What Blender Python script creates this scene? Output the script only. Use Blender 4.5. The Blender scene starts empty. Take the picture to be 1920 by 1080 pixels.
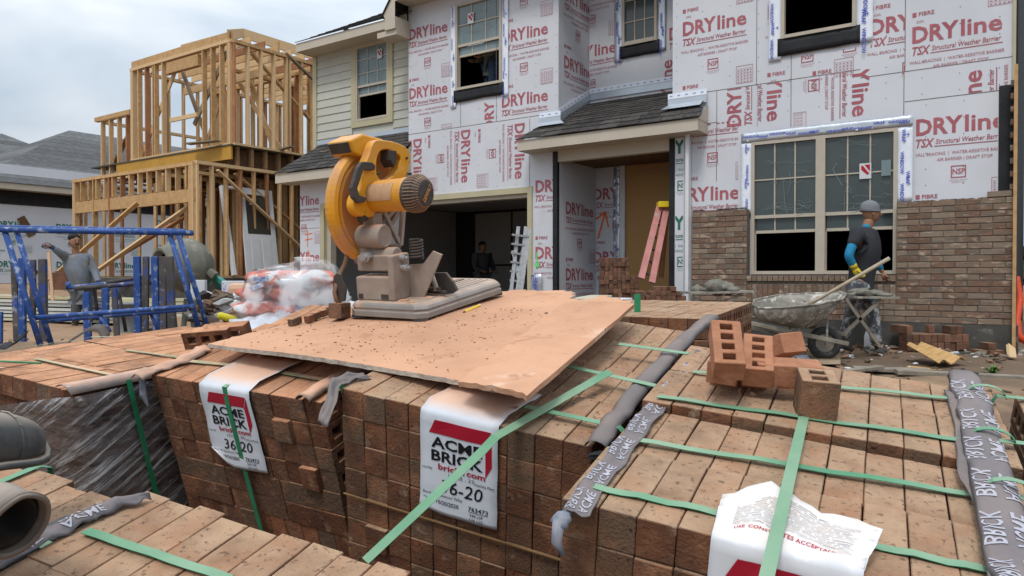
import bpy, bmesh, math, random
from mathutils import Vector as V, Matrix as M4, noise as MN
C = bpy.context.scene.collection
PI = math.pi
RD = random.Random(11)
E = 0.9                      # eye height over the ground by the house
F = 1400.0                   # focal length in photo pixels
PT = math.radians(0.8)

# ---------------------------------------------------------------- frames
HA = math.radians(34.87)     # the house stands turned by this angle
HM = M4.Rotation(-HA, 4, 'Z')
def ray(px, py):
    u = (px - 960) / F; v = (540 - py) / F
    return V((u, math.cos(PT) + v * math.sin(PT), -math.sin(PT) + v * math.cos(PT)))
EYE = V((0, 0, E))
def W(px, py, d):            # point at depth d
    r = ray(px, py); return EYE + r * (d / r.y)
def G(px, py, z=0.0):        # point at height z
    r = ray(px, py); return EYE + r * ((z - E) / r.z)
HI = HM.inverted()
def HP(px, py, Y):           # house plane y=Y -> house coords
    o = HI @ EYE; r = HI @ ray(px, py); return o + r * ((Y - o.y) / r.y)
def HX(px, py, X):
    o = HI @ EYE; r = HI @ ray(px, py); return o + r * ((X - o.x) / r.x)
def onplane(px, py, o, n):
    r = ray(px, py); return EYE + r * ((o - EYE).dot(n) / r.dot(n))
def rotvec(x, y, z):
    v = V((x, y, z)); return M4.Rotation(v.length, 4, v.normalized())
def frame(o, x, y=None, z=None):
    x = x.normalized()
    if z is None: z = x.cross(y).normalized()
    y = z.cross(x).normalized()
    m = M4((x, y, z)).transposed().to_4x4(); m.translation = o; return m

# ---------------------------------------------------------------- objects
def tag(o, label=None, cat=None, group=None, kind=None):
    if label: o['label'] = label
    if cat: o['category'] = cat
    if group: o['group'] = group
    if kind: o['kind'] = kind
    return o
def thing(name, label, cat, loc=(0, 0, 0), mat=None, group=None):
    o = bpy.data.objects.new(name, None); C.objects.link(o); o.empty_display_size = .05
    if mat is not None: o.matrix_basis = mat
    else: o.location = loc
    return tag(o, label, cat, group)
def wmat(o):
    m = M4()
    while o is not None:
        m = o.matrix_basis @ m; o = o.parent
    return m
class MB:
    def __init__(s, fr=None): s.v = []; s.f = []; s.m = []; s.t = []; s.fr = fr or M4()
    def add(s, vs, fs, m=0, t=None, x=None):
        b = len(s.v); t = RD.random() if t is None else t
        s.v += [x @ V(p) if x is not None else V(p) for p in vs]
        for f in fs: s.f.append([b + i for i in f]); s.m.append(m); s.t.append(t)
    def box(s, a, b, m=0, x=None, t=None):
        (x0, y0, z0), (x1, y1, z1) = a, b
        vs = [(x0,y0,z0),(x1,y0,z0),(x1,y1,z0),(x0,y1,z0),(x0,y0,z1),(x1,y0,z1),(x1,y1,z1),(x0,y1,z1)]
        s.add(vs, [(0,3,2,1),(4,5,6,7),(0,1,5,4),(1,2,6,5),(2,3,7,6),(3,0,4,7)], m, t, x)
    def bar(s, p, q, w, h=None, m=0, up=(0, 0, 1), t=None):
        p, q = V(p), V(q); h = h or w; d = q - p; L = d.length
        if L < 1e-6: return
        d.normalize(); up = V(up)
        if abs(d.dot(up.normalized())) > .98: up = V((0, 1, 0)) if abs(d.y) < .9 else V((1, 0, 0))
        sx = d.cross(up).normalized(); sz = sx.cross(d).normalized()
        x = M4((sx, d, sz)).transposed().to_4x4(); x.translation = p
        s.box((-w/2, 0, -h/2), (w/2, L, h/2), m, x, t)
    def tube(s, pts, r, n=8, m=0, cap=True, t=None):
        pts = [V(p) for p in pts]; N = len(pts); rs = r if isinstance(r, (list, tuple)) else [r] * N
        vs = []; pu = None
        for i, p in enumerate(pts):
            d = (pts[min(i+1, N-1)] - pts[max(i-1, 0)]).normalized()
            if pu is None: pu = V((0, 0, 1)) if abs(d.z) < .9 else V((1, 0, 0))
            a = d.cross(pu).normalized(); b = a.cross(d).normalized(); pu = b
            for k in range(n):
                w = 2 * PI * k / n; vs.append(p + (a * math.cos(w) + b * math.sin(w)) * rs[i])
        fs = [(i*n+k, i*n+(k+1) % n, (i+1)*n+(k+1) % n, (i+1)*n+k) for i in range(N-1) for k in range(n)]
        if cap: fs += [tuple(range(n))[::-1], tuple((N-1)*n+k for k in range(n))]
        s.add(vs, fs, m, t)
    def cyl(s, p, q, r, n=16, m=0, r2=None, t=None): s.tube([p, q], [r, r if r2 is None else r2], n, m, t=t)
    def lathe(s, prof, x, n=20, m=0, t=None):      # prof: (r, z)
        vs = [(r*math.cos(2*PI*k/n), r*math.sin(2*PI*k/n), z) for r, z in prof for k in range(n)]
        fs = [(i*n+k, i*n+(k+1) % n, (i+1)*n+(k+1) % n, (i+1)*n+k) for i in range(len(prof)-1) for k in range(n)]
        s.add(vs, fs, m, t, x)
    def prism(s, poly, h0, h1, x=None, m=0, t=None):     # poly in xy, extruded along z
        n = len(poly); vs = [(a, b, h0) for a, b in poly] + [(a, b, h1) for a, b in poly]
        s.add(vs, [tuple(range(n))[::-1], tuple(range(n, 2*n))] + [(i, (i+1) % n, n+(i+1) % n, n+i) for i in range(n)], m, t, x)
    def sheet(s, rows, m=0, th=0.0, t=None):
        nr, nc = len(rows), len(rows[0]); vs = [V(p) for r in rows for p in r]
        fs = [(i*nc+j, i*nc+j+1, (i+1)*nc+j+1, (i+1)*nc+j) for i in range(nr-1) for j in range(nc-1)]
        if th:
            nv = [V((0, 0, 0)) for _ in vs]
            for f in fs:
                n_ = (vs[f[1]] - vs[f[0]]).cross(vs[f[3]] - vs[f[0]])
                for i in f: nv[i] += n_
            B = len(vs); vs = vs + [p - n_.normalized() * th if n_.length > 1e-12 else p.copy() for p, n_ in zip(vs, nv)]
            fs = fs + [tuple(B + i for i in f[::-1]) for f in fs]
            ring = [j for j in range(nc)] + [i*nc+nc-1 for i in range(1, nr)] + [(nr-1)*nc+j for j in range(nc-2, -1, -1)] + [i*nc for i in range(nr-2, 0, -1)]
            for k in range(len(ring)):
                a, b = ring[k], ring[(k+1) % len(ring)]; fs.append((b, a, B+a, B+b))
        s.add(vs, fs, m, t)
    def blob(s, c, r, m=0, sub=2, amp=.15, fq=1.5, seed=0, x=None, t=None):
        bm = bmesh.new(); bmesh.ops.create_icosphere(bm, subdivisions=sub, radius=1)
        vs = []
        for v in bm.verts:
            k = 1 + amp * MN.noise(v.co * fq + V((seed, seed * .7, 0)))
            vs.append(V((v.co.x * r[0] * k + c[0], v.co.y * r[1] * k + c[1], v.co.z * r[2] * k + c[2])))
        s.add(vs, [[v.index for v in f.verts] for f in bm.faces], m, t, x); bm.free()
    def mesh(s, name, mats, inv=None, smooth=False):
        me = bpy.data.meshes.new(name); x = (inv or M4()) @ s.fr
        me.from_pydata([x @ p for p in s.v], [], s.f)
        if not isinstance(mats, (list, tuple)): mats = [mats]
        for q in mats: me.materials.append(q)
        me.polygons.foreach_set('material_index', s.m)
        a = me.attributes.new('tint', 'FLOAT', 'FACE'); a.data.foreach_set('value', s.t)
        if smooth: me.polygons.foreach_set('use_smooth', [True] * len(s.f))
        me.update(); return me
    def build(s, name, mats, parent=None, smooth=False, bevel=0, sub=0, autos=None):
        inv = wmat(parent).inverted() if parent is not None else None
        me = s.mesh(name, mats, inv, smooth)
        o = bpy.data.objects.new(name, me); C.objects.link(o); o.parent = parent
        if bevel:
            b = o.modifiers.new('b', 'BEVEL'); b.width = bevel; b.segments = 2; b.limit_method = 'ANGLE'; b.angle_limit = .6
        if sub:
            b = o.modifiers.new('s', 'SUBSURF'); b.levels = b.render_levels = sub
        return o
def fix(o):   # consistent normals
    bm = bmesh.new(); bm.from_mesh(o.data); bmesh.ops.recalc_face_normals(bm, faces=bm.faces); bm.to_mesh(o.data); bm.free(); return o
def copy_tree(o, parent=None):
    c = o.copy(); C.objects.link(c); c.parent = parent
    for ch in list(o.children): copy_tree(ch, c)
    return c

# ---------------------------------------------------------------- materials
MT = {}
def mat(name, c1, c2=None, rough=.8, scale=8, bump=.0, bscale=None, metal=0, stretch=(1, 1, 1), vary=0.0, hue=None,
        dust=None, spots=None, spec=.3, pits=None, detail=6, contrast=(.35, .65), alpha=None, trans=0, ior=1.45, streak=None, rot=None):
    if name in MT: return MT[name]
    m = bpy.data.materials.new(name); m.use_nodes = True; nt = m.node_tree; N = nt.nodes; L = nt.links
    b = N['Principled BSDF']; c2 = c2 or c1
    tc = N.new('ShaderNodeTexCoord'); mp = N.new('ShaderNodeMapping'); mp.inputs['Scale'].default_value = stretch
    if rot: mp.inputs['Rotation'].default_value = rot
    L.new(tc.outputs['Object'], mp.inputs['Vector'])
    oi = N.new('ShaderNodeObjectInfo'); at = N.new('ShaderNodeAttribute'); at.attribute_name = 'tint'
    ad = N.new('ShaderNodeMath'); ad.operation = 'ADD'; L.new(oi.outputs['Random'], ad.inputs[0]); L.new(at.outputs['Fac'], ad.inputs[1])
    fr = N.new('ShaderNodeMath'); fr.operation = 'FRACT'; L.new(ad.outputs[0], fr.inputs[0])
    off = N.new('ShaderNodeVectorMath'); off.operation = 'SCALE'; off.inputs[0].default_value = (17, 31, 23); L.new(fr.outputs[0], off.inputs['Scale'])
    va = N.new('ShaderNodeVectorMath'); va.operation = 'ADD'; L.new(mp.outputs[0], va.inputs[0]); L.new(off.outputs[0], va.inputs[1])
    def noi(sc, det=detail, vec=va):
        n = N.new('ShaderNodeTexNoise'); n.inputs['Scale'].default_value = sc; n.inputs['Detail'].default_value = det; n.inputs['Roughness'].default_value = .62
        L.new(vec.outputs[0], n.inputs['Vector']); return n
    def ramp(src, a, bb, ca=(0, 0, 0, 1), cb=(1, 1, 1, 1)):
        r = N.new('ShaderNodeValToRGB'); r.color_ramp.elements[0].position = a; r.color_ramp.elements[1].position = bb
        r.color_ramp.elements[0].color = ca; r.color_ramp.elements[1].color = cb; L.new(src, r.inputs[0]); return r
    def mix(f, a, bb):
        x = N.new('ShaderNodeMix'); x.data_type = 'RGBA'
        if hasattr(f, 'links'): L.new(f, x.inputs[0])
        else: x.inputs[0].default_value = f
        for q, k in ((a, 6), (bb, 7)):
            if hasattr(q, 'links'): L.new(q, x.inputs[k])
            else: x.inputs[k].default_value = (*q, 1)
        return x.outputs[2]
    n1 = noi(scale); col = ramp(n1.outputs[0], contrast[0], contrast[1], (*c1, 1), (*c2, 1)).outputs[0]
    if hue is not None:      # second family of colours picked per piece
        rr = ramp(fr.outputs[0], .35, .8); col = mix(rr.outputs[0], col, mix(n1.outputs[0], hue, tuple(k * .8 for k in hue)))
    if vary:
        hs = N.new('ShaderNodeHueSaturation'); mr = N.new('ShaderNodeMapRange'); mr.inputs[3].default_value = 1 - vary; mr.inputs[4].default_value = 1 + vary
        L.new(fr.outputs[0], mr.inputs[0]); L.new(mr.outputs[0], hs.inputs['Value']); L.new(col, hs.inputs['Color']); col = hs.outputs[0]
    if spots:                # (colour, scale, lo, hi)
        for sc_, s_, lo, hi in ([spots] if not isinstance(spots, list) else spots):
            n2 = noi(s_, 8); col = mix(ramp(n2.outputs[0], lo, hi).outputs[0], col, sc_)
    if dust:                 # (colour, amount) dust on whatever faces up, on brick also its sky-lit tone
        g = N.new('ShaderNodeNewGeometry'); sx = N.new('ShaderNodeSeparateXYZ'); L.new(g.outputs['Normal'], sx.inputs[0])
        n3 = noi(dust[2] if len(dust) > 2 else 12, 5)
        q = N.new('ShaderNodeMath'); q.operation = 'MULTIPLY'; L.new(ramp(sx.outputs[2], .45, .9).outputs[0], q.inputs[0]); L.new(ramp(n3.outputs[0], *(dust[3] if len(dust) > 3 else (.2, .6))).outputs[0], q.inputs[1])
        q2 = N.new('ShaderNodeMath'); q2.operation = 'MULTIPLY'; L.new(q.outputs[0], q2.inputs[0]); q2.inputs[1].default_value = dust[1]
        col = mix(q2.outputs[0], col, dust[0])
    for sc_, s_, lo, hi, am in (pits or []):
        n4 = noi(s_, 4); q5 = N.new('ShaderNodeMath'); q5.operation = 'MULTIPLY'; q5.inputs[1].default_value = am; L.new(ramp(n4.outputs[0], lo, hi).outputs[0], q5.inputs[0]); col = mix(q5.outputs[0], col, sc_)
    L.new(col, b.inputs['Base Color'])
    b.inputs['Roughness'].default_value = rough; b.inputs['Metallic'].default_value = metal
    b.inputs['Specular IOR Level'].default_value = spec; b.inputs['IOR'].default_value = ior
    if trans: b.inputs['Transmission Weight'].default_value = trans
    if alpha is not None: b.inputs['Alpha'].default_value = alpha
    if bump:
        nb = noi(bscale or scale * 4, 8); bp = N.new('ShaderNodeBump'); bp.inputs['Strength'].default_value = bump; bp.inputs['Distance'].default_value = .01
        L.new(nb.outputs[0], bp.inputs['Height']); L.new(bp.outputs[0], b.inputs['Normal'])
    MT[name] = m; return m

brick_m = mat('brick', (.20, .080, .040), (.115, .053, .031), rough=.92, scale=11, bump=.55, bscale=150, vary=.22, hue=(.13, .08, .05),
              dust=((.45, .295, .185), .86, 9, (.10, .62)), pits=[((.36, .165, .085), 7, .50, .68, .55), ((.10, .06, .04), 75, .58, .66, .75), ((.20, .125, .08), 22, .60, .74, .45)], spots=[((.30, .12, .055), 6, .52, .72), ((.33, .24, .16), 25, .60, .76), ((.04, .025, .018), 70, .62, .67)])  # upward tone is part dust, part skylight put into the colour
brick_dusty = mat('dusty brick', (.175, .068, .036), (.10, .046, .027), rough=.95, scale=12, bump=.7, bscale=80, vary=.22, hue=(.12, .074, .048),
              dust=((.55, .28, .155), .97, 7), pits=[((.42, .17, .08), 6, .5, .7, .5), ((.15, .07, .04), 60, .60, .68, .6)], spots=[((.30, .16, .09), 20, .55, .75), ((.05, .03, .02), 55, .62, .68)])
brick_red = mat('red brick', (.40, .18, .10), (.30, .13, .07), rough=.9, scale=20, bump=.4, bscale=80, vary=.12, spots=((.5, .27, .17), 12, .55, .8))
brick_far = mat('yard brick', (.19, .09, .055), (.11, .06, .04), rough=.92, scale=10, bump=.4, bscale=40, vary=.3, dust=((.34, .22, .15), .6, 8))
veneer_m = mat('veneer brick', (.245, .14, .094), (.15, .096, .067), rough=.9, scale=9, bump=.6, bscale=40, vary=.25, stretch=(1, 1, 2.5), hue=(.215, .16, .115),
              spots=[((.46, .35, .26), 6, .55, .70), ((.155, .125, .098), 4, .52, .62)])
mortar_m = mat('mortar', (.15, .122, .096), (.105, .085, .068), rough=.95, scale=6, bump=.5, bscale=50)
board_m = mat('dusty board', (.56, .31, .19), (.40, .21, .125), rough=.95, scale=2.6, bump=.5, bscale=45, dust=((.60, .33, .20), .45, 5), contrast=(.3, .6),
              spots=[((.72, .53, .41), 4.2, .62, .74), ((.27, .13, .075), 30, .64, .70), ((.36, .17, .095), 8, .58, .66)])
gyp_m = mat('gypsum core', (.60, .54, .46), (.38, .31, .25), rough=.95, scale=30, bump=.6, bscale=90)
strap_m = mat('green strap', (.03, .22, .10), (.02, .17, .08), rough=.45, scale=10, dust=((.235, .34, .225), .95, 3), spots=((.16, .20, .12), 22, .60, .72))
strapd_m = mat('dusty strap', (.05, .22, .11), (.04, .17, .09), rough=.7, scale=10, dust=((.58, .38, .24), 1.0, 3))
sleeve_m = mat('grey sleeve', (.11, .10, .10), (.075, .07, .072), rough=.5, scale=5, dust=((.25, .19, .165), .75, 5), bump=.3, bscale=9)
sleevel_m = mat('printed sleeve', (.12, .112, .118), (.09, .088, .10), rough=.5, scale=8, dust=((.26, .20, .18), .6, 5), bump=.3, bscale=9)
sleevep_m = mat('sleeve print', (.40, .40, .46), (.33, .33, .39), rough=.55, scale=12, dust=((.42, .35, .33), .4, 5))
label_m = mat('label paper', (.66, .68, .72), (.60, .63, .68), rough=.5, scale=12, dust=((.60, .38, .27), 1.0, 6, (.0, .42)), bump=.12, bscale=14)
ink_m = mat('black ink', (.012, .012, .014), rough=.5)
inkr_m = mat('red ink', (.42, .012, .03), (.35, .012, .03), rough=.5)
panel_m = mat('white sheathing', (.60, .60, .63), (.54, .545, .575), rough=.42, scale=.9, bump=.12, bscale=3, vary=.02, spots=((.48, .46, .44), 1.7, .62, .85))
seam_m = mat('seam shadow gap', (.16, .14, .13), rough=.9)
pr_red = mat('red print', (.40, .12, .14), (.33, .09, .11), rough=.5, scale=3)
pr_redf = mat('faint red print', (.44, .22, .245), (.40, .19, .21), rough=.5, scale=3)
pr_grn = mat('green print', (.02, .14, .10), rough=.5)
pr_grnf = mat('faint green print', (.2, .34, .30), rough=.5)
cream_m = mat('cream trim', (.50, .44, .355), (.46, .40, .32), rough=.6, scale=2)
siding_m = mat('siding', (.47, .46, .395), (.43, .42, .36), rough=.65, scale=2, vary=.04)
trimy_m = mat('raw trim', (.45, .40, .26), (.40, .36, .235), rough=.7, scale=3)
vinyl_m = mat('tan vinyl frame', (.46, .40, .32), (.42, .365, .295), rough=.4)
shing_m = mat('shingles', (.075, .068, .062), (.04, .036, .034), rough=.95, scale=14, bump=.7, bscale=60, vary=.35)
shingl_m = mat('grey shingles', (.12, .12, .12), (.08, .08, .083), rough=.95, scale=6, bump=.6, bscale=40, vary=.25)
lumber_m = mat('new lumber', (.60, .375, .175), (.46, .27, .12), rough=.8, scale=3, stretch=(3, 3, 3), vary=.18, bump=.1, hue=(.58, .40, .22), spots=((.25, .13, .06), 9, .70, .76))
lumberd_m = mat('red brown lumber', (.36, .17, .08), (.27, .12, .055), rough=.85, scale=3, vary=.2)
lvl_m = mat('yellow rim board', (.50, .27, .04), (.42, .22, .035), rough=.6, scale=2)
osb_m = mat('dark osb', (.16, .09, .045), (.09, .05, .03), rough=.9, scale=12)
black_m = mat('black felt', (.012, .012, .014), (.022, .022, .024), rough=.6, scale=6, bump=.3, bscale=14)
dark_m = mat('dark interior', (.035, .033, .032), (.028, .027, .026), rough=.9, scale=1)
drywall_m = mat('unpainted drywall', (.42, .40, .38), (.36, .345, .33), rough=.9, scale=1)
foil_m = mat('foil tape', (.62, .64, .68), (.50, .52, .56), rough=.28, metal=.55, scale=5, bump=.5, bscale=9)
tapeb_m = mat('blue tape print', (.035, .06, .38), (.05, .08, .45), rough=.4)
tape_m = mat('white flashing tape', (.78, .80, .85), (.70, .73, .80), rough=.3, scale=6, bump=.4, bscale=10)
galv_m = mat('galvanised flashing', (.52, .56, .60), (.44, .48, .52), rough=.35, metal=.5, scale=3)
door_m = mat('tan door panel', (.42, .235, .085), (.39, .215, .08), rough=.6, scale=1)
white_m = mat('white paint', (.62, .62, .62), (.55, .55, .56), rough=.5, scale=3, vary=.05)
conc_m = mat('foundation concrete', (.085, .08, .07), (.055, .052, .047), rough=.95, scale=3, bump=.4, bscale=30, spots=((.2, .19, .17), 5, .58, .7))
steel_m = mat('worn aluminium', (.45, .45, .45), (.34, .33, .33), rough=.45, metal=.6, scale=20)
def glass_mat(name, col, rough=.08, spec=.5):
    if name in MT: return MT[name]
    m = mat(name, col, tuple(k * .75 for k in col), rough=rough, scale=1.3, spec=spec); return m
glassg_m = glass_mat('green tinted glass', (.058, .074, .074), .12, .6)
glassb_m = glass_mat('pale filmed glass', (.19, .25, .26), .2, .5)
film_m = mat('film crease', (.30, .36, .36), rough=.3)
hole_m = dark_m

# ---------------------------------------------------------------- lettering
TXT = {}
def text2d(s, h, bold=0.0, width=None, shear=0.0, sp=1.0):
    k = (s, bold, shear, sp)
    if k not in TXT:
        cu = bpy.data.curves.new('t', 'FONT'); cu.body = s; cu.size = 1.4; cu.offset = bold; cu.shear = shear; cu.space_character = sp; cu.resolution_u = 2
        cu.dimensions = '2D'; cu.fill_mode = 'FRONT'
        o = bpy.data.objects.new('t', cu); C.objects.link(o); dg = bpy.context.evaluated_depsgraph_get()
        me = bpy.data.meshes.new_from_object(o.evaluated_get(dg))
        TXT[k] = ([(v.co.x, v.co.y) for v in me.vertices], [tuple(p.vertices) for p in me.polygons])
        bpy.data.objects.remove(o); bpy.data.curves.remove(cu); bpy.data.meshes.remove(me)
    vs, fs = TXT[k]; xs = [p[0] for p in vs]; x0, x1 = min(xs), max(xs)
    ky = h; kx = h if width is None else width / (x1 - x0)
    return [((x - x0) * kx, y * ky) for x, y in vs], fs
class Art:                     # flat lettering in a plane
    def __init__(s): s.v = []; s.f = []; s.m = []
    def put(s, vf, x=0, y=0, m=0, th=0):
        vs, fs = vf; b = len(s.v); c, n = math.cos(th), math.sin(th)
        s.v += [(x + a * c - q * n, y + a * n + q * c) for a, q in vs]
        s.f += [tuple(b + i for i in f) for f in fs]; s.m += [m] * len(fs)
    def text(s, t, x, y, h, m=0, **k): s.put(text2d(t, h, **k), x, y, m)
    def rect(s, x0, y0, x1, y1, m=0): s.put(([(x0, y0), (x1, y0), (x1, y1), (x0, y1)], [(0, 1, 2, 3)]), 0, 0, m)
    def poly(s, p, m=0): s.put((list(p), [tuple(range(len(p)))]), 0, 0, m)
    def frame(s, x0, y0, x1, y1, w, m=0):
        s.rect(x0, y0, x1, y0+w, m); s.rect(x0, y1-w, x1, y1, m); s.rect(x0, y0+w, x0+w, y1-w, m); s.rect(x1-w, y0+w, x1, y1-w, m)
def dryblock():
    a = Art()
    a.text('DRY', 0, 0, .20, 0, bold=.040, width=.50); a.text('line', .525, 0, .20, 0, bold=.028, width=.42)
    a.text('TSX', .0, -.155, .105, 0, bold=.03, width=.20, shear=.25); a.text('Structural Weather Barrier', .215, -.125, .062, 0, bold=.012, width=.72, shear=.2)
    a.rect(.2, -.158, .95, -.148, 0)
    a.text('WALL BRACING  |  WATER-RESISTIVE BARRIER', -.03, -.265, .038, 1, bold=.015, width=1.0)
    a.text('AIR BARRIER | DRAFT STOP', .23, -.34, .038, 1, bold=.015, width=.58)
    a.frame(.38, -.56, .54, -.41, .012, 0); a.text('NSP', .398, -.515, .07, 0, bold=.02, width=.13)
    a.text('NATIONAL SHELTER', .365, -.595, .016, 1, width=.19); a.text('PRODUCTS, INC.', .39, -.62, .016, 1, width=.14)
    a.frame(.80, -.83, 1.04, -.58, .006, 1)
    for i in range(1, 6): a.rect(.806, -.83 + i*.041, 1.034, -.827 + i*.041, 1)
    for i in range(5):
        for j in range(5): a.rect(.82 + i*.044, -.815 + j*.041, .845 + i*.044, -.803 + j*.041, 1)
    a.rect(.0, -.80, .045, -.745, 0); a.text('FIBRE', .07, -.795, .05, 0, bold=.02, width=.17)
    a.text('ESR', .05, -.88, .03, 1, width=.08)
    return a
DRY = dryblock()
def clipart(art, x, y, th, rect):
    """transform, clip to rect; returns verts2d, faces, mats"""
    bm = bmesh.new(); c, n = math.cos(th), math.sin(th)
    vs = [bm.verts.new((x + a*c - q*n, y + a*n + q*c, 0)) for a, q in art.v]
    for f, m in zip(art.f, art.m):
        try: fa = bm.faces.new([vs[i] for i in f]); fa.material_index = m
        except ValueError: pass
    X0, Y0, X1, Y1 = rect
    for co, no in (((X0, 0, 0), (-1, 0, 0)), ((X1, 0, 0), (1, 0, 0)), ((0, Y0, 0), (0, -1, 0)), ((0, Y1, 0), (0, 1, 0))):
        if bm.verts: bmesh.ops.bisect_plane(bm, geom=bm.verts[:] + bm.edges[:] + bm.faces[:], plane_co=co, plane_no=no, clear_outer=True)
    bm.verts.index_update()
    r = ([(v.co.x, v.co.y) for v in bm.verts], [tuple(v.index for v in f.verts) for f in bm.faces], [f.material_index for f in bm.faces])
    bm.free(); return r
def stamp(mb, x, y, deg, rect, fn, art=None):
    vs, fs, ms = clipart(art or DRY, x, y, math.radians(deg), rect)
    b = len(mb.v); mb.v += [V(fn(a, q)) for a, q in vs]
    for f, m in zip(fs, ms): mb.f.append([b+i for i in f]); mb.m.append(m); mb.t.append(.5)
# ================================================================ world, light, camera, ground
wd = bpy.data.worlds.new('World'); bpy.context.scene.world = wd; wd.use_nodes = True
nt = wd.node_tree; N = nt.nodes; L = nt.links; bg = N['Background']
SUN_EL, SUN_AZ = math.radians(58), math.radians(200)
sky = N.new('ShaderNodeTexSky'); sky.sky_type = 'NISHITA'; sky.sun_disc = False; sky.sun_elevation = SUN_EL; sky.sun_rotation = SUN_AZ
tc = N.new('ShaderNodeTexCoord'); mp = N.new('ShaderNodeMapping'); mp.inputs['Scale'].default_value = (1.0, 1.0, 2.6); mp.inputs['Location'].default_value = (.35, .1, .62)
L.new(tc.outputs['Generated'], mp.inputs[0])
n1 = N.new('ShaderNodeTexNoise'); n1.inputs['Scale'].default_value = 2.0; n1.inputs['Detail'].default_value = 5; n1.inputs['Roughness'].default_value = .5; n1.inputs['Distortion'].default_value = .35
L.new(mp.outputs[0], n1.inputs['Vector'])
cr = N.new('ShaderNodeValToRGB'); e = cr.color_ramp.elements; e[0].position = .41; e[0].color = (.335, .43, .53, 1); e[1].position = .59; e[1].color = (.66, .70, .745, 1)
L.new(n1.outputs[0], cr.inputs[0])
sp = N.new('ShaderNodeSeparateXYZ'); L.new(tc.outputs['Generated'], sp.inputs[0])
mr = N.new('ShaderNodeMapRange'); mr.inputs[1].default_value = 0.0; mr.inputs[2].default_value = .9; mr.inputs[3].default_value = .67; mr.inputs[4].default_value = 2.3
L.new(sp.outputs[2], mr.inputs[0])
vs = N.new('ShaderNodeVectorMath'); vs.operation = 'SCALE'; L.new(cr.outputs[0], vs.inputs[0]); L.new(mr.outputs[0], vs.inputs['Scale'])
sk = N.new('ShaderNodeVectorMath'); sk.operation = 'SCALE'; sk.inputs['Scale'].default_value = .05; L.new(sky.outputs[0], sk.inputs[0])
mxx = N.new('ShaderNodeMix'); mxx.data_type = 'RGBA'; mxx.inputs[0].default_value = .88; L.new(sk.outputs[0], mxx.inputs[6]); L.new(vs.outputs[0], mxx.inputs[7])
L.new(mxx.outputs[2], bg.inputs[0]); bg.inputs[1].default_value = 1.0
sl = bpy.data.lights.new('sun', 'SUN'); sl.energy = 1.4; sl.angle = math.radians(14); sl.color = (1, .97, .92)
so = bpy.data.objects.new('sun', sl); C.objects.link(so)
sd = V((math.sin(SUN_AZ) * math.cos(SUN_EL), math.cos(SUN_AZ) * math.cos(SUN_EL), math.sin(SUN_EL)))
so.rotation_euler = sd.to_track_quat('Z', 'Y').to_euler(); so.location = (0, 0, 12)
cam = bpy.data.cameras.new('camera'); co = bpy.data.objects.new('camera', cam); C.objects.link(co)
co.location = EYE; co.rotation_euler = (math.radians(90) - PT, 0, 0); cam.sensor_width = 36; cam.lens = 36 * F / 1920; cam.clip_end = 3000; cam.clip_start = .02
bpy.context.scene.camera = co
vt = bpy.context.scene.view_settings; vt.view_transform = 'Standard'; vt.look = 'None'; vt.exposure = .40; vt.gamma = 1
bpy.context.scene.cycles.transparent_max_bounces = 32

def sm(a, b, t): t = max(0, min(1, (t - a) / (b - a))); return t * t * (3 - 2 * t)
def gh(x, y):
    z = -.38 * (1 - sm(2.6, 5.6, y))
    z += .62 * sm(-7.5, -11.5, x) * sm(12.8, 15.5, y) + .1*sm(-5, -9, x)*sm(8, 12, y)
    d = ((x + 3.1) / 2.3) ** 2 + ((y - 5.0) / .75) ** 2
    z += .50 * math.exp(-d * 1.1)
    if y < 40: z += .035 * MN.noise(V((x * .9, y * .9, 0))) + .02 * MN.noise(V((x * 3.3, y * 3.3, 5)))
    return z
g = MB(); xs = []; ys = []
def steps(a, b, fine, far):
    r = [a]; 
    while r[-1] < b:
        v = r[-1]; st = fine if far[0] <= v <= far[1] else (abs(v) * .3 + .5); r.append(min(b, v + st))
    return r
xs = steps(-600, 600, .16, (-12, 9)); ys = steps(-40, 1500, .16, (-1, 15))
g.sheet([[(x, y, gh(x, y)) for x in xs] for y in ys])
soil_m = mat('soil', (.17, .115, .075), (.105, .072, .05), rough=.97, scale=1.2, bump=.9, bscale=14, contrast=(.3, .7), spots=[((.27, .175, .105), .35, .5, .6), ((.06, .045, .034), 7, .62, .72)])
go = g.build('ground', soil_m, smooth=True); go['kind'] = 'structure'; fix(go)
sandp = MB(); pts = [G(-200, 560, .1), G(330, 556, .1), G(420, 600, .1), G(-200, 660, .1)]
sand_m = mat('sandy dirt', (.30, .19, .115), (.24, .15, .09), rough=.97, scale=2, bump=.7, bscale=12)
# sandy yard to the left, laid over the soil
rows = []
for j in range(14):
    y = 7.2 + j * .75
    rows.append([(x, y, gh(x, y) + .03) for x in [-14 + i * .42 + .25 * math.sin(j * 1.3) for i in range(24)]])
sandp.sheet(rows); s_ = sandp.build('sand', sand_m, smooth=True); s_['kind'] = 'structure'; fix(s_)
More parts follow.
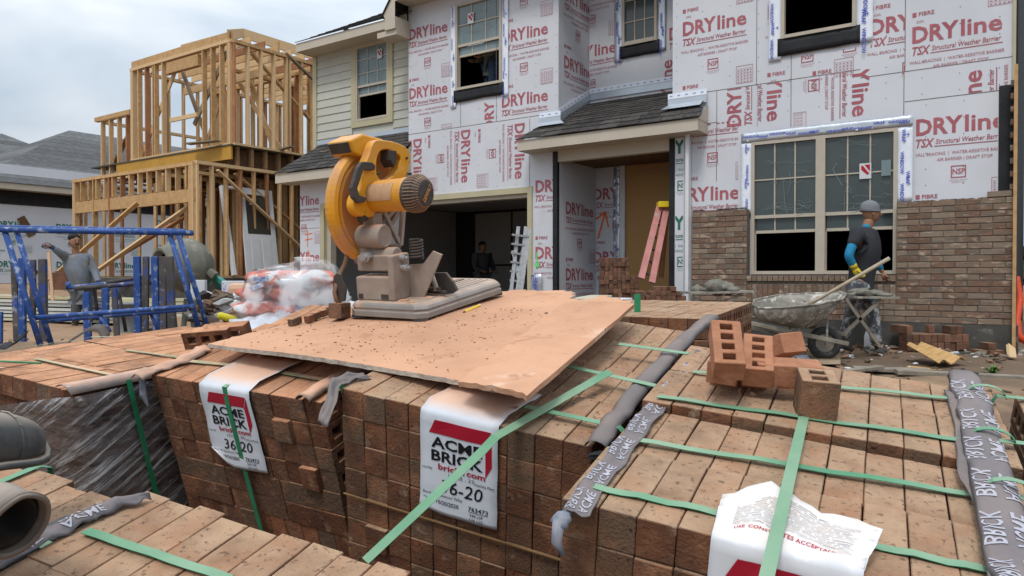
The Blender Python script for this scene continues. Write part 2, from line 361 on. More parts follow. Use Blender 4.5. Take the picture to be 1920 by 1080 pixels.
# ================================================================ main house (house frame: X along the front, Y into the house)
YF = 10.6
def hxz(px, py, Y=YF): p = HP(px, py, Y); return p.x, p.z
XL, XC, XR0, XR1 = -9.79, -6.45, -4.45, -.16
HOME = HM @ V((-5, YF, 0))
house = thing('brick_house', 'unfinished two-storey house wrapped in white sheathing with red print and half laid brick', 'house', mat=M4.Translation(HOME) @ M4.Rotation(-HA, 4, 'Z'))
def holes_wall(mb, X0, X1, Z0, Z1, holes, y0, y1, m=0, fn=None):
    """wall in X/Z with rectangular holes (x0,z0,x1,z1), thickness y0..y1"""
    xs = sorted({X0, X1, *[min(max(h[k], X0), X1) for h in holes for k in (0, 2)]}); zs = sorted({Z0, Z1, *[min(max(h[k], Z0), Z1) for h in holes for k in (1, 3)]})
    for a, b in zip(xs, xs[1:]):
        run = None
        for c, d in zip(zs, zs[1:]):
            cx, cz = (a+b)/2, (c+d)/2
            solid = not any(h[0] < cx < h[2] and h[1] < cz < h[3] for h in holes)
            if solid: run = (run[0], d) if run else (c, d)
            if run and (not solid or d == zs[-1]):
                mb.box((a, y0, run[0]), (b, y1, run[1]), m, t=.5); run = None
def R4(l, t, r, b, Y=YF):     # pixel box on a plane -> hole rect
    x0, _ = hxz(l, (t+b)/2, Y); x1, _ = hxz(r, (t+b)/2, Y); xm, z1 = hxz((l+r)/2, t, Y); _, z0 = hxz((l+r)/2, b, Y)
    return [x0, z0, x1, z1]
w2 = [R4(856, 0, 942, 168)[0], 4.62, R4(856, 0, 942, 168)[2], 6.35]; w2[1] = hxz(900, 163)[1]; w2[3] = w2[1] + 1.55
w4 = R4(1466, -60, 1606, 62); w4[3] = w4[1] + 1.5
w5 = R4(1410, 262, 1683, 512); w5[1] = hxz(1545, 514)[1]; w5[3] = hxz(1545, 254)[1]
gar = [hxz(608, 450)[0], -.3, -7.02, 2.37]
por = [XC, -.3, XR0, 9]
w3 = R4(1168, -60, 1233, 82, 11.65); w3[3] = w3[1] + 1.5
ZT = 6.6
# --- front walls
def lett(parent, jobs, fn, m=(0, 1), name='printed_lettering', mats=None):
    mb = MB(HM)
    for x, z, dg, rc in jobs: stamp(mb, x, z, dg, rc, fn)
    return mb.build(name, mats or [pr_red, pr_redf], parent)
front = lambda y: (lambda a, q: (a, y, q))
mb = MB(HM); YS = 11.02; zt = hxz(680, 92, YS)[1]; holes_wall(mb, XL, XC, -.1, ZT, [w2, gar], YF, YF+.12)
holes_wall(mb, -12.95, XL, -.1, 3.05, [gar], YF, YF+.12)
wl = mb.build('front_wall', panel_m, house)
ww = [(-9.79, 3.64, -7.1, 6.6), (-9.79, 2.42, -7.05, 3.62)]
up = (XL, 3.64, XC, ZT)
def excl(mb, holes): pass
jobs = []
def boxes_clear(rect, hole):      # split rect around a hole
    x0, z0, x1, z1 = rect; a, b, c, d = hole; r = []
    if a > x0: r.append((x0, z0, min(a, x1), z1))
    if c < x1: r.append((max(c, x0), z0, x1, z1))
    X0, X1 = max(a, x0), min(c, x1)
    if X1 > X0:
        if b > z0: r.append((X0, z0, X1, min(b, z1)))
        if d < z1: r.append((X0, max(d, z0), X1, z1))
    return r
def addjobs(lst, rect, holes):
    rs = [rect]
    for h in holes: rs = [q for r in rs for q in boxes_clear(r, h)]
    for x, z, dg in lst:
        for r in rs: jobs.append((x, z, dg, r))
h2 = [w2[0]-.13, w2[1]-.28, w2[2]+.13, 7]
addjobs([(-9.77, 5.42, 0), (-9.77, 4.30, 0)], (XL, 3.64, -8.52, ZT), [h2])
addjobs([(-7.60, 6.10, 0), (-7.60, 4.97, 0), (-7.60, 3.86, 0)], (-7.72, 3.64, XC-.02, ZT), [h2])
addjobs([(-7.78, 3.50, 90), (-8.6, 4.1, 90)], (-8.52, 3.64, -7.72, 4.2), [h2])
addjobs([(-8.50, 3.56, -90), (-7.32, 3.54, -90), (-9.66, 3.52, -90)], (XL, 2.42, -7.02, 3.62), [])
addjobs([(-6.90, 2.34, 0), (-6.90, 1.22, 0)], (-7.02, -.1, XC-.02, 3.0), [gar])
addjobs([(-13.28, 2.45, 0), (-13.28, 1.25, 0)], (-12.95, -.1, gar[0]-.05, 3.0), [])
lett(wl, jobs, front(YF-.004))
sm_ = MB(HM)
def seam(x0, z0, x1, z1, y=YF-.002, w=.008):
    if abs(x1-x0) < 1e-6: sm_.box((x0-w/2, y-.001, z0), (x0+w/2, y+.001, z1), t=.5)
    else: sm_.box((x0, y-.001, z0-w/2), (x1, y+.001, z0+w/2), t=.5)
seam(XL, 3.63, XC, 3.63); seam(-8.52, 3.64, -8.52, 4.35); seam(-7.72, 3.64, -7.72, 6.6); seam(-8.52, 6.2, -8.52, 6.6); seam(-7.02, 2.37, -7.02, 3.6); seam(-12.95, 1.95, gar[0], 1.95)
def nails(x0, x1, z0, z1, st=.2, y=YF-.0035, holes=()):
    xx = x0 + .06
    while xx < x1:
        z = z0 + .05
        while z < z1:
            if not any(h[0]-.02 < xx < h[2]+.02 and h[1]-.02 < z < h[3]+.02 for h in holes):
                sm_.box((xx-.005, y, z-.005), (xx+.005, y+.002, z+.005), t=.5)
            z += st
        xx += .405
nails(XL, XC, 3.66, 6.5, holes=[h2]); nails(XL, -7.05, 2.45, 3.6)
sm_.build('panel_seams', seam_m, wl)

mb = MB(HM); holes_wall(mb, XR0, XR1-.02, .28, ZT, [w4, w5], YF, YF+.12)
wr = mb.build('front_wall', panel_m, house); jobs = []
h4 = [w4[0]-.18, w4[1]-.27, w4[2]+.2, 7]; h5 = [w5[0]-.16, -1, w5[2]+.2, w5[3]+.14]
addjobs([(-4.29, 4.49, 0), (-4.29, 5.62, 0)], (XR0, 3.62, -3.22, ZT), [h4])
addjobs([(-3.05, 4.49, 0)], (-3.2, 3.62, -2.75, ZT), [h4])
addjobs([(-2.98, 4.37, 0), (-2.45, 4.42, 0)], (-2.75, 3.55, -1.86, 4.2), [h4])
addjobs([(-1.75, 4.03, 0), (-1.75, 5.14, 0)], (-1.86, 3.44, -1.345, ZT), [h4])
addjobs([(-1.26, 3.84, 0), (-1.26, 4.96, 0)], (-1.335, 3.50, -.2, ZT), [])
addjobs([(-3.42, 3.06, 90)], (-3.75, 3.0, -3.18, 3.6), [])
addjobs([(-3.05, 4.02, -90)], (-3.18, 2.94, -2.72, 3.6), [])
addjobs([(-1.95, 3.95, -90)], (-2.70, 2.94, -1.62, 3.6), [h5])
addjobs([(-.52, 2.45, 90)], (-1.34, 3.13, -.2, 3.48), [])
addjobs([(-4.29, 3.13, 0)], (-4.42, 2.3, w5[0]-.2, 3.14), [h5]); addjobs([(-4.38, 2.03, 0)], (-4.42, 1.6, w5[0]-.2, 2.32), [h5])
addjobs([(-1.21, 2.68, 0)], (w5[2]+.2, 1.6, -.35, 3.10), [])
lett(wr, jobs, front(YF-.004))
sm_ = MB(HM); seam(XR0, 3.61, -1.86, 3.56); seam(-1.86, 3.5, -.18, 3.5); seam(-1.34, 3.5, -1.34, 6.6); seam(-1.34, 3.12, -.18, 3.12); seam(XR0, 3.15, -3.76, 3.15)
seam(-2.73, 2.96, -2.73, 4.0); seam(-1.35, 2.9, -1.35, 3.5); seam(-3.2, 3.6, -3.2, 6.6); seam(-3.77, 2.3, -3.77, 3.6)
nails(XR0, -.2, 3.14, 6.5, holes=[h4, h5]); nails(w5[2]+.25, -.35, 1.8, 3.1)
sm_.build('panel_seams', seam_m, wr)
# --- recess above the porch: side wall facing +X, back wall
YB = 11.65; YD = 11.9
side = lambda X: (lambda a, q: (X, a, q))
mb = MB(HM); mb.box((XC-.12, YF+.13, 3.2), (XC, YB, ZT), t=.5); mb.box((XC-.12, YF+.13, -.1), (XC, YD, 3.0), t=.52)
ws = mb.build('recess_side_wall', panel_m, house)
mb = MB(HM)
for z in (5.55, 4.42): stamp(mb, 10.78, z, 0, (YF+.02, 3.25, YB-.01, ZT), side(XC+.004))
for z in (1.98, .86): stamp(mb, 10.84, z, 0, (YF+.06, 0, YD-.01, 2.95), side(XC+.004))
mb.build('printed_lettering', [pr_red, pr_redf], ws)
mb = MB(HM); holes_wall(mb, XC, XR0+.02, 3.2, ZT, [w3], YB, YB+.12); wb = mb.build('recess_back_wall', panel_m, house)
jobs = []; h3 = [w3[0]-.16, w3[1]-.25, w3[2]+.2, 7]
addjobs([(-6.87, 4.80, 0), (-6.87, 5.93, 0), (-4.95, 4.82, 0)], (XC+.01, 3.3, XR0, ZT), [h3, [-5.2, 3, -4.86, 4.6]])
addjobs([(-4.90, 3.55, 90)], (-5.1, 3.5, -4.84, 4.55), [h3])
lett(wb, jobs, front(YB-.004))
dr = [hxz(1165, 400, YD)[0], .3, XR0+.05, hxz(1200, 298, YD)[1]]
mb = MB(HM); holes_wall(mb, XC, XR0+.3, -.1, 3.0, [dr], YD, YD+.12); wp = mb.build('porch_back_wall', panel_m, house)
jobs = []; addjobs([(-6.50, 2.30, 0), (-6.50, 1.17, 0)], (XC+.01, 0, dr[0]-.14, 2.7), []); addjobs([(-5.9, 3.0, 0)], (-5.6, 2.68, -4.6, 2.95), [])
lett(wp, jobs, front(YD-.004))
# spray painted orange arrow and marks
sp_m = mat('orange spray paint', (.80, .13, .02), (.75, .16, .04), rough=.6); gs_m = mat('green spray paint', (.1, .7, .15), rough=.6)
mb = MB(HM)
def stroke(pts, w, y, m=0, X=None):
    for (a, b), (c, d) in zip(pts, pts[1:]):
        p, q = V((a, 0, b)), V((c, 0, d)); n = (q-p).cross(V((0, 1, 0))).normalized() * w / 2; e_ = (q-p).normalized() * w * .4
        mb.add([V((v.x, y, v.z)) for v in (p-n-e_, p+n-e_, q+n+e_, q-n+e_)], [(0, 1, 2, 3)], m, .5)
a_, b_ = hxz(1122, 446, YD), hxz(1135, 398, YD)
stroke([a_, b_], .035, YD-.006); stroke([hxz(1119, 410, YD), b_], .035, YD-.006); stroke([hxz(1141, 425, YD), b_], .03, YD-.006)
mb.build('painted_arrow', sp_m, wp)
mb = MB(HM)
c_ = [hxz(577, 432), hxz(577, 462)]; stroke(c_, .02, YF-.006); stroke([hxz(572, 440), hxz(586, 437)], .015, YF-.006); stroke([hxz(572, 450), hxz(586, 447)], .015, YF-.006)
stroke([hxz(574, 492), hxz(578, 470), hxz(582, 488), hxz(574, 484)], .02, YF-.006)
mb.build('painted_mark', sp_m, wl)
mb = MB(HM); stroke([hxz(1007, 474), hxz(1007, 503)], .02, YF-.006); stroke([hxz(1003, 494), hxz(1007, 503), hxz(1011, 492)], .02, YF-.006); mb.build('painted_mark', gs_m, wl)
# --- shell so that openings look into real rooms
mb = MB(HM)
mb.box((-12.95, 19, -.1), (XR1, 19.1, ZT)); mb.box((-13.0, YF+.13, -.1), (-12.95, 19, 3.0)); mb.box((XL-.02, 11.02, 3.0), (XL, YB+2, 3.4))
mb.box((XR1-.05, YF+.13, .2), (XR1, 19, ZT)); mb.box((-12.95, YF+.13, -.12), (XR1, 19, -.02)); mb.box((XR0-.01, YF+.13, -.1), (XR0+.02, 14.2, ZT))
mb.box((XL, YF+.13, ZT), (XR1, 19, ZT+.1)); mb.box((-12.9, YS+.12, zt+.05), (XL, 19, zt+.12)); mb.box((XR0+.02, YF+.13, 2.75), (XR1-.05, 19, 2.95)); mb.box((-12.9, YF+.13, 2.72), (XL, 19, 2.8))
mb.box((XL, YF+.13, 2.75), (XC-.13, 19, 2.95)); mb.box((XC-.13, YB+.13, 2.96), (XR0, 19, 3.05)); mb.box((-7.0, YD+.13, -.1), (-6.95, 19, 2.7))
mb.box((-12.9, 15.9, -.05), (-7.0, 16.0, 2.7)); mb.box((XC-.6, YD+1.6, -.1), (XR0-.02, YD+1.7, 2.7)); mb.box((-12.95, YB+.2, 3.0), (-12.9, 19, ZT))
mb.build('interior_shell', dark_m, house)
mb = MB(HM)
for x in (-12.3, -11.08, -9.86, -8.64, -7.42):     # taped drywall sheets on the garage's back wall
    mb.box((x+.05, 15.86, 0), (min(x+1.2, -7.05), 15.9, 1.2)); mb.box((x+.05, 15.86, 1.25), (min(x+1.2, -7.05), 15.9, 2.6))
mb.box((-7.06, YF+.2, 0), (-7.02, 15.8, 2.65)); mb.box((-12.9, YF+.2, 0), (-12.86, 15.8, 2.65)); mb.box((-12.85, YF+.2, 2.66), (-7.07, 15.8, 2.7))
mb.build('garage_drywall', drywall_m, house)
# garage opening: yellow wood jamb, white stop
mb = MB(HM); g0, _, g1, gz = gar
mb.box((g0-.10, YF-.03, 0), (g0+.02, YF+.16, gz+.08)); mb.box((g1-.03, YF-.03, 0), (g1+.06, YF+.16, gz+.08)); mb.box((g0+.02, YF-.03, gz-.03), (g1-.03, YF+.16, gz+.07))
mb.build('garage_jamb', trimy_m, house)
mb = MB(HM); mb.box((g0+.02, YF+.05, 0), (g0+.14, YF+.2, gz-.03)); mb.box((g0+.14, YF+.03, gz-.1), (g1-.03, YF+.2, gz-.03)); mb.build('garage_door_stop', vinyl_m, house)
# --- siding wing over the garage
YS = 11.02; SX0 = -12.95; zb = 3.62; zt = hxz(680, 92, YS)[1]
sw = [hxz(669, 150, YS)[0], 0, hxz(730, 150, YS)[0], 0]; sw[1] = hxz(700, 224, YS)[1]; sw[3] = hxz(700, 82, YS)[1]
mb = MB(HM); k = 0; z = zb - .05
while z < zt + .2:
    z1 = z + .17
    for a, b in ((SX0, sw[0]-.12), (sw[2]+.12, XL)):
        mb.add([(a, YS-.022, z), (b, YS-.022, z), (b, YS-.006, z1), (a, YS-.006, z1), (a, YS, z), (b, YS, z)], [(0, 1, 2, 3), (0, 4, 5, 1)])
    if z1 < sw[1]-.1 or z > sw[3]+.1:
        a, b = sw[0]-.12, sw[2]+.12; mb.add([(a, YS-.022, z), (b, YS-.022, z), (b, YS-.006, z1), (a, YS-.006, z1), (a, YS, z), (b, YS, z)], [(0, 1, 2, 3), (0, 4, 5, 1)])
    z = z1
holes_wall(mb, SX0, XL, zb-.1, zt+.3, [sw], YS, YS+.1)
mb.box((SX0-.02, YS, zb-.3), (SX0, YS+7, zt+.3))
sd_ = mb.build('siding_wall', siding_m, house)
mb = MB(HM); mb.box((SX0-.03, YS-.04, zb-.1), (SX0+.09, YS-.002, zt+.1)); mb.build('corner_board', trimy_m, house)
def window(nm, h, Y, parent, split=True, mull=False, glass=glassg_m, fr_=vinyl_m, dep=.05, open_=.45, grid=(3, 2), label=None, film=True):
    """double hung window with its lower sash raised; h is the opening"""
    x0, z0, x1, z1 = h; w = .045
    o = MB(HM); o.box((x0, Y-.02, z0), (x0+w, Y+dep, z1)); o.box((x1-w, Y-.02, z0), (x1, Y+dep, z1)); o.box((x0+w, Y-.02, z1-w), (x1-w, Y+dep, z1)); o.box((x0+w, Y-.03, z0), (x1-w, Y+dep, z0+w))
    wo = o.build('window', fr_, parent)
    if label: wo['label'] = label
    cols = [(x0+w, x1-w)]
    if mull:
        xm = (x0+x1)/2; q = MB(HM); q.box((xm-.06, Y-.022, z0+w), (xm+.06, Y+dep, z1-w)); q.build('mullion', fr_, wo); cols = [(x0+w, xm-.06), (xm+.06, x1-w)]
    if not split: return wo
    zm = z0 + (z1-z0) * open_; ri = random.Random(int(abs(x0)*100))
    for a, b in cols:
        q = MB(HM)      # upper sash bars
        q.box((a, Y, zm), (b, Y+.03, zm+.045))
        for i in range(1, grid[0]): xx = a + (b-a)*i/grid[0]; q.box((xx-.009, Y+.008, zm+.045), (xx+.009, Y+.02, z1-w))
        for j in range(1, grid[1]+0): zz = zm + (z1-zm)*j/grid[1]; q.box((a, Y+.006, zz-.009), (b, Y+.018, zz+.009))
        q.build('upper_sash', fr_, wo)
        q = MB(HM); q.box((a, Y+.021, zm+.045), (b, Y+.026, z1-w), t=.5); q.build('glass_pane', glass, wo)
        zr = zm - (z1-z0) * .09    # bottom rail of the raised sash
        q = MB(HM); q.box((a+.01, Y+.03, zr-.04), (b-.01, Y+.06, zr)); q.box((a, Y+.03, z0+w), (a+.012, Y+.06, zr-.04))
        for i in range(1, grid[0]): xx = a + (b-a)*i/grid[0]; q.box((xx-.009, Y+.032, zr), (xx+.009, Y+.04, zm))
        q.build('raised_sash', fr_, wo)
        q = MB(HM); q.box((a+.01, Y+.042, zr), (b-.01, Y+.046, zm), t=.5); q.build('glass_pane', glass, wo)
        if film:
            q = MB(HM)
            for _ in range(16):
                y_ = Y-.004; xa = ri.uniform(a+.02, b-.1); L_ = ri.uniform(.1, min(.7, b-xa-.01)); zz = ri.uniform(zm+.06, z1-w-.03) if ri.random() < .5 else ri.uniform(zm+.05, zm+.25)
                p = [(xa + L_*i/6, zz + ri.uniform(-.012, .012) + .02*math.sin(i)) for i in range(7)]
                q.tube([(u_, y_, min(v_, z1-w-.01)) for u_, v_ in p], .0014, 3)
            for _ in range(5): 
                xa = ri.uniform(a+.05, b-.05); za = ri.uniform(zm+.1, z1-.15); q.tube([(xa, Y-.004, za), (xa+ri.uniform(-.05, .05), Y-.004, za-ri.uniform(.05, .2)), (xa+ri.uniform(-.03, .08), Y-.004, max(zm+.05, za-.3))], .002, 3)
            q.build('film_creases', film_m, wo)
    return wo
def sticker(x, z, Y, parent, w=.13, h=.19):
    q = MB(HM); q.box((x, Y-.008, z), (x+w, Y-.005, z+h), 0, t=.5); q.add([(x+.02, Y-.010, z+h-.03), (x+.04, Y-.010, z+h-.03), (x+w-.02, Y-.010, z+.06), (x+w-.05, Y-.010, z+.05), (x+.02, Y-.010, z+.12)], [(0, 1, 2, 3, 4)], 1)
    q.add([(x+.06, Y-.010, z+h-.02), (x+w-.015, Y-.010, z+h-.02), (x+w-.015, Y-.010, z+.09)], [(0, 1, 2)], 1)
    q.build('window_sticker', [white_m, inkr_m], parent)
wsd = window('w', sw, YS-.02, house, glass=glassb_m, label='narrow window in the beige siding with its lower sash raised', grid=(3, 3))
sticker(sw[0]+.72*(sw[2]-sw[0])-.05, sw[3]-.34, YS-.02, wsd)
mb = MB(HM); a, b_, c, d = sw
mb.box((a-.13, YS-.045, b_-.12), (a, YS-.002, d+.10)); mb.box((c, YS-.045, b_-.12), (c+.13, YS-.002, d+.10)); mb.box((a, YS-.045, b_-.12), (c, YS-.002, b_)); mb.box((a, YS-.045, d), (c, YS-.002, d+.28))
mb.build('window_trim', trimy_m, house)
# small lean-to roof over the garage
def shingle_slope(mb, x0, x1, y0, z0, y1, z1, x0b=None, x1b=None, th=.03, n=None):
    x0b = x0 if x0b is None else x0b; x1b = x1 if x1b is None else x1b
    L_ = math.hypot(y1-y0, z1-z0); n = n or max(3, int(L_/.13)); nrm = V((0, -(z1-z0), (y1-y0))).normalized()
    for i in range(n):
        f0, f1 = i/n, (i+1)/n + .12/n
        ax, bx_ = x0+(x0b-x0)*f0, x1+(x1b-x1)*f0; ax1, bx1 = x0+(x0b-x0)*min(f1, 1), x1+(x1b-x1)*min(f1, 1)
        p0 = V((0, y0+(y1-y0)*f0, z0+(z1-z0)*f0)); p1 = V((0, y0+(y1-y0)*min(f1, 1), z0+(z1-z0)*min(f1, 1)))
        m_ = max(1, int((bx_-ax)/.32)); off = RD.uniform(0, .9)
        for j in range(-1, m_+1):
            u0, u1 = max(0, (j+off)/m_), min(1, (j+off+1)/m_ - .004)
            if u1 <= u0: continue
            q = nrm * RD.uniform(.010, .018)
            vs_ = [V((ax+(bx_-ax)*u0, 0, 0))+p0+q, V((ax+(bx_-ax)*u1, 0, 0))+p0+q, V((ax1+(bx1-ax1)*u1, 0, 0))+p1+nrm*.003, V((ax1+(bx1-ax1)*u0, 0, 0))+p1+nrm*.003]
            mb.add(vs_ + [v-nrm*.012 for v in vs_[:2]], [(0, 1, 2, 3), (0, 4, 5, 1), (0, 3, 4), (1, 5, 2)])
    mb.add([(x0, y0, z0), (x1, y0, z0), (x1b, y1, z1), (x0b, y1, z1)], [(0, 1, 2, 3)])
ye = 10.15; ze = hxz(600, 316, ye)[1]; xe0 = hxz(516, 330, ye)[0]; xe1 = XL + .06
mb = MB(HM); shingle_slope(mb, xe0, xe1, ye-.03, ze, YS, 3.80, xe0+.45, xe1)
lr = mb.build('garage_roof', shing_m, house)
mb = MB(HM); mb.box((xe0, ye, ze-.20), (xe1, ye+.03, ze-.01)); mb.box((xe0, ye+.03, ze-.20), (xe1, YF-.002, ze-.16)); mb.add([(xe1, ye+.03, ze-.17), (xe1, YS, ze-.17), (xe1, YS, 3.76), (xe1, ye+.03, ze-.02)], [(0, 1, 2, 3)])
mb.add([(xe0, ye+.03, ze-.16), (xe0+.45, YS, 3.78), (xe0+.45, YS, ze-.16)], [(0, 1, 2)])
mb.build('fascia', cream_m, lr)
mb = MB(HM); n_ = .08; mb.bar((-12.4, YS-.3, ze+.46), (-11.2, YS-.32, ze+.42), .05, .03); mb.build('scrap_batten', lumber_m, lr)
mb = MB(HM); mb.box((SX0, YS-.03, 3.79), (XL, YS-.024, 3.88)); mb.build('flashing', galv_m, lr)
# upper hip roof over the siding
yu = 10.55; zu = hxz(560, 80, yu)[1]; xu0 = hxz(555, 90, yu)[0]
mb = MB(HM); shingle_slope(mb, xu0, XL+.1, yu-.03, zu, yu+2.7, zu+1.55, xu0+2.7, XL+.1)
ur = mb.build('upper_roof', shing_m, house)
mb = MB(HM); mb.box((xu0, yu, zu-.19), (XL-.02, yu+.03, zu-.01)); mb.box((xu0, yu+.03, zu-.19), (XL-.02, YS+.3, zu-.15)); mb.box((xu0, yu+.03, zu-.19), (xu0+.03, yu+6, zu-.01)); mb.build('fascia', cream_m, ur)
# cornice return of the main roof
mb = MB(HM); cx0, cz0 = hxz(723, 30, YF-.4); cx1 = XL + .05
cz0 = hxz(745, 52, YF-.4)[1]
mb.box((cx0, YF-.42, cz0), (cx1, YF+.4, cz0+.22)); mb.add([(cx0, YF-.42, cz0+.22), (cx1, YF-.42, cz0+.22), (cx1, YF-.42, cz0+.8), (cx0-.05, YF-.42, cz0+.3)], [(0, 1, 2, 3)])
mb.box((cx1-.5, YF-.38, cz0-.1), (cx1, YF-.01, cz0)); mb.box((cx1, YF-.42, cz0+.5), (XR1, YF, cz0+.72))
cr_ = mb.build('cornice', cream_m, house)
mb = MB(HM); mb.add([(cx0-.08, YF-.45, cz0+.24), (cx0-.08, YF+.5, cz0+.24), (cx1+.2, YF+.5, cz0+.95), (cx1+.2, YF-.45, cz0+.95), (cx0-.08, YF-.45, cz0+.27), (cx0-.08, YF+.5, cz0+.27), (cx1+.2, YF+.5, cz0+.98), (cx1+.2, YF-.45, cz0+.98)], [(0, 1, 2, 3), (4, 7, 6, 5), (0, 3, 7, 4), (0, 4, 5, 1)]); mb.build('main_roof', shing_m, house)
# windows with tape and sill flaps
def blue(mb, x0, z0, x1, z1, y, vertical=True, n=6, seed=1):
    ri = random.Random(seed)
    for i in range(n):
        if vertical:
            zz = z0 + (z1-z0)*(i+ri.uniform(.2, .6))/n; stampt(mb, ('WINDOW', 'WRAP')[i % 2], x0+(x1-x0)*ri.uniform(.15, .6), zz+.10, -90, y, (x1-x0)*.25)
            if i % 2: stampt(mb, '+', x0+(x1-x0)*.6, zz, 0, y, .05)
        else:
            xx = x0 + (x1-x0)*(i+ri.uniform(.1, .5))/n; stampt(mb, ('WINDOW', 'WRAP')[i % 2], xx, z0+(z1-z0)*ri.uniform(.1, .55), 0, y, (z1-z0)*.24)
def stampt(mb, s, x, z, dg, y, h):
    a = Art(); a.text(s, 0, 0, h, 0, bold=.03); c, n = math.cos(math.radians(dg)), math.sin(math.radians(dg)); b = len(mb.v)
    mb.v += [V((x+p*c-q*n, y, z+p*n+q*c)) for p, q in a.v]
    for f in a.f: mb.f.append([b+i for i in f]); mb.m.append(0); mb.t.append(.5)
def crinkle(x0, z0, x1, z1, y, amp=.006, n=14, seed=0):
    vert = (z1-z0) > (x1-x0); rows = []
    nn = max(4, int((z1-z0)/.06)) if vert else 3; mm = 3 if vert else max(4, int((x1-x0)/.06))
    return [[(x0+(x1-x0)*j/mm, y - abs(MN.noise(V((j*1.7+seed, i*.9, seed))))*amp*2, z0+(z1-z0)*i/nn) for j in range(mm+1)] for i in range(nn+1)]
def tapes(h, Y, wo, lw=.16, rw=.18, down=.2, top=None, foil=False, seed=3, upz=.0):
    x0, z0, x1, z1 = h
    for a, b, s in ((x0-lw, x0, 0), (x1, x1+rw, 1)):
        q = MB(HM); q.sheet(crinkle(a, z0-down+.06*s, b, z1+upz, Y-.012, seed=seed+s), th=.002); fix(q.build('flashing_tape', foil_m if foil else tape_m, wo, smooth=True))
        q = MB(HM); blue(q, a, z0-down+.05, b, z1, Y-.028, True, max(3, int((z1-z0+down)/.24)), seed+s); q.build('tape_print', tapeb_m, wo)
    if top:
        q = MB(HM); q.sheet(crinkle(x0-lw, z1, x1+rw, z1+top, Y-.02, seed=seed+9), th=.002); fix(q.build('flashing_tape', foil_m, wo, smooth=True))
        q = MB(HM); blue(q, x0-lw, z1, x1+rw, z1+top, Y-.040, False, 12, seed); q.build('tape_print', tapeb_m, wo)
def flap(h, Y, wo, dz=.22, ex=.05):
    q = MB(HM); q.sheet([[(h[0]-ex+(h[2]-h[0]+2*ex)*i/10, Y-.02-.012*abs(MN.noise(V((i*.8, j, 3)))), h[1]+.01-dz*j/3*(1+.05*MN.noise(V((i*.4, h[0], 1))))) for i in range(11)] for j in range(4)], th=.003)
    fix(q.build('sill_flap', black_m, wo, smooth=True))
o2 = window('w', w2, YF-.02, house, label='upstairs window with taped sides and a person standing behind it', grid=(3, 2), open_=.50, glass=glassb_m); tapes(w2, YF-.01, o2, .13, .14, .30, seed=3); flap(w2, YF-.004, o2)
sticker(w2[0]+.28, w2[3]-.4, YF-.02, o2)
o3 = window('w', w3, YB-.02, house, label='window in the recess above the porch roof', open_=.02, grid=(3, 4), glass=glassg_m, film=False); tapes(w3, YB-.01, o3, .15, .16, .25, foil=True, seed=8); flap(w3, YB-.004, o3)
sticker(w3[0]+.17, w3[1]+.75, YB-.02, o3)
o4 = window('w', w4, YF-.02, house, split=False, label='upstairs window opening on the right without glass'); tapes(w4, YF-.01, o4, .17, .20, .28, seed=15); flap(w4, YF-.004, o4, .24)
o5 = window('w', w5, YF-.03, house, mull=True, label='large double window over the brickwork', open_=.42, grid=(3, 2)); sticker(w5[0]+.76*(w5[2]-w5[0]), w5[3]-.62, YF-.03, o5, .14, .2)
q = MB(HM); q.box((w5[0]+.90*(w5[2]-w5[0]), YF-.04, w5[3]-.6), (w5[0]+.96*(w5[2]-w5[0]), YF-.037, w5[3]-.40)); q.build('window_sticker', glassb_m, o5)
tp = (w5[0], 1.86, w5[2], w5[3]); tapes(tp, YF-.03, o5, .14, .17, .06, top=.14, seed=21)
# --- porch: roof, posts, door, flashing
yp = 10.2; xa, xb = -7.0, -4.06; zp = 3.17
mb = MB(HM); shingle_slope(mb, xa-.02, xb+.2, yp-.03, zp, YF, zp+.28, xa+.22, xb+.05)
shingle_slope(mb, XC+.01, XR0+.02, YF-.02, zp+.27, YB-.01, zp+.80)
pr = mb.build('porch_roof', shing_m, house)
mb = MB(HM); mb.box((xa, yp, zp-.18), (xb+.16, yp+.03, zp-.01)); mb.box((xb+.13, yp+.03, zp-.18), (xb+.16, YF-.01, zp+.03)); mb.add([(xb+.165, yp+.02, zp-.02), (xb+.165, YF-.01, zp-.02), (xb+.165, YF-.01, zp+.26)], [(0, 1, 2)])
mb.box((xa, yp+.03, zp-.18), (xb+.13, YF-.005, zp-.14)); mb.box((xa, yp+.03, zp-.18), (xa+.03, YF-.01, zp+.0)); mb.box((XC-.1, YF-.03, zp-.36), (XR0+.1, YF+.1, zp-.18)); mb.build('fascia', cream_m, pr)
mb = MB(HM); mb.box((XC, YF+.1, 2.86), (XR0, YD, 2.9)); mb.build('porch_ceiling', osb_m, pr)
def flash(pts, nm='flashing'):
    q = MB(HM); 
    for a, b in pts: q.bar(a, b, .012, .11, up=(0, 0, 1)); 
    q.build(nm, galv_m, pr)
    q = MB(HM)
    for a, b in pts:
        A, B = V(a)+V((0, 0, .10)), V(b)+V((0, 0, .10)); q.bar(A, B, .010, .08, up=(0, 0, 1))
    q.build('flashing_tape', tape_m, pr)
    q = MB(HM)
    for a, b in pts:
        A, B = V(a)+V((0, 0, .10)), V(b)+V((0, 0, .10)); nn = max(2, int((B-A).length/.12))
        for i in range(nn): p_ = A.lerp(B, (i+.25)/nn); r_ = A.lerp(B, (i+.62)/nn); q.bar(p_, r_, .014, .018, up=(0, 0, 1))
    q.build('tape_print', mat('pale blue print', (.22, .34, .62), rough=.4), pr)
def apron(pts):
    q = MB(HM); q.add(pts, [(0, 1, 2, 3)]); q.build('flashing_apron', galv_m, pr)
flash([((xa+.2, YF-.03, zp+.34), (XC+.06, YF-.03, zp+.34))]); flash([((XR0-.06, YF-.03, zp+.34), (xb+.15, YF-.03, zp+.34))])
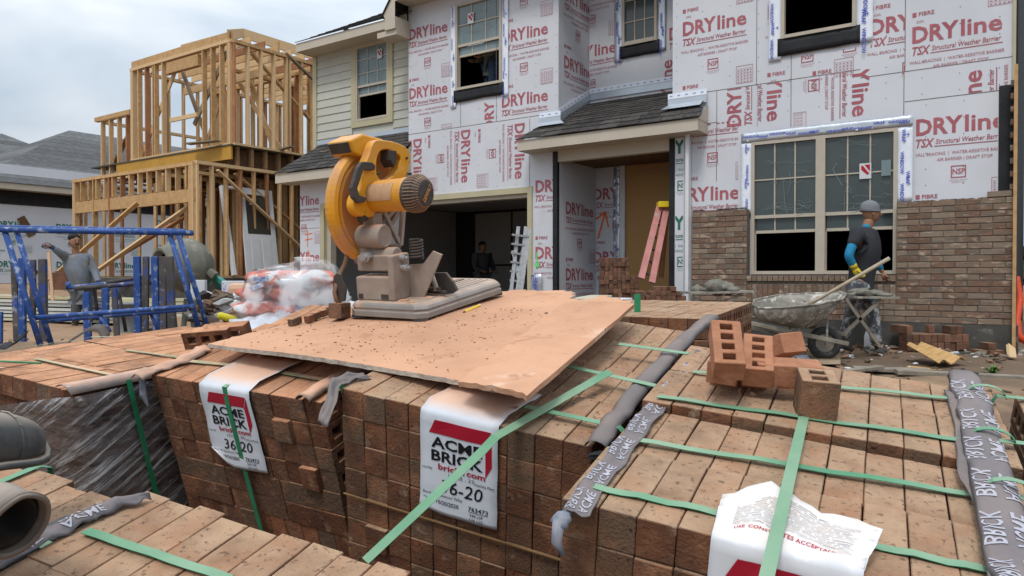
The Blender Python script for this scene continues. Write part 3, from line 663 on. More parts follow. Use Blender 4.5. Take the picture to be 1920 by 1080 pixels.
flash([((XC+.02, YF, zp+.38), (XC+.02, YB-.02, zp+.91))]); flash([((XC+.03, YB-.02, zp+.91), (XR0+.0, YB-.02, zp+.91))])
apron([(xa+.1, YF-.15, zp+.24), (XC+.2, YF-.15, zp+.24), (XC+.06, YF-.02, zp+.33), (xa+.2, YF-.02, zp+.33)]); apron([(XR0-.12, YF-.17, zp+.23), (xb+.1, YF-.17, zp+.23), (xb+.1, YF-.02, zp+.33), (XR0-.02, YF-.02, zp+.33)])
mb = MB(HM); mb.box((XC-.08, YF-.05, -.05), (XC+.005, YF+.02, 2.98)); po = mb.build('porch_post', black_m, house)
mb = MB(HM); mb.box((XR0-.03, YF-.05, -.05), (XR0+.06, YF+.02, 2.98)); mb.build('porch_post', black_m, house)
mb = MB(HM); mb.box((XR0+.06, YF-.045, -.05), (XR0+.20, YF-.001, 2.98), t=.5); cp = mb.build('wrapped_column', panel_m, house)
mb = MB(HM)
for z in (2.75, 1.62, .5): stamp(mb, XR0-.28, z, 0, (XR0+.07, 0, XR0+.19, 2.95), front(YF-.05))
mb.build('printed_lettering', [pr_grn, pr_grnf], cp)
mb = MB(HM); mb.box((XR0+.20, YF-.02, .0), (XR0+.30, YF-.001, 2.98), t=.5); mb.build('wrapped_column', panel_m, house)
mb = MB(HM)
a, b_, c, d = dr
mb.box((a-.02, YD-.03, b_), (a+.08, YD+.1, d+.04)); mb.box((a+.08, YD-.03, d-.05), (c, YD+.1, d+.04)); mb.build('door_frame', white_m, house)
mb = MB(HM); mb.box((a+.08, YD+.02, b_), (c, YD+.06, d-.05)); mb.build('front_door', door_m, house)
q = MB(HM); q.sheet(crinkle(a-.14, .4, a-.02, d+.1, YD-.02, .02, seed=5), th=.002); q.sheet(crinkle(a-.15, d+.04, a+.7, d+.2, YD-.03, .02, seed=7), th=.002); fix(q.build('flashing_tape', foil_m, house, smooth=True))
q = MB(HM); blue(q, a-.14, .5, a-.03, d, YD-.06, True, 9, 5); blue(q, a+.1, d+.05, a+.5, d+.18, YD-.07, False, 3, 6); q.build('tape_print', tapeb_m, house)
# loose foil at the foot of the garage corner
q = MB(HM); p_ = hxz(1003, 520); q.sheet(crinkle(p_[0]-.05, .5, p_[0]+.16, p_[1]+.05, YF-.03, .03, seed=9), th=.002); fix(q.build('loose_tape', foil_m, house, smooth=True))
q = MB(HM); blue(q, p_[0]-.03, .55, p_[0]+.14, p_[1], YF-.09, True, 5, 9); q.build('tape_print', tapeb_m, house)
# --- foundation and brick veneer
mb = MB(HM); mb.box((XR0+.1, YF-.16, -.3), (XR1+.03, YF+.02, .34)); mb.box((XR0-.1, YF-.3, -.3), (XC, YD, .16)); mb.box((-13.1, YF-.03, -.3), (XC, YF+6, .02)); mb.build('foundation', conc_m, house)
ya, yb_ = YF-.155, YF-.035
mb = MB(HM); mo = MB(HM); ri = random.Random(5)
H_ = .0752; Lb = .254; bxl = hxz(1296, 500, ya)[0]; bxr = hxz(1901, 500, ya)[0]
wx0, wx1 = w5[0]-.02, w5[2]+.01; sill = w5[1]-.02
def course(z, x0, x1, off, cut=True):
    x = x0 - off
    while x < x1 - .02:
        a, b = max(x, x0)+.005, min(x+Lb, x1)-.005
        if b-a > .03:
            d = ri.uniform(-.004, .004); mb.box((a, ya+d, z+.005), (b, yb_, z+H_-.005), t=ri.random())
        x += Lb
z = .34; k = 0
lt, rt = hxz(1330, 393, ya)[1], hxz(1800, 379, ya)[1]
zs_top = z
while z < rt:
    off = (k % 2) * Lb/2
    if z + H_ <= sill - .36 + .02: course(z, bxl, bxr, off)
    else:
        if z + H_ < lt + .03: course(z, bxl, wx0, off)
        course(z, wx1, bxr, off)
    z += H_; k += 1
course(z, hxz(1850, 370, ya)[0], bxr, 0)
sz0 = .34 + int((sill - .36 + .02 - .34)/H_)*H_
x = wx0 - 0
while x < wx1-.03:         # soldier course and sill bricks under the window
    mb.box((x+.005, ya, sz0+.005), (x+.067, yb_, sz0+.245), t=ri.random()); mb.box((x+.004, ya-.02, sill-.075), (x+.068, yb_, sill), t=ri.random()*.3); x += .072
ztop = z
mb.build('brick_veneer', veneer_m, house, bevel=.004)
mo.box((bxl+.01, ya+.008, .335), (wx0, yb_+.002, lt-.02), t=.5); mo.box((wx0, ya+.008, .335), (wx1, yb_+.002, sill-.03), t=.5); mo.box((wx1, ya+.008, .335), (bxr-.01, yb_+.002, ztop-.01), t=.5)
for _ in range(26): xx = ri.choice([ri.uniform(bxl, wx0), ri.uniform(wx1, bxr)]); mo.blob((xx, ya+.05, (lt if xx < wx0 else ztop)), (.05, .04, .012), sub=1, seed=_)
mo.build('mortar', mortar_m, house)
# toothed corner pier at the right end, with the dark cavity
mb = MB(HM); zz = ztop; k = 0; px0 = hxz(1888, 300, ya)[0]
while zz < 4.1 + .05:
    if k % 2: mb.box((px0+.03, ya, zz+.005), (bxr+.02, YF+.3, zz+H_-.006), t=ri.random())
    else: mb.box((px0+.09, ya+.01, zz+.005), (bxr+.02, YF+.3, zz+H_-.006), t=ri.random())
    zz += H_; k += 1
    if zz > hxz(1890, 158)[1]: break
mb.build('brick_corner', veneer_m, house, bevel=.004)
mb = MB(HM); x0_ = hxz(1872, 300)[0]; mb.box((x0_, YF-.01, ztop-.1), (x0_+.16, YF-.004, hxz(1885, 160)[1])); mb.build('black_felt', black_m, house)
mb = MB(HM); x1_ = hxz(1899, 80)[0]; mb.box((x1_, YF-.03, hxz(1890, 162)[1]), (x1_+.03, YF+.1, ZT)); mb.build('corner_board', trimy_m, house)
for nm, px, y_, ztp, zbt, w_, m_ in (('story_pole', 1903, YF-.22, 3.35, .05, .035, lumberd_m), ('story_pole', 1289, YF-.2, 2.98, .05, .05, white_m)):
    X_ = hxz(px, 400, y_)[0]; mb = MB(HM); mb.box((X_-w_/2, y_-w_/2, zbt-.1), (X_+w_/2, y_+w_/2, ztp)); o = mb.build(nm, m_ if px < 1500 else lumber_m)
    tag(o, 'whitish upright pole by the left end of the brickwork' if px < 1500 else 'tall wooden story pole at the right end of the brick wall', 'pole')
# ================================================================ brick packs
BX, BY, BZ = .0685, .248, .0745
def brick_mesh(name, L=(.0665, .244, .0725), cored=False, seed=0, m=None, bev=.0016):
    """brick: x = bed height, y = length, z = width; cores run along x"""
    ri = random.Random(seed); a, b, c = L[0]/2, L[1]/2, L[2]/2; mb = MB()
    if not cored:
        mb.box((-a, -b, -c), (a, b, c), t=.0)
    else:
        nh = 4 if cored is True else cored; ys = [-b]; w = 2*b/(nh*1.62+.62)
        for i in range(nh): ys += [-b + w*(.62+i*1.62), -b + w*(1.62+i*1.62)]
        ys.append(b); zs = [-c, -c*.42, c*.42, c]
        for sx in (-a, a):
            for i in range(len(ys)-1):
                for j in range(3):
                    if i % 2 == 1 and j == 1: continue
                    q = [(sx, ys[i], zs[j]), (sx, ys[i+1], zs[j]), (sx, ys[i+1], zs[j+1]), (sx, ys[i], zs[j+1])]
                    mb.add(q if sx > 0 else q[::-1], [(0, 1, 2, 3)], 0, 0)
        for i in range(1, len(ys)-1, 2):
            y0, y1, z0, z1 = ys[i], ys[i+1], zs[1], zs[2]
            mb.add([(-a, y0, z0), (-a, y1, z0), (-a, y1, z1), (-a, y0, z1), (a, y0, z0), (a, y1, z0), (a, y1, z1), (a, y0, z1)], [(0, 1, 5, 4), (1, 2, 6, 5), (2, 3, 7, 6), (3, 0, 4, 7)], 0, 0)
        n = len(ys)
        for i in range(n-1):
            mb.add([(-a, ys[i], -c), (a, ys[i], -c), (a, ys[i+1], -c), (-a, ys[i+1], -c)], [(0, 3, 2, 1)], 0, 0); mb.add([(-a, ys[i], c), (a, ys[i], c), (a, ys[i+1], c), (-a, ys[i+1], c)], [(0, 1, 2, 3)], 0, 0)
        for j in range(3):
            mb.add([(-a, -b, zs[j]), (a, -b, zs[j]), (a, -b, zs[j+1]), (-a, -b, zs[j+1])], [(0, 1, 2, 3)], 0, 0); mb.add([(-a, b, zs[j]), (a, b, zs[j]), (a, b, zs[j+1]), (-a, b, zs[j+1])], [(3, 2, 1, 0)], 0, 0)
    me = mb.mesh(name, m or brick_m)
    bm = bmesh.new(); bm.from_mesh(me); bmesh.ops.remove_doubles(bm, verts=bm.verts, dist=1e-5); bmesh.ops.recalc_face_normals(bm, faces=bm.faces)
    es = [e for e in bm.edges if len(e.link_faces) == 2 and e.calc_face_angle(0) > .5 and (not cored or all(abs(abs(v.co.x)-a) < 1e-4 for v in e.verts) or all(abs(abs(v.co.z)-c) < 1e-4 for v in e.verts))]
    if bev: bmesh.ops.bevel(bm, geom=es, offset=bev, segments=1, affect='EDGES', clamp_overlap=True)
    if not cored: bmesh.ops.subdivide_edges(bm, edges=[e for e in bm.edges if e.calc_length() > .05], cuts=4, use_grid_fill=True)
    for v in bm.verts:
        v.co += V((MN.noise(v.co*30+V((seed, 0, 0))), MN.noise(v.co*22+V((0, seed, 4))), MN.noise(v.co*30+V((0, 9, seed))))) * .0009
    bm.to_mesh(me); bm.free(); return me
BM = {}
def bmesh_set(key, m):
    BM[key] = [brick_mesh('brick', seed=i, m=m) for i in range(4)]; BM[key+'c'] = [brick_mesh('brick_cored', cored=True, seed=i+9, m=m) for i in range(2)]
bmesh_set('n', brick_m); bmesh_set('d', brick_dusty)
BIGM = {}
def pack(label, o, rot, nx, ny, nz, key='n', seed=1, jit=.003, steps=None, lean=0.0, cross=(), maxp=100, group='strapped packs of bricks in the foreground', skip=lambda i, r, k: False, cr=(0, 1), yr=.004, poke=()):
    """top front left corner at o (world), local x across, y back, z up"""
    R_ = rot; top = M4.Translation(o) @ R_
    mt_ = top @ M4.Translation((nx*BX/2, ny*BY/2, -nz*BZ)); root = thing('brick_pack', label, 'brick pack', mat=mt_, group=group)
    inv = mt_.inverted() @ top; ri = random.Random(seed); cells = []
    for k in range(nz):
        if k in cross:
            nr = int(ny*BY/BX)
            for r in range(nr):
                for i in range(3):
                    if r == 0 or i == 2 or (k == 0): cells.append((k, r, i, True))
            continue
        for r in range(ny):
            for i in range(nx):
                if (k == 0 or r == 0 or i in (0, nx-1) or r == ny-1) and not skip(i, r, k): cells.append((k, r, i, False))
    def pri(c): k, r, i, cr_ = c; return (0 if k == 0 else 1 if r == 0 else 2 if i == nx-1 else 3, k, r)
    cells.sort(key=pri); rest = []
    for n, (k, r, i, cs) in enumerate(cells):
        dx, dy, dz = ri.uniform(-jit, jit)*.25, ri.uniform(-1, 1)*yr*(1 if k == 0 and r else .4), ri.uniform(-jit, jit)*.4
        if (i, k) in poke: dy -= .014
        st = (steps[r] if steps else 0) if not cs else 0
        ly = lean*k*BZ
        if not cs: p = V(((i+.5)*BX+dx, (r+.5)*BY+dy+ly, -(k+.5)*BZ+dz+st)); rz = ri.uniform(-.004, .004)
        else: p = V(((i+.5)*nx*BX/3+dx, (r+.5)*BX+dy*.5+ly, -(k+.5)*BZ+dz)); rz = PI/2 + ri.uniform(-.01, .01)
        cored = (not cs and i in (0, nx-1))
        me = ri.choice(BM[key+('c' if cored else '')])
        mloc = inv @ M4.Translation(p) @ M4.Rotation(rz, 4, 'Z') @ M4.Rotation(ri.uniform(-.005, .005), 4, 'X')
        if cs: mloc = mloc @ M4.Diagonal((1, nx*BX/3/.248*.995, 1, 1))
        if n < maxp:
            b = bpy.data.objects.new('brick', me); C.objects.link(b); b.parent = root; b.matrix_basis = mloc
        else: rest.append((me, mloc))
    if rest:
        mb = MB(); 
        for me, ml in rest: mb.add([v.co.copy() for v in me.vertices], [tuple(p.vertices) for p in me.polygons], 0, None, mt_ @ ml)
        b = mb.build('brick', BM[key][0].materials[0], root); b['kind'] = 'stuff'
    # dark core so the joints stay dark
    root['_'] = 1; del root['_']
    return root, top
def ribbon(mb, top, pts, w, axis, th=.0012, m=0, t=None, sub=1):
    """strap through local pts; axis = local width direction"""
    P = [V(p) for p in pts]; A = V(axis).normalized() * w/2; rows = []
    for p in P: rows.append([top @ (p - A), top @ (p + A)])
    k = len(mb.f); mb.sheet(rows, m, th, t)
ROT_R = rotvec(.2060, .0723, -.4495); ROT_M = rotvec(.2445, .0740, -.4545); ROT_L = rotvec(.3195, -.0434, -.5221)
e3 = V((0, 0, E))
PR, TR = pack('tan brick pack on the right with three long green straps and a torn paper label', V((.0866, 1.3109, -.3939))+e3, ROT_R, 11, 4, 8, 'n', 3, steps=[.006, 0, .020, .016], yr=.009)
PM, TM = pack('brick pack in the middle with a large white label crossed by a diagonal strap', V((-.4402, 1.9081, -.2833))+e3, ROT_M, 10, 4, 9, 'n', 5, steps=[0, -.008, -.014, -.03], yr=.006, poke=((1, 5),))
PL, TL = pack('dusty orange brick pack with a smaller white label crossed by a dark green strap', V((-1.1884, 2.4497, -.3194))+e3, ROT_L, 11, 3, 10, 'd', 7, steps=[0, -.01, -.02], cross=(4, 5, 7), yr=.005, poke=((8, 1), (9, 3)))
RLL = rotvec(.085, .06, -.50)
PLL, TLL = pack('dusty orange brick pack at the far left half covered in stretch film', V((-2.03, 2.68, -.296))+e3, RLL, 11, 4, 10, 'd', 9, lean=.22)
ROT_B = rotvec(.235, .07, -.43)
TB0 = M4.Translation(V((-.73, 1.50, -.432))+e3) @ ROT_B
PB, TB = pack('pale tan brick pack at the bottom of the photo under the light green strap', TB0 @ V((0, -3*BY, .005)), ROT_B, 11, 3, 6, 'n', 13, maxp=60, yr=.012, steps=[.0, .002, .004])
TA0 = M4.Translation(V((-.857, 1.60, -.475))+e3) @ ROT_B
PA, TA = pack('tan brick pack in the bottom left corner with the rubber boots on it', TA0 @ V((-8*BX, -3*BY, .0)), ROT_B, 8, 3, 6, 'n', 17, maxp=60, yr=.010, steps=[.0, .002, .004])
PRR, TRR = pack('orange tan brick pack at the right edge of the photo beyond the printed sleeve', TR @ V((.80, -.02, .01)), ROT_R, 8, 4, 8, 'n', 19, yr=.010, steps=[0, .0, .01, .012])
PBK, TBK = pack('brick pack behind the middle one, half hidden by the plaster board and the loose sheets', TM @ V((-.05, 4*BY+.10, -.10)), rotvec(.03, .0, -.46), 11, 4, 8, 'n', 23, maxp=60)
PLB, TLB = pack('low dusty brick pack behind the film wrapped pack', TLL @ V((.3, 4*BY+.05, -.04)), rotvec(.03, .05, -.5), 11, 3, 7, 'd', 29, maxp=60)

# --- straps
def strap(root, top, pts, w=.020, axis=(0, 1, 0), m=None, nm='strap', th=.0012):
    mb = MB(); ribbon(mb, top, pts, w, axis, th); return fix(mb.build(nm, m or strap_m, root))
def rowz(x, base=.004): return base
def across(y0, y1, z0=.012, z1=.012, xa=-.004, xb=.757, down=.12, n=9):
    p = [(xa-.004, y0, z0-down)] + [(xa, y0, z0)] if down else [(xa, y0, z0)]
    p += [(xa + (xb-xa)*i/n, y0+(y1-y0)*i/n, z0+(z1-z0)*i/n + .0015*math.sin(i*2.1)) for i in range(1, n+1)]
    return p + [(xb+.004, y1, z1-down)] if down else p
def lp(T, px, py, h=0.0):      # pixel to pack-top local xy
    n = T.to_3x3() @ V((0, 0, 1)); w = onplane(px, py, T @ V((0, 0, h)), n); return T.inverted() @ w
for a, b, z in (((1090, 908), (1372, 966), .010), ((1590, 1012), (1912, 1082), .010), ((1168, 821), (1858, 932), .008), ((1233, 743), (1835, 829), .024), ((1300, 697), (1800, 748), .024)):
    p, q = lp(TR, *a, z), lp(TR, *b, z); d = (q-p)
    strap(PR, TR, [p + d*i/10 + V((0, 0, .0018*math.sin(i*1.9))) for i in range(11)])
p = lp(TR, 1508, 778, .026); q = lp(TR, 1478, 905, .034); r = lp(TR, 1447, 1040, .030)
strap(PR, TR, [p, q, r, r+(r-q)*.45, (r+(r-q)*.5)+V((0, -.01, -.05)), (r+(r-q)*.5)+V((0, -.012, -.3))], .021, (1, 0, 0))
for a, b, z in (((1062, 686), (1268, 732), .030), ((985, 762), (1160, 800), .016), ((1160, 645), (1290, 663), .034)):
    p, q = lp(TM, *a, z), lp(TM, *b, z); e_ = q + V((.006, 0, -.10)); strap(PM, TM, [p, p.lerp(q, .5), q, q+V((.012, 0, -.01)), e_])
# long diagonal strap lying loose over the middle pack
p0 = W(1143, 700, (TM @ lp(TM, 1143, 700, .03)).y); p1 = TM @ lp(TM, 930, 822, .012); p1b = TM @ V((.45, -.012, -.05))
p2 = W(685, 1052, 1.45)
mb = MB(); top_pts = [p0.lerp(p1, i/6) + V((0, 0, .004)) for i in range(7)] + [p1.lerp(p2, i/8) for i in range(1, 9)]
rows = []
for i, q in enumerate(top_pts):
    f = i/(len(top_pts)-1); pv = (top_pts[min(i+1, len(top_pts)-1)]-top_pts[max(i-1, 0)]).normalized(); a = pv.cross(V((.1, .62-.25*f, -.78)).normalized()).normalized() * .0115; rows.append([q-a, q+a])
mb.sheet(rows, 0, .001); ds = fix(mb.build('strap', strap_m, None)); tag(ds, 'long pale green strap running diagonally across the big white label', 'strap')
# left pack and its neighbours
for a, b in (((345, 676), (430, 684)), ((515, 696), (630, 716))):
    p, q = lp(TL, *a, .006), lp(TL, *b, .006); strap(PL, TL, [p, p.lerp(q, .5), q], .018, m=strapd_m)
ex = lp(TL, 425, 722, .006).x
strap(PL, TL, [(ex, .05, .010), (ex, -.006, .004), (ex+.003, -.012, -.06), (ex+.006, -.014, -.4), (ex+.01, -.012, -.70)], .019, (1, 0, 0))
for a, b in (((67, 672), (230, 707)), ((235, 656), (345, 671)), ((-40, 690), (7, 690))):
    p, q = lp(TLL, *a, .006), lp(TLL, *b, .006); strap(PLL, TLL, [p, p.lerp(q, .5), q], .019, m=strapd_m)
for a, b, T_, P_ in (((160, 995), (430, 1085), TB, PB),):
    p, q = lp(T_, *a, .010), lp(T_, *b, .010); d = q-p; strap(P_, T_, [p + d*i/8 + V((0, 0, .001*math.sin(i*2))) for i in range(9)], .019)
p, q = lp(TA, -30, 915, .010), lp(TA, 72, 873, .010); strap(PA, TA, [p, p.lerp(q, .5), q, q+V((.01, .02, -.01)), q+V((.01, .025, -.12))], .019, (1, 0, 0))
for a, b, z in (((1870, 742), (1960, 752), .02), ((1870, 826), (1980, 838), .02), ((1875, 925), (2000, 950), .012)):
    p, q = lp(TR, *a, z+.02), lp(TR, *b, z); strap(PRR, TR, [p+V((-.02, 0, -.04)), p, p.lerp(q, .3), q])

# --- corner sleeves (folded plastic strips along the pack edges)
def sleeve(root, T, path, wid, prof, mats, nm, seed=0, print_=None, th=.0015):
    """path: local points along the edge; prof(f,s)->(dx,dz) cross-section, s in 0..1"""
    n = len(path); rows = []; ri = random.Random(seed)
    for i, p in enumerate(path):
        f = i/(n-1); rows.append([])
        for j in range(9):
            s = j/8; dx, dz = prof(f, s); k = MN.noise(V((i*.45+seed, s*2.1, seed)))*.009 + MN.noise(V((i*1.3+seed, s*5, seed)))*.004; dx += MN.noise(V((i*.35, seed, 2)))*.12
            rows[-1].append(T @ (V(p) + V((dx*wid, 0, dz*wid + k))))
    mb = MB(); mb.sheet(rows, 0, th); o = fix(mb.build(nm, mats, root, smooth=True))
    return o, rows
def mapart(art, rows, ulen, vlen, off=.0014, u0=0, swap=False, flip=1):
    """lay 2D art (x along rows index, y across) on the grid; returns MB"""
    mb = MB(); nr, nc = len(rows), len(rows[0])
    bm = bmesh.new(); vs = [bm.verts.new((a, b, 0)) for a, b in art.v]
    for f, m in zip(art.f, art.m):
        try: fa = bm.faces.new([vs[i] for i in f]); fa.material_index = m
        except ValueError: pass
    for i in range(1, nr-1): bmesh.ops.bisect_plane(bm, geom=bm.verts[:]+bm.edges[:]+bm.faces[:], plane_co=(ulen*i/(nr-1), 0, 0), plane_no=(1, 0, 0))
    for j in range(1, nc-1): bmesh.ops.bisect_plane(bm, geom=bm.verts[:]+bm.edges[:]+bm.faces[:], plane_co=(0, vlen*j/(nc-1), 0), plane_no=(0, 1, 0))
    bm.verts.index_update(); out = []
    for v in bm.verts:
        a = max(0, min(.99999, v.co.x/ulen))*(nr-1); b = max(0, min(.99999, v.co.y/vlen))*(nc-1); i, j = int(a), int(b); a -= i; b -= j
        p00, p10, p01, p11 = V(rows[i][j]), V(rows[i+1][j]), V(rows[i][j+1]), V(rows[i+1][j+1])
        p = p00*(1-a)*(1-b)+p10*a*(1-b)+p01*(1-a)*b+p11*a*b; n = (p10-p00+p11-p01).cross(p01-p00+p11-p10).normalized()
        out.append(p + n*off*flip)
    mb.v = out
    for f in bm.faces: mb.f.append([v.index for v in f.verts]); mb.m.append(f.material_index); mb.t.append(.5)
    bm.free(); return mb
def acme_strip(L, w, P=.115):
    a = Art(); n = int(L/P)
    for i in range(n):
        x = i*P+.01; a.text('ACME', x, w*.56, w*.32, 0, bold=.012, width=P*.70); a.text('BRICK', x+.004, w*.14, w*.32, 0, bold=.012, width=P*.70)
    return a
# printed flat strip on the left edge of the right-hand pack
pth = [lp(TR, *q, .006) for q in ((1072, 965), (1100, 915), (1140, 868), (1175, 822), (1205, 785), (1238, 742), (1268, 712), (1290, 690), (1310, 664))]
def interp(pts, n):
    out = []
    for i in range(n):
        f = i/(n-1)*(len(pts)-1); k = min(int(f), len(pts)-2); out.append(V(pts[k]).lerp(V(pts[k+1]), f-k))
    return out
s1, rw = sleeve(PR, TR, interp(pth, 40), .052, lambda f, s: ((s-.42)*1.05, .12 - .55*max(0, .25-s)*2.2 + .05*math.sin(s*6)), sleevel_m, 'corner_sleeve', 3)
L1 = sum((V(rw[i+1][4])-V(rw[i][4])).length for i in range(len(rw)-1)); mapart(acme_strip(L1, .046, .13), rw, L1, .046, flip=-1).build('printed_lettering', sleevep_m, s1)
# ragged end
mb = MB(); mb.blob(TR @ (pth[0]+V((-.01, -.015, -.005))), (.018, .014, .014), amp=.8, fq=3, seed=3); mb.tube([TR @ (pth[0]+V((-.015, -.02, -.0))), TR @ (pth[0]+V((-.012, -.035, -.035))), TR @ (pth[0]+V((0.0, -.034, -.058)))], [.012, .010, .004], 6)
mb.build('torn_end', mat('torn blue plastic', (.12, .15, .21), (.25, .25, .27), rough=.5, scale=30), s1, smooth=True)
# rolled grey sleeve on the right edge of the middle pack
pth = [lp(TM, *q, .012) for q in ((1115, 838), (1150, 790), (1185, 745), (1225, 700), (1262, 660), (1300, 620), (1335, 598))]
def roll(f, s): a = (-.10 + s*1.25)*PI; return (-.45*math.cos(a)+.02, .24*math.sin(a)+.02)
s2, rw = sleeve(PM, TM, interp(pth, 34), .056, roll, sleeve_m, 'corner_sleeve', 7)
mb = MB(); mb.blob(TM @ (pth[0]+V((.02, -.012, -.012))), (.026, .012, .010), amp=.9, fq=3, seed=5); mb.build('torn_end', black_m, s2)
# sleeve between the left and middle packs
pth = [lp(TL, *q, .012) for q in ((566, 750), (600, 728), (640, 706), (690, 690))]
s3, rw = sleeve(PL, TL, interp(pth, 14), .06, roll, mat('dusty sleeve', (.30, .2, .15), (.2, .15, .12), rough=.6, dust=((.62, .35, .23), 1.0, 5)), 'corner_sleeve', 11)
strap(PL, TL, [lp(TL, 630, 716, .03), lp(TL, 640, 722, .035)+V((.0, 0, 0)), lp(TL, 640, 722, .035)+V((.012, 0, -.06))], .019)
pm = [lp(TM, 616, 770, .01), lp(TM, 632, 742, .012), lp(TM, 640, 718, .02), lp(TM, 665, 706, .02), lp(TM, 700, 706, .01)]
s4, rw = sleeve(PM, TM, [q + V((-.02, 0, -.012*(i < 6)*(6-i)*.5)) for i, q in enumerate(interp(pm, 16))], .03, lambda f, s: ((s-.5), .1-.4*s), sleeve_m, 'corner_sleeve', 13)
# dusty strip between film-wrapped and left pack
pth = [lp(TL, *q, .008) for q in ((262, 712), (283, 700), (310, 690), (345, 680), (372, 665), (392, 655))]
s5, rw = sleeve(PL, TL, interp(pth, 20), .06, lambda f, s: ((s-.75)*1.1, .25*math.sin(s*PI)+.02), MT['dusty sleeve'], 'corner_sleeve', 17)
mb = MB(); mb.tube([TL @ V((-.03, -.01, .0)), TL @ V((-.02, -.03, -.06)), TL @ V((-.01, -.032, -.10))], [.010, .012, .003], 6); mb.build('torn_end', MT['torn blue plastic'], s5)
# big printed sleeve right
pth = [lp(TR, *q, .03) for q in ((1925, 1120), (1902, 1060), (1880, 975), (1862, 905), (1846, 850), (1838, 800), (1822, 752), (1808, 706))]
def hump(f, s): a = s*PI*1.02; return (-.52*math.cos(a), .24*max(0, math.sin(a))**.6-.05)
s6, rw = sleeve(PRR, TR, interp(pth, 40), .072, hump, sleevel_m, 'corner_sleeve', 23)
L1 = sum((V(rw[i+1][4])-V(rw[i][4])).length for i in range(len(rw)-1)); mapart(acme_strip(L1, .10, .17), rw, L1, .10, off=.0014, flip=-1).build('printed_lettering', sleevep_m, s6)
for q in ((1848, 742), (1860, 826), (1895, 925)):
    c = lp(TR, *q, .03); st_ = [c + V((.041*math.cos(a)*-1, 0, .026*math.sin(a)+.0)) for a in [PI*i/8 for i in range(9)]]; strap(PRR, TR, st_, .016, (0, 1, 0))
pth = [lp(TR, *q, .02) for q in ((1880, 1110), (1873, 1040), (1865, 985), (1845, 940), (1820, 900), (1812, 850), (1806, 800), (1795, 760), (1785, 735))]
s7, rw = sleeve(PRR, TR, interp(pth, 30), .032, lambda f, s: ((s-.6), .1+.45*s*(.4+.6*math.sin(f*9)**2)), sleeve_m, 'corner_sleeve', 29)
mb = MB(); mb.blob(TR @ lp(TR, 1808, 704, .03), (.03, .02, .012), amp=.9, fq=3, seed=8); mb.build('torn_end', black_m, s6)
# sleeves at bottom left
pth = [lp(TB, *q, .012) for q in ((-40, 1075), (60, 1020), (150, 975), (220, 945), (283, 934))]
s8, rw = sleeve(PB, TB, interp(pth, 26), .045, lambda f, s: ((s-.6)*(1 if f < .85 else max(.15, (1-f)/.15)), .25*math.sin(s*PI)), sleevel_m, 'corner_sleeve', 31)
L1 = sum((V(rw[i+1][4])-V(rw[i][4])).length for i in range(len(rw)-1)); mapart(acme_strip(L1, .04), rw[:-4], L1*.85, .04, off=.0025, flip=-1).build('printed_lettering', sleevep_m, s8)
pth = [lp(TA, *q, .015) for q in ((-60, 1085), (40, 1035), (120, 985), (190, 962))]
s9, rw = sleeve(PA, TA, interp(pth, 18), .055, roll, mat('black sleeve', (.035, .034, .038), (.06, .055, .055), rough=.45, dust=((.2, .17, .15), .5, 5)), 'corner_sleeve', 37)
strap(PA, TA, [lp(TA, 66, 1012, .03), lp(TA, 80, 1020, .045), lp(TA, 98, 1026, .04)], .022, (0, 1, 0))

mb = MB(TM)
mb.box((.0, -.008, -4*BZ-.0016), (.69, -.003, -4*BZ+.0016)); mb.build('spacer_strip', mat('wood spacer', (.24, .14, .06), (.18, .10, .04), rough=.8), PM)
mb = MB(); q0 = TR @ V((.0, -.02, -.16)); mb.sheet([[q0 + V((-.03+.022*i+.012*MN.noise(V((i, j, 1))), .02*MN.noise(V((i*.9, j*.8, 3))), -.05*j)) for i in range(4)] for j in range(6)], 0, .001)
tag(fix(mb.build('plastic_shred', mat('clear shred', (.55, .56, .58), (.35, .35, .36), rough=.25, scale=20), smooth=True)), 'crumpled shred of clear plastic hanging between the two nearest packs', 'plastic')
# --- paper labels
def label_art(w, h, n2='36-20', plant='Ouachita Plant'):
    a = Art(); red = 1
    a.poly([(.12*w, .80*h), (.20*w, .93*h), (.92*w, .93*h), (.84*w, .80*h)], red); a.poly([(.85*w, .79*h), (.93*w, .92*h), (.93*w, .60*h), (.85*w, .48*h)], red)
    a.text('ACME', .15*w, .665*h, .105*h, 0, bold=.036, width=.66*w); a.text('BRICK', .15*w, .535*h, .105*h, 0, bold=.036, width=.67*w)
    a.text('brick', .24*w, .455*h, .058*h, red, bold=.035, width=.30*w); a.rect(.56*w, .455*h, .585*w, .470*h, 0); a.text('com', .61*w, .455*h, .058*h, red, bold=.035, width=.24*w)
    a.text('163700', .03*w, .435*h, .022*h, 0, width=.13*w); a.text('12255 . 27', .38*w, .40*h, .032*h, 0, width=.33*w); a.text(plant, .70*w, .385*h, .028*h, 0, width=.27*w)
    a.text(n2, .27*w, .235*h, .13*h, 0, bold=.006, width=.55*w, shear=.15)
    a.text('Blend 295 Denmoor Valley', .04*w, .185*h, .030*h, 0, width=.52*w); a.text('Paired 6', .05*w, .125*h, .026*h, 0, width=.14*w); a.text('10/20/2020', .22*w, .105*h, .042*h, 0, bold=.01, width=.29*w)
    a.text('763473', .64*w, .125*h, .042*h, 0, bold=.015, width=.25*w); a.rect(.64*w, .112*h, .89*w, .117*h, 0); a.text('544 U/P', .66*w, .07*h, .030*h, 0, width=.17*w); a.text('136 U/S', .66*w, .025*h, .030*h, 0, width=.17*w)
    return a
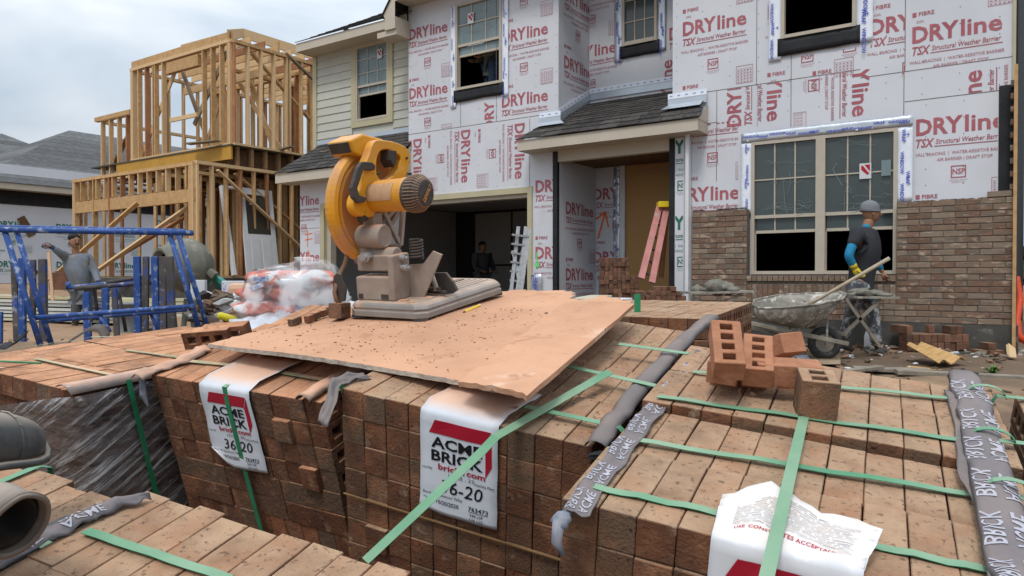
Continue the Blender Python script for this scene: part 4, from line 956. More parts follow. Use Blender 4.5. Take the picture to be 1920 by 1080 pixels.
def hang_label(T, root, x0, w, top_len, h, nm, seed, taper=0, curl=.01, rot=0.0, plant='Ouachita Plant', skew=0):
    rows = []; nf = 26; nt_ = 8       # rows run across width; build grid: index i along width, j along drop
    grid = []
    for i in range(9):
        u = i/8; col = []
        for j in range(nf+1):        # bottom -> top of the hanging part
            d = h*(1-j/nf); yy = -.007 - .006*abs(MN.noise(V((u*2+seed, d*9, 0)))) - curl*(d/h)**2*(1-u)*.8
            if d < .02: yy = -.004 - .004*d/.02
            lift = 0
            if u < .3: lift = taper*(1-u/.3)*(d/h > .8)*(d/h-.8)*h
            col.append(V((x0+u*w+skew*d, yy, -(d-lift)*(1.0) + .0 + rot*(u-.5)*w)))
        grid.append(col)
    mb = MB(); wr = [[T @ p for p in col] for col in grid]
    tops = [[T @ V((x0+(i/8)*w*1.02+.004*k, .002+top_len*k/6, .005+.012*(k > 0)+.004*MN.noise(V((i*.9, k*1.1, seed))))) for k in range(1, 7)] for i in range(9)]
    full = [a + b for a, b in zip(wr, tops)]
    mb.sheet(full, 0, .0008); o = fix(mb.build('pack_label', label_m, root, smooth=True)); tag(o, None)
    a = label_art(w, h, plant=plant); ar = mapart(a, wr, w, h, off=.0022)
    ar2 = [p for p in ar.v]
    ar.build('printed_lettering', [ink_m, inkr_m], o)
    return o
lm = hang_label(TM, PM, 3.62*BX, .212, .17, .268, 'label', 3, taper=.3, rot=-.0)
ll = hang_label(TL, PL, 3.62*BX, .224, .20, .275, 'label', 7, taper=1.2, curl=.02, plant='Trinity Plant', skew=.0)
# torn label on the right pack: top sheet with fine print, front with the red bar
o_ = lp(TR, 1345, 1015, .01)
x0, x1 = .262, .485
g_ = []
for i in range(15):
    u = i/14; col = []
    for j in range(16):
        v = j/15; edge = .06 + .155*(1 - abs(u-.30)**1.3*1.6) if u > .3 else .06 + .155*(1-(.3-u)**1.2*2.2)
        y = .0 + v*max(.05, edge); z = .010 + .016*max(0, MN.noise(V((u*4.2, v*2.6, 2)))) + .008*MN.noise(V((u*9, v*7, 5))) + .045*max(0, u-.68)*v*3 + .004
        col.append(TR @ V((x0+u*(x1-x0)+.03*v*(u-.3), y, z)))
    g_.append(col)
fr_ = [[TR @ V((x0+(i/14)*(x1-x0), -.006-.004*MN.noise(V((i*.5, j, 4))), -.30*(1-j/14)+.006)) for j in range(15)] for i in range(15)]
mb = MB(); mb.sheet([a + b for a, b in zip(fr_, g_)], 0, .0008); lr_ = fix(mb.build('pack_label', mat('white label paper', (.70, .71, .74), (.66, .66, .68), rough=.5, scale=12, dust=((.72, .62, .55), .9, 9)), PR, smooth=True))
mapart(label_art(x1-x0, .30), fr_, x1-x0, .30, off=.0025).build('printed_lettering', [ink_m, inkr_m], lr_)
a = Art(); ri = random.Random(4); ww_ = x1-x0
for i in range(20):
    y = .05 + i*.0062
    x = .025 + (.0 if i < 12 else (i-12)*.008)
    while x < ww_*.85: L_ = ri.uniform(.008, .03); a.rect(x, y, min(x+L_, ww_*.9), y+.0014, 0); x += L_+.003
a.text('USE CONSTITUTES ACCEPTANCE', .03, .030, .009, 1, bold=.02, width=.16)
mapart(a, g_, ww_, .21, off=.0025).build('printed_lettering', [mat('grey fine print', (.30, .29, .28), rough=.6), inkr_m], lr_)

# --- stretch film around the far left pack
film_s = mat('stretch film', (.15, .125, .115), (.26, .24, .235), rough=.22, scale=4, stretch=(1.5, 1.5, 9), spec=.9, contrast=(.4, .6), spots=[((.055, .035, .028), 3, .5, .62)])
m_ = film_s; nt = m_.node_tree; b = nt.nodes['Principled BSDF']
w_ = nt.nodes.new('ShaderNodeTexNoise'); w_.inputs['Scale'].default_value = 6; w_.inputs['Detail'].default_value = 7; w_.inputs['Roughness'].default_value = .7; w_.inputs['Distortion'].default_value = .25
tcn = nt.nodes.new('ShaderNodeTexCoord'); m1 = nt.nodes.new('ShaderNodeMapping'); m1.inputs['Rotation'].default_value = (-.5, .5, 0); mpn = nt.nodes.new('ShaderNodeMapping'); mpn.inputs['Scale'].default_value = (.5, .5, 9); nt.links.new(tcn.outputs['Object'], m1.inputs[0]); nt.links.new(m1.outputs[0], mpn.inputs[0]); nt.links.new(mpn.outputs[0], w_.inputs['Vector'])
bp = nt.nodes.new('ShaderNodeBump'); bp.inputs['Strength'].default_value = .6; bp.inputs['Distance'].default_value = .02; nt.links.new(w_.outputs[0], bp.inputs['Height']); nt.links.new(bp.outputs[0], b.inputs['Normal'])
rp = nt.nodes.new('ShaderNodeValToRGB'); rp.color_ramp.elements[0].position = .50; rp.color_ramp.elements[0].color = (.0, .0, .0, 1); rp.color_ramp.elements[1].position = .66; rp.color_ramp.elements[1].color = (1, 1, 1, 1); nt.links.new(w_.outputs[0], rp.inputs[0])
old = b.inputs['Base Color'].links[0].from_socket; mx = nt.nodes.new('ShaderNodeMix'); mx.data_type = 'RGBA'; nt.links.new(rp.outputs[0], mx.inputs[0]); nt.links.new(old, mx.inputs[6]); mx.inputs[7].default_value = (.60, .59, .60, 1); nt.links.new(mx.outputs[2], b.inputs['Base Color'])
al_ = nt.nodes.new('ShaderNodeMapRange'); al_.inputs[3].default_value = .30; al_.inputs[4].default_value = .95; nt.links.new(rp.outputs[0], al_.inputs[0]); nt.links.new(al_.outputs[0], b.inputs['Alpha'])
w0 = 11*BX; rows = []
def LLp(x, y, z): return TLL @ V((x, y + .22*(-z), z))
# path round the pack: left part of front, corner, right side; drooping lines
for j in range(15):
    z = -.012 - j*.052; row = []
    for i in range(25):
        u = i/24; nz = .010*MN.noise(V((u*7, j*.9, 3)))
        if u < .45: x = w0*(-.1 + 1.1*(u/.45)); y = -.02; zz = z - .20*(1-u/.45)**1.0 * (1 - j/14)      # front, film hangs lower to the left
        else: x = w0 + .022; y = (u-.45)/.55*.62 - .02; zz = z
        row.append(LLp(x + (nz if u >= .45 else 0), y + (nz if u < .45 else 0), zz))
    rows.append(row)
mb = MB(); mb.sheet(rows, 0, .002); fo = fix(mb.build('stretch_film', film_s, PLL, smooth=True))
# film folded over the top edge
rows = [[LLp(w0+.024-.075*k/4, -.02+.66*i/16, .012+.012*math.sin(k*.8)-.016*(k == 0)+.006*MN.noise(V((i, k, 1)))) for k in range(5)] for i in range(17)]
mb = MB(); mb.sheet(rows, 0, .002); fix(mb.build('folded_film', mat('dusty film', (.36, .25, .2), (.2, .17, .16), rough=.3, scale=9, dust=((.60, .35, .24), 1.0, 6)), PLL, smooth=True))
strap(PLL, TLL, [(w0+.028, .17, .01), (w0+.036, .18, -.06), (w0+.038, .17+.04, -.2), (w0+.038, .17+.085, -.4), (w0+.038, .18+.14, -.66)], .018, (0, 1, 0))
p = LLp(.10, -.02, .01); mb = MB(); mb.tube([LLp(.38, .12, .02), LLp(.18, .02, .02), LLp(.16, -.03, 0), LLp(.17, -.04, -.12), LLp(.2, -.03, -.2)], .004, 6); tag(mb.build('loose_strap_end', strap_m), 'thin loose green strap end curling over the front of the film wrapped pack', 'strap')
# ================================================================ plaster board on the packs
B0 = V((-1.0, 2.45, -.218))+e3; B1 = V((.037, 1.73, -.271))+e3; B2 = V((.400, 2.45, -.087))+e3; B3 = V((-.62, 3.13, -.110))+e3
def bpt(u, v):      # u along front edge 0..1 (left to right), v back
    p = B0*(1-u)*(1-v)+B1*u*(1-v)+B2*u*v+B3*(1-u)*v
    return p + V((0, 0, .012*math.sin(u*PI)*(1-v) + .004*MN.noise(V((u*3, v*3, 7)))))
BN = (B1-B0).cross(B3-B0).normalized(); BN2 = (B2-B1).cross(B3-B1).normalized(); BN = (BN+BN2).normalized()
def bedge(i, n, seed): return .012*MN.noise(V((i*.7, seed, 0)))
def in_notch(u, v): return False
bm = bmesh.new(); NU, NVv = 60, 50; grid = {}
for i in range(NU+1):
    for j in range(NVv+1):
        u, v = i/NU, j/NVv*1.36; uu, vv = u, v
        if j == 0: vv += bedge(i, NU, 1)*.8
        if i == NU: uu += bedge(j, NVv, 4)*.3
        if i == 0: uu += bedge(j, NVv, 8)
        grid[i, j] = bpt(uu, vv)
def gone(i, j):
    u, v = (i+.5)/NU, (j+.5)/NVv*1.36
    k = .012*MN.noise(V((u*30, v*30, 2)))
    vm = 1.0+.34*math.sin(PI*min(1, u*1.0))**.8
    if ((u-.80)/.05)**2 + ((v-vm)/.13)**2 < 1+k*30: return True       # bite out of the far edge
    return v > vm + (.04*MN.noise(V((u*9, 3, 0))))
top = [bm.verts.new(grid[i, j]) for i in range(NU+1) for j in range(NVv+1)]; bot = [bm.verts.new(grid[i, j]-BN*.013) for i in range(NU+1) for j in range(NVv+1)]
ix = lambda i, j: i*(NVv+1)+j
ok = {(i, j) for i in range(NU) for j in range(NVv) if not gone(i, j)}
for (i, j) in ok:
    a = [ix(i, j), ix(i+1, j), ix(i+1, j+1), ix(i, j+1)]
    bm.faces.new([top[k] for k in a]); bm.faces.new([bot[k] for k in a[::-1]])
    for (di, dj, p, q) in ((0, -1, 0, 1), (1, 0, 1, 2), (0, 1, 2, 3), (-1, 0, 3, 0)):
        if (i+di, j+dj) not in ok: f = bm.faces.new([top[a[q]], top[a[p]], bot[a[p]], bot[a[q]]]); f.material_index = 1
for v in [v for v in bm.verts if not v.link_faces]: bm.verts.remove(v)
me = bpy.data.meshes.new('plaster_board'); bm.to_mesh(me); bm.free(); me.materials.append(board_m); me.materials.append(gyp_m)
pb = bpy.data.objects.new('plaster_board', me); C.objects.link(pb); fix(pb)
tag(pb, 'large plaster board caked in orange brick dust lying across the packs under the saw', 'board')
# second piece overlapping at the right corner
P_ = [onplane(x, y, B1+BN*.036, BN) for x, y in ((858, 716), (990, 741), (1190, 570), (1060, 566))]
rows = [[P_[0].lerp(P_[1], i/14).lerp(P_[3].lerp(P_[2], i/14), j/14) + BN*(.006*math.sin(i/14*3)+.003*MN.noise(V((i*.5, j*.5, 3)))) + (P_[3]-P_[0])*(.015*MN.noise(V((i*.9, 2, 1))) if j == 0 else 0) for i in range(15)] for j in range(15)]
mb = MB(); mb.sheet(rows, 0, .013); o = fix(mb.build('plaster_board', board_m))
tag(o, 'smaller broken piece of dusty board at the right front corner of the larger board', 'board')
# crumbs: dust clods and chips on the board
ri = random.Random(8); mb = MB()
def Bpx(px, py, h=0.0): h += .020; return onplane(px, py, B1+BN*h, BN)
clods = []
for n in range(420):
    u, v = ri.uniform(.03, .97), ri.uniform(.02, .9)
    if ri.random() < .5: u = min(.97, abs(ri.gauss(.45, .2)))
    p = bpt(u, v) + BN*.001; r = ri.uniform(.0008, .0042) * (1.8 if ri.random() < .06 else 1)
    mb.blob(p, (r, r*ri.uniform(.6, 1.3), r*.55), sub=1, amp=.5, seed=n)
o = mb.build('brick_chips', mat('brick crumbs', (.46, .23, .13), (.22, .10, .06), rough=.95, vary=.5, scale=40)); tag(o, 'scattered dust clods and brick crumbs lying on the plaster board', 'crumbs', kind='stuff')
# ================================================================ chop saw
S0 = Bpx(652, 596, .002); S1 = Bpx(795, 605, .002); S2 = Bpx(930, 550, .002)
ex_ = (S1-S0).normalized(); SM = frame(S0 + BN*.002, ex_, z=BN)
lw_, ll_ = (S1-S0).length, (S2-S1).length
print('saw base', lw_, ll_)
def pxl(P):
    P = V(P)-EYE; y = P.y*math.cos(PT)-P.z*math.sin(PT); z = P.z*math.cos(PT)+P.y*math.sin(PT); return V((960+F*P.x/y, 540-F*z/y))
k_ = lw_/.28; c0 = SM @ V((.0, .10*k_, .25*k_))
dy_ = (pxl(c0+SM.to_3x3() @ V((0, .1, 0)))-pxl(c0)).length/.1; dz_ = (pxl(c0+SM.to_3x3() @ V((0, 0, .1)))-pxl(c0)).length/.1
ky, kz = 290/dy_, 452/dz_
print('scales', k_, ky, kz, S0, S1, S2)
SM = SM @ M4(((1, 0, .075, 0), (0, 1, 0, 0), (0, 0, 1, 0), (0, 0, 0, 1))) @ M4.Diagonal((k_, ky, kz, 1)); LB = ll_/ky
saw = thing('chop_saw', 'yellow chop saw with large blade guard standing on a dusty grey base', 'saw', mat=frame(S0+BN*.002, ex_, z=BN))
yel = mat('yellow plastic', (.68, .31, .014), (.60, .27, .015), rough=.42, scale=6, spec=.5, dust=((.62, .32, .18), .55, 9), spots=[((.50, .24, .12), 5, .50, .70), ((.16, .09, .04), 26, .63, .70), ((.75, .42, .10), 14, .62, .72)])
dusty_y = mat('dusty guard', (.40, .17, .065), (.46, .20, .05), rough=.85, scale=4, spots=((.38, .17, .09), 12, .5, .7))
alu = mat('dusty cast alloy', (.34, .285, .24), (.25, .20, .165), rough=.65, scale=9, metal=.1, dust=((.58, .34, .22), .75, 10), spots=((.5, .28, .17), 8, .6, .72))
basem = mat('grey saw base', (.27, .25, .23), (.20, .185, .17), rough=.45, scale=7, dust=((.50, .34, .24), .85, 9), spots=((.52, .28, .17), 3.5, .62, .72))
dkp = mat('dusty black plastic', (.045, .042, .04), (.07, .06, .055), rough=.6, scale=15, dust=((.32, .2, .13), .6, 12))
blade_m = mat('blade steel', (.34, .34, .34), (.24, .24, .24), rough=.45, metal=.4, scale=10)
cord_m = mat('dusty cord', (.26, .15, .095), (.2, .12, .08), rough=.8, scale=20)
sb = lambda: MB(SM)
W_ = .28
def sbox(nm, a, b, m, par=None, bev=.004):
    q = sb(); q.box(a, b); return q.build(nm, m, par or saw, bevel=bev*1)
# base with stepped skirt
q = sb()
def ring(ins, z): 
    c = .03; x0, x1, y0, y1 = ins, W_-ins, ins*1.0, LB-ins
    return [(x0+c, y0, z), (x1-c, y0, z), (x1, y0+c, z), (x1, y1-c*1.6, z), (x1-c, y1, z), (x0+c, y1, z), (x0, y1-c, z), (x0, y0+c, z)]
pr_ = [(.0, .008), (.0, .030), (.004, .034), (.004, .040), (.001, .044), (.006, .056), (.012, .063), (.024, .068)]
rs = [ring(a, z) for a, z in pr_]; vs_ = [p for r in rs for p in r]; n8 = 8
fs_ = [(i*8+k, i*8+(k+1) % 8, (i+1)*8+(k+1) % 8, (i+1)*8+k) for i in range(len(rs)-1) for k in range(8)] + [tuple(range((len(rs)-1)*8, len(rs)*8)), tuple(range(8))[::-1]]
q.add(vs_, fs_); base = q.build('base', basem, saw, bevel=.003)
q = sb(); 
for i in range(9): q.box((.05+i*.022, .30, .0682), (.058+i*.022, LB-.05, .0700))
q.box((.03, .10, .0682), (.25, .28, .0695)); q.build('base_rib', basem, base)
q = sb(); q.box((.13, .33, .0692), (.15, LB-.06, .0712)); q.build('blade_slot', dkp, base)
for x, y in ((W_-.03, .03), (W_-.03, LB-.04), (.03, LB-.04), (.03, .03)): q = sb(); q.lathe([(0, 0), (.028, 0), (.026, .012), (0, .012)], M4.Translation((x, y, -.001)), 12); q.build('rubber_foot', dkp, base)
# dust pile on the base
q = sb(); 
for i in range(24): q.blob((ri.uniform(.03, .25), ri.uniform(.02, .3), .069), (ri.uniform(.01, .03), ri.uniform(.01, .03), ri.uniform(.002, .006)), sub=1, amp=.6, seed=i)
q.build('dust_heap', board_m, base)
# rear bracket and hinge
q = sb(); q.box((.02, .035, .068), (.15, .13, .165)); q.box((.145, .03, .068), (.165, .14, .25)); br = q.build('pivot_bracket', alu, saw, bevel=.006)
q = sb(); q.box((.03, .031, .075), (.045, .036, .095)); q.box((.115, .031, .075), (.14, .036, .095)); q.build('bracket_slot', dkp, br)
q = sb(); q.prism([(.17, .068), (.215, .068), (.285, .24), (.255, .255), (.22, .205), (.17, .20)], -.135, -.127, M4.Rotation(PI/2, 4, 'X')); fix(q.build('side_plate', alu, br))
for a, z in ((.165, .235), (.17, .195)): q = sb(); q.cyl((a-.01, .085, z), (a+.018, .085, z), .013, 12); q.cyl((a+.018, .085, z), (a+.026, .085, z), .008, 6); q.build('bolt', steel_m, br)
q = sb(); q.box((.02, .05, .185), (.15, .14, .25)); q.cyl((-.005, .10, .24), (.145, .10, .24), .036, 20); q.cyl((.03, .09, .20), (.03, .09, .30), .026, 12); hg = q.build('hinge_housing', alu, saw, bevel=.006)
q = sb(); q.cyl((.062, .03, .245), (.062, .06, .245), .022, 6); q.cyl((.062, .02, .245), (.062, .035, .245), .012, 12); q.build('hinge_bolt', steel_m, hg)
q = sb(); q.lathe([(0, 0), (.044, 0), (.049, .008), (.049, .085), (.044, .092), (0, .092)], M4.Translation((.02, .085, .322)) @ M4.Rotation(PI/2, 4, 'Y') , 28); kb = q.build('pivot_drum', alu, saw, smooth=False, bevel=.003)
q = sb(); q.lathe([(0, -.003), (.037, -.003), (.040, 0)], M4.Translation((.113, .085, .322)) @ M4.Rotation(PI/2, 4, 'Y'), 28); q.build('drum_cap', mat('light cap', (.5, .45, .4), (.42, .36, .3), rough=.6, scale=8), kb)
# lattice arm up to the head
q = sb(); A_, B_ = V((.06, .12, .27)), V((.07, .13, .45)); Cc, D_ = V((.10, .20, .27)), V((.10, .24, .45))
for a, b in ((A_, B_), (Cc, D_), (A_, D_), (B_, Cc), (B_, D_), (A_.lerp(B_, .5), D_), (A_, Cc)): q.bar(a, b, .018, .014, up=(1, 0, 0))
q.box((.035, .08, .25), (.08, .13, .42)); q.build('arm', alu, saw, bevel=.002)
# spring
q = sb(); pts_ = [(.20+.021*math.cos(t*.7)*.9, .125+.021*math.sin(t*.7), .225+t*.0013) for t in range(0, 62)]; q.tube(pts_, .0045, 6); q.build('return_spring', dkp, saw, smooth=True)
# blade and guard (disc in the y-z plane)
gc = V((-.008, .176, .442)); GR = .238
q = sb(); nb = 96; 
prof = []
for i in range(nb):
    a = 2*PI*i/nb; r = .233 if i % 6 else .212; prof.append((r*math.cos(a), r*math.sin(a)))
XR = M4.Translation(gc) @ M4((( 0, 0, 1, 0), (1, 0, 0, 0), (0, 1, 0, 0), (0, 0, 0, 1)))
q.prism(prof, .018, .022, XR); bl = fix(q.build('blade', blade_m, saw)); q = sb(); q.lathe([(.0, .023), (.035, .023), (.035, .030), (0, .030)], XR, 20); q.build('blade_flange', steel_m, bl)
q = sb(); a0, a1 = math.radians(12), math.radians(262); n = 44; th_ = [a0+(a1-a0)*i/n for i in range(n+1)]; x0_, x1_ = -.022, .030
secs = [(0, x0_-.004), (.70, x0_-.006), (.86, x0_), (.97, x0_+.012), (1, x0_+.03), (1, x1_-.016), (.97, x1_-.004), (.90, x1_), (.84, x1_-.006), (.80, x1_-.002), (0, x1_)]
rows = [[gc + V((x, GR*r*math.cos(t), GR*r*math.sin(t))) for r, x in secs] for t in th_]
vs_ = [p for r in rows for p in r]; m_ = len(secs)
q.add(vs_, [(i*m_+j, i*m_+j+1, (i+1)*m_+j+1, (i+1)*m_+j) for i in range(n) for j in range(m_-1)]); gd = fix(q.build('blade_guard', [yel, dusty_y], saw, smooth=False))
for p in gd.data.polygons:
    if p.index % (m_-1) in (0, m_-2): p.material_index = 1
q = sb(); q.lathe([(GR*.80, x0_-.0085), (GR*.84, x0_-.006), (GR*.62, x0_-.0065)], XR, 40) 
# guard top spark chute
q = sb(); pl = [(-.135, .185), (-.155, .235), (-.07, .258), (.06, .232), (.09, .17), (.0, .185), (-.08, .165)]
pl = [(gc.y+a, gc.z+b+.030) for a, b in pl]; XY = M4(((0, 0, 1, 0), (1, 0, 0, 0), (0, 1, 0, 0), (0, 0, 0, 1)))
q.prism(pl, -.045, .045, XY); ch = fix(q.build('spark_chute', yel, saw, bevel=.008))
q = sb(); q.prism([(gc.y-.157, gc.z+.258), (gc.y-.138, gc.z+.218), (gc.y-.120, gc.z+.228), (gc.y-.138, gc.z+.266)], -.038, .038, XY); fix(q.build('chute_mouth', dkp, ch))
for y, z in ((gc.y-.03, gc.z+.2), (gc.y+.08, gc.z+.2)): q = sb(); q.cyl((-.048, y, z), (-.043, y, z), .005, 8); q.build('rivet', dkp, ch)
# D handle and head body
def hp_(px, py, a=.05): return ((px-675-510*(a-.05))/273, (597+29*a-111*((px-675-510*(a-.05))/273)-py)/490)
def yz(pts, a, dx=12, dy=-14): return [hp_(x+dx, y+dy, a) for x, y in pts]
outer = yz([(698, 268), (704, 258), (716, 253), (745, 250), (758, 255), (762, 268), (756, 296), (748, 318), (732, 338), (708, 356), (702, 376), (692, 402), (678, 408), (664, 402), (662, 386), (676, 352), (680, 330), (686, 305), (693, 285)], .06)
inner = yz([(701, 305), (705, 283), (712, 270), (738, 267), (746, 273), (743, 290), (736, 308), (724, 324), (708, 332), (701, 320)], .06)
cu = bpy.data.curves.new('hh', 'CURVE'); cu.dimensions = '2D'; cu.fill_mode = 'BOTH'; cu.extrude = .010; cu.bevel_depth = .0045; cu.bevel_resolution = 2
for P__ in (outer, inner):
    s_ = cu.splines.new('BEZIER'); s_.bezier_points.add(len(P__)-1); s_.use_cyclic_u = True
    for bp_, (a, b) in zip(s_.bezier_points, P__): bp_.co = (a, b, 0); bp_.handle_left_type = bp_.handle_right_type = 'AUTO'
ho = bpy.data.objects.new('hh', cu); C.objects.link(ho); dg = bpy.context.evaluated_depsgraph_get(); me = bpy.data.meshes.new_from_object(ho.evaluated_get(dg)); bpy.data.objects.remove(ho)
q = sb(); q.add([XY @ v.co + V((.060, 0, 0)) for v in me.vertices], [tuple(p.vertices) for p in me.polygons], 0, .5); hd = q.build('handle', yel, saw)
q = sb(); t_ = yz([(724, 268), (734, 266), (732, 290), (728, 300), (722, 288)], .06); q.prism(t_, .045, .085, XY); fix(q.build('trigger', dkp, hd, bevel=.002))
for x, y in ((752, 258), (757, 288), (700, 305), (694, 335), (676, 398), (700, 395)): a, b = hp_(x, y, .03); q = sb(); q.cyl((.070, a, b), (.0795, a, b), .0055, 8); q.build('screw', dkp, hd)
# black carry grip in front of the head
gp = yz([(690, 308), (684, 303), (668, 307), (661, 320), (649, 362), (650, 380), (658, 388), (668, 384), (672, 374), (660, 372), (658, 360), (670, 322), (688, 318)], .085, 30, -14)
q = sb(); q.prism(gp, .074, .088, XY); fix(q.build('carry_grip', dkp, hd, bevel=.004))
# motor
mc = V((-.034, .11, .480)); 
q = sb(); q.lathe([(0, .07), (.050, .07), (.060, .085), (.063, .12), (.064, .20), (.067, .222), (.066, .230), (0, .235)], M4.Translation(mc) @ M4.Rotation(PI/2, 4, 'Y'), 32); mo_ = q.build('motor_housing', yel, saw, smooth=False, bevel=.002)
q = sb(); q.lathe([(.0, .232), (.068, .232), (.071, .240), (.070, .265), (.060, .280), (.045, .287), (0, .289)], M4.Translation(mc) @ M4.Rotation(PI/2, 4, 'Y'), 32); mc_ = q.build('motor_cap', dkp, mo_)
q = sb()
for i in range(34):
    a = 2*PI*i/34; c_, s_ = math.cos(a), math.sin(a)
    q.bar(mc+V((.243, .0715*c_, .0715*s_)), mc+V((.267, .0705*c_, .0705*s_)), .005, .004, up=(0, -s_, c_)); q.bar(mc+V((.267, .0705*c_, .0705*s_)), mc+V((.285, .050*c_, .050*s_)), .005, .004, up=(0, -s_, c_))
q.build('vent_rib', mat('dusty rib', (.30, .19, .12), (.2, .13, .09), rough=.8), mc_)
a = Art(); a.text('DEWALT', 0, 0, .020, 0, bold=.03, width=.075)
q = sb(); c45 = math.cos(.9); s45 = math.sin(.9)
q.v = [mc + V((.2905, (p-.037)*c45 - (r-.01)*s45*-1*0 + (r-.01)*-.62, (p-.037)*s45*1.0 + (r-.01)*.62)) for p, r in [(v[0], v[1]) for v in a.v]]
for f in a.f: q.f.append(list(f)); q.m.append(0); q.t.append(.5)
q.build('logo', yel, mc_)
q = sb(); th0 = [math.radians(t) for t in range(130, 200, 7)]
q.sheet([[mc+V((x, .0655*math.cos(t), .0655*math.sin(t))) for x in (.10, .20)] for t in th0], 0, .0); q.build('rating_plate', mat('worn plate', (.42, .24, .12), (.5, .32, .2), rough=.7, scale=20), mo_)
q = sb(); q.box((.02, .07, .40), (.08, .18, .47)); q.build('gear_housing', yel, saw, bevel=.012)
q = sb(); q.cyl((.055, .03, .40), (.075, .03, .40), .014, 12); q.build('brush_cap', dkp, saw)
# cord
def sp_(px, py, a): b, c = hp_(px, py, a); return (a, b, c)
q = sb(); q.tube([sp_(672, 395, .0), sp_(668, 420, -.0), sp_(660, 455, -.01), sp_(656, 468, -.01)], [.015, .014, .011, .010], 10); cd = q.build('strain_relief', mat('grey relief', (.30, .26, .23), (.2, .17, .15), rough=.7, scale=20), saw, smooth=True)
q = sb(); q.tube([sp_(656, 465, -.01), sp_(650, 485, -.02), sp_(636, 515, -.03), sp_(628, 545, -.03), sp_(630, 562, -.03), sp_(640, 574, -.03)], .0075, 8); q.build('power_cord', cord_m, saw, smooth=True)
# dark disc flap behind the pivot and the fence with lever
q = sb(); fl = [(.075*math.cos(t)*.62, .075*math.sin(t)) for t in [math.radians(d) for d in range(90, 271, 15)]]
fx = M4.Translation(V((.0, .03, .115))) @ M4(((-.9, 0, .43, 0), (-.43, 0, -.9, 0), (0, 1, 0, 0), (0, 0, 0, 1))).to_4x4()
q.prism([(-.006, .062), (-.02, .068), (-.034, .055), (-.040, .0), (-.034, -.045), (-.02, -.056), (.0, -.05), (.008, .0)], 0, .012, M4.Translation((.0, -.0, .12)) @ M4(((1.1, 0, 0, 0), (0, 0, -1, 0), (0, 1, 0, 0), (0, 0, 0, 1)))); fix(q.build('splash_flap', dkp, saw, bevel=.004))
q = sb(); q.prism([(.0, .07), (.13, .07), (.15, .085), (.135, .12), (.11, .155), (.04, .15), (.0, .10)], -.006, .006, M4.Translation((.14, .24, 0)) @ M4.Rotation(-.15, 4, 'Z') @ M4.Rotation(PI/2, 4, 'X')); fn_ = fix(q.build('fence', dkp, saw, bevel=.002))
q = sb(); q.cyl((.10, .2, .09), (.25, .17, .095), .010, 10); q.cyl((.12, .21, .082), (.27, .175, .082), .008, 8); q.build('clamp_screw', dkp, saw)
q = sb(); q.tube([(.205, .20, .165), (.215, .19, .145), (.235, .175, .105), (.24, .17, .088)], [.010, .009, .008, .012], 8); q.build('clamp_lever', alu, saw, smooth=True)
# ================================================================ pencil, loose bricks
p, q_ = Bpx(868, 586, .006), Bpx(900, 572, .006); d = (q_-p).normalized()
pen = thing('pencil', 'yellow carpenter pencil lying on the dusty board in front of the saw', 'pencil', mat=M4.Translation(p))
mb = MB(); mb.tube([p+d*.012, q_-d*.006], .0050, 6); mb.build('shaft', mat('pencil yellow', (.72, .50, .05), rough=.5), pen)
mb = MB(); mb.tube([p+d*.012, p+d*.004, p], [.0048, .0025, .0008], 6); mb.build('tip', dkp, pen)
mb = MB(); mb.tube([q_-d*.006, q_], .005, 6); mb.build('end_band', white_m, pen)
BM['r'] = [brick_mesh('brick', (.052, .150, .068), cored=4, seed=40+i, m=brick_red) for i in range(2)]; BM['rs'] = [brick_mesh('brick', (.052, .150, .068), seed=50+i, m=brick_red) for i in range(2)]
BM['rb'] = [brick_mesh('brick', (.075, .20, .10), cored=3, seed=60, m=brick_m)]
def lbrick(key, M_, label, group=None):
    o = bpy.data.objects.new('brick', BM[key][0]); C.objects.link(o); o.matrix_basis = M_; return tag(o, label, 'brick', group)
nR = TR.to_3x3() @ V((0, 0, 1)); RZ = lambda a: M4.Rotation(a, 4, 'Z'); RX = lambda a: M4.Rotation(a, 4, 'X'); RY = lambda a: M4.Rotation(a, 4, 'Y')
def onR(px, py, h): l = lp(TR, px, py, h); return M4.Translation(TR @ V((l.x, l.y, h))) @ ROT_R
g_ = 'loose bricks piled on the right-hand pack'
# bed faces up: local x (cores axis) -> up : rotate about y by 90
UP = RY(PI/2)
BM['up'] = [brick_mesh('brick', (.105, .095, .080), cored=2, seed=61, m=brick_m)]
lbrick('rs', onR(1362, 700, .028) @ RZ(.10) @ UP, 'red brick at the bottom left of the loose pile', g_)
lbrick('rs', onR(1362, 684, .080) @ RZ(.02) @ UP, 'red brick lying second in the loose pile under the tilted cored one', g_)
lbrick('r', onR(1362, 655, .145) @ RZ(.30) @ RX(.42) @ UP, 'orange brick with four square holes leaning back at the top left of the pile', g_)
lbrick('rs', onR(1424, 706, .028) @ RZ(-.10) @ UP, 'red brick at the bottom middle of the loose pile', g_)
lbrick('r', onR(1420, 675, .098) @ RZ(.18) @ RX(.30) @ UP, 'second tilted brick showing four holes beside the highest one', g_)
lbrick('rs', onR(1455, 655, .075) @ RZ(.75) @ RX(-.55) @ UP, 'dark brown smooth brick propped up slantwise behind the cored bricks', g_)
lbrick('rs', onR(1474, 712, .028) @ RZ(-1.35) @ UP, 'red brick at the bottom right of the pile beside the upright one', g_)
lbrick('rs', onR(1476, 698, .082) @ RZ(-1.25) @ UP, 'red brick topmost of the pair beside the upright one', g_)
lbrick('up', onR(1530, 745, .058) @ RZ(.22) @ UP, 'brown brick standing upright with two holes showing in its top', g_)
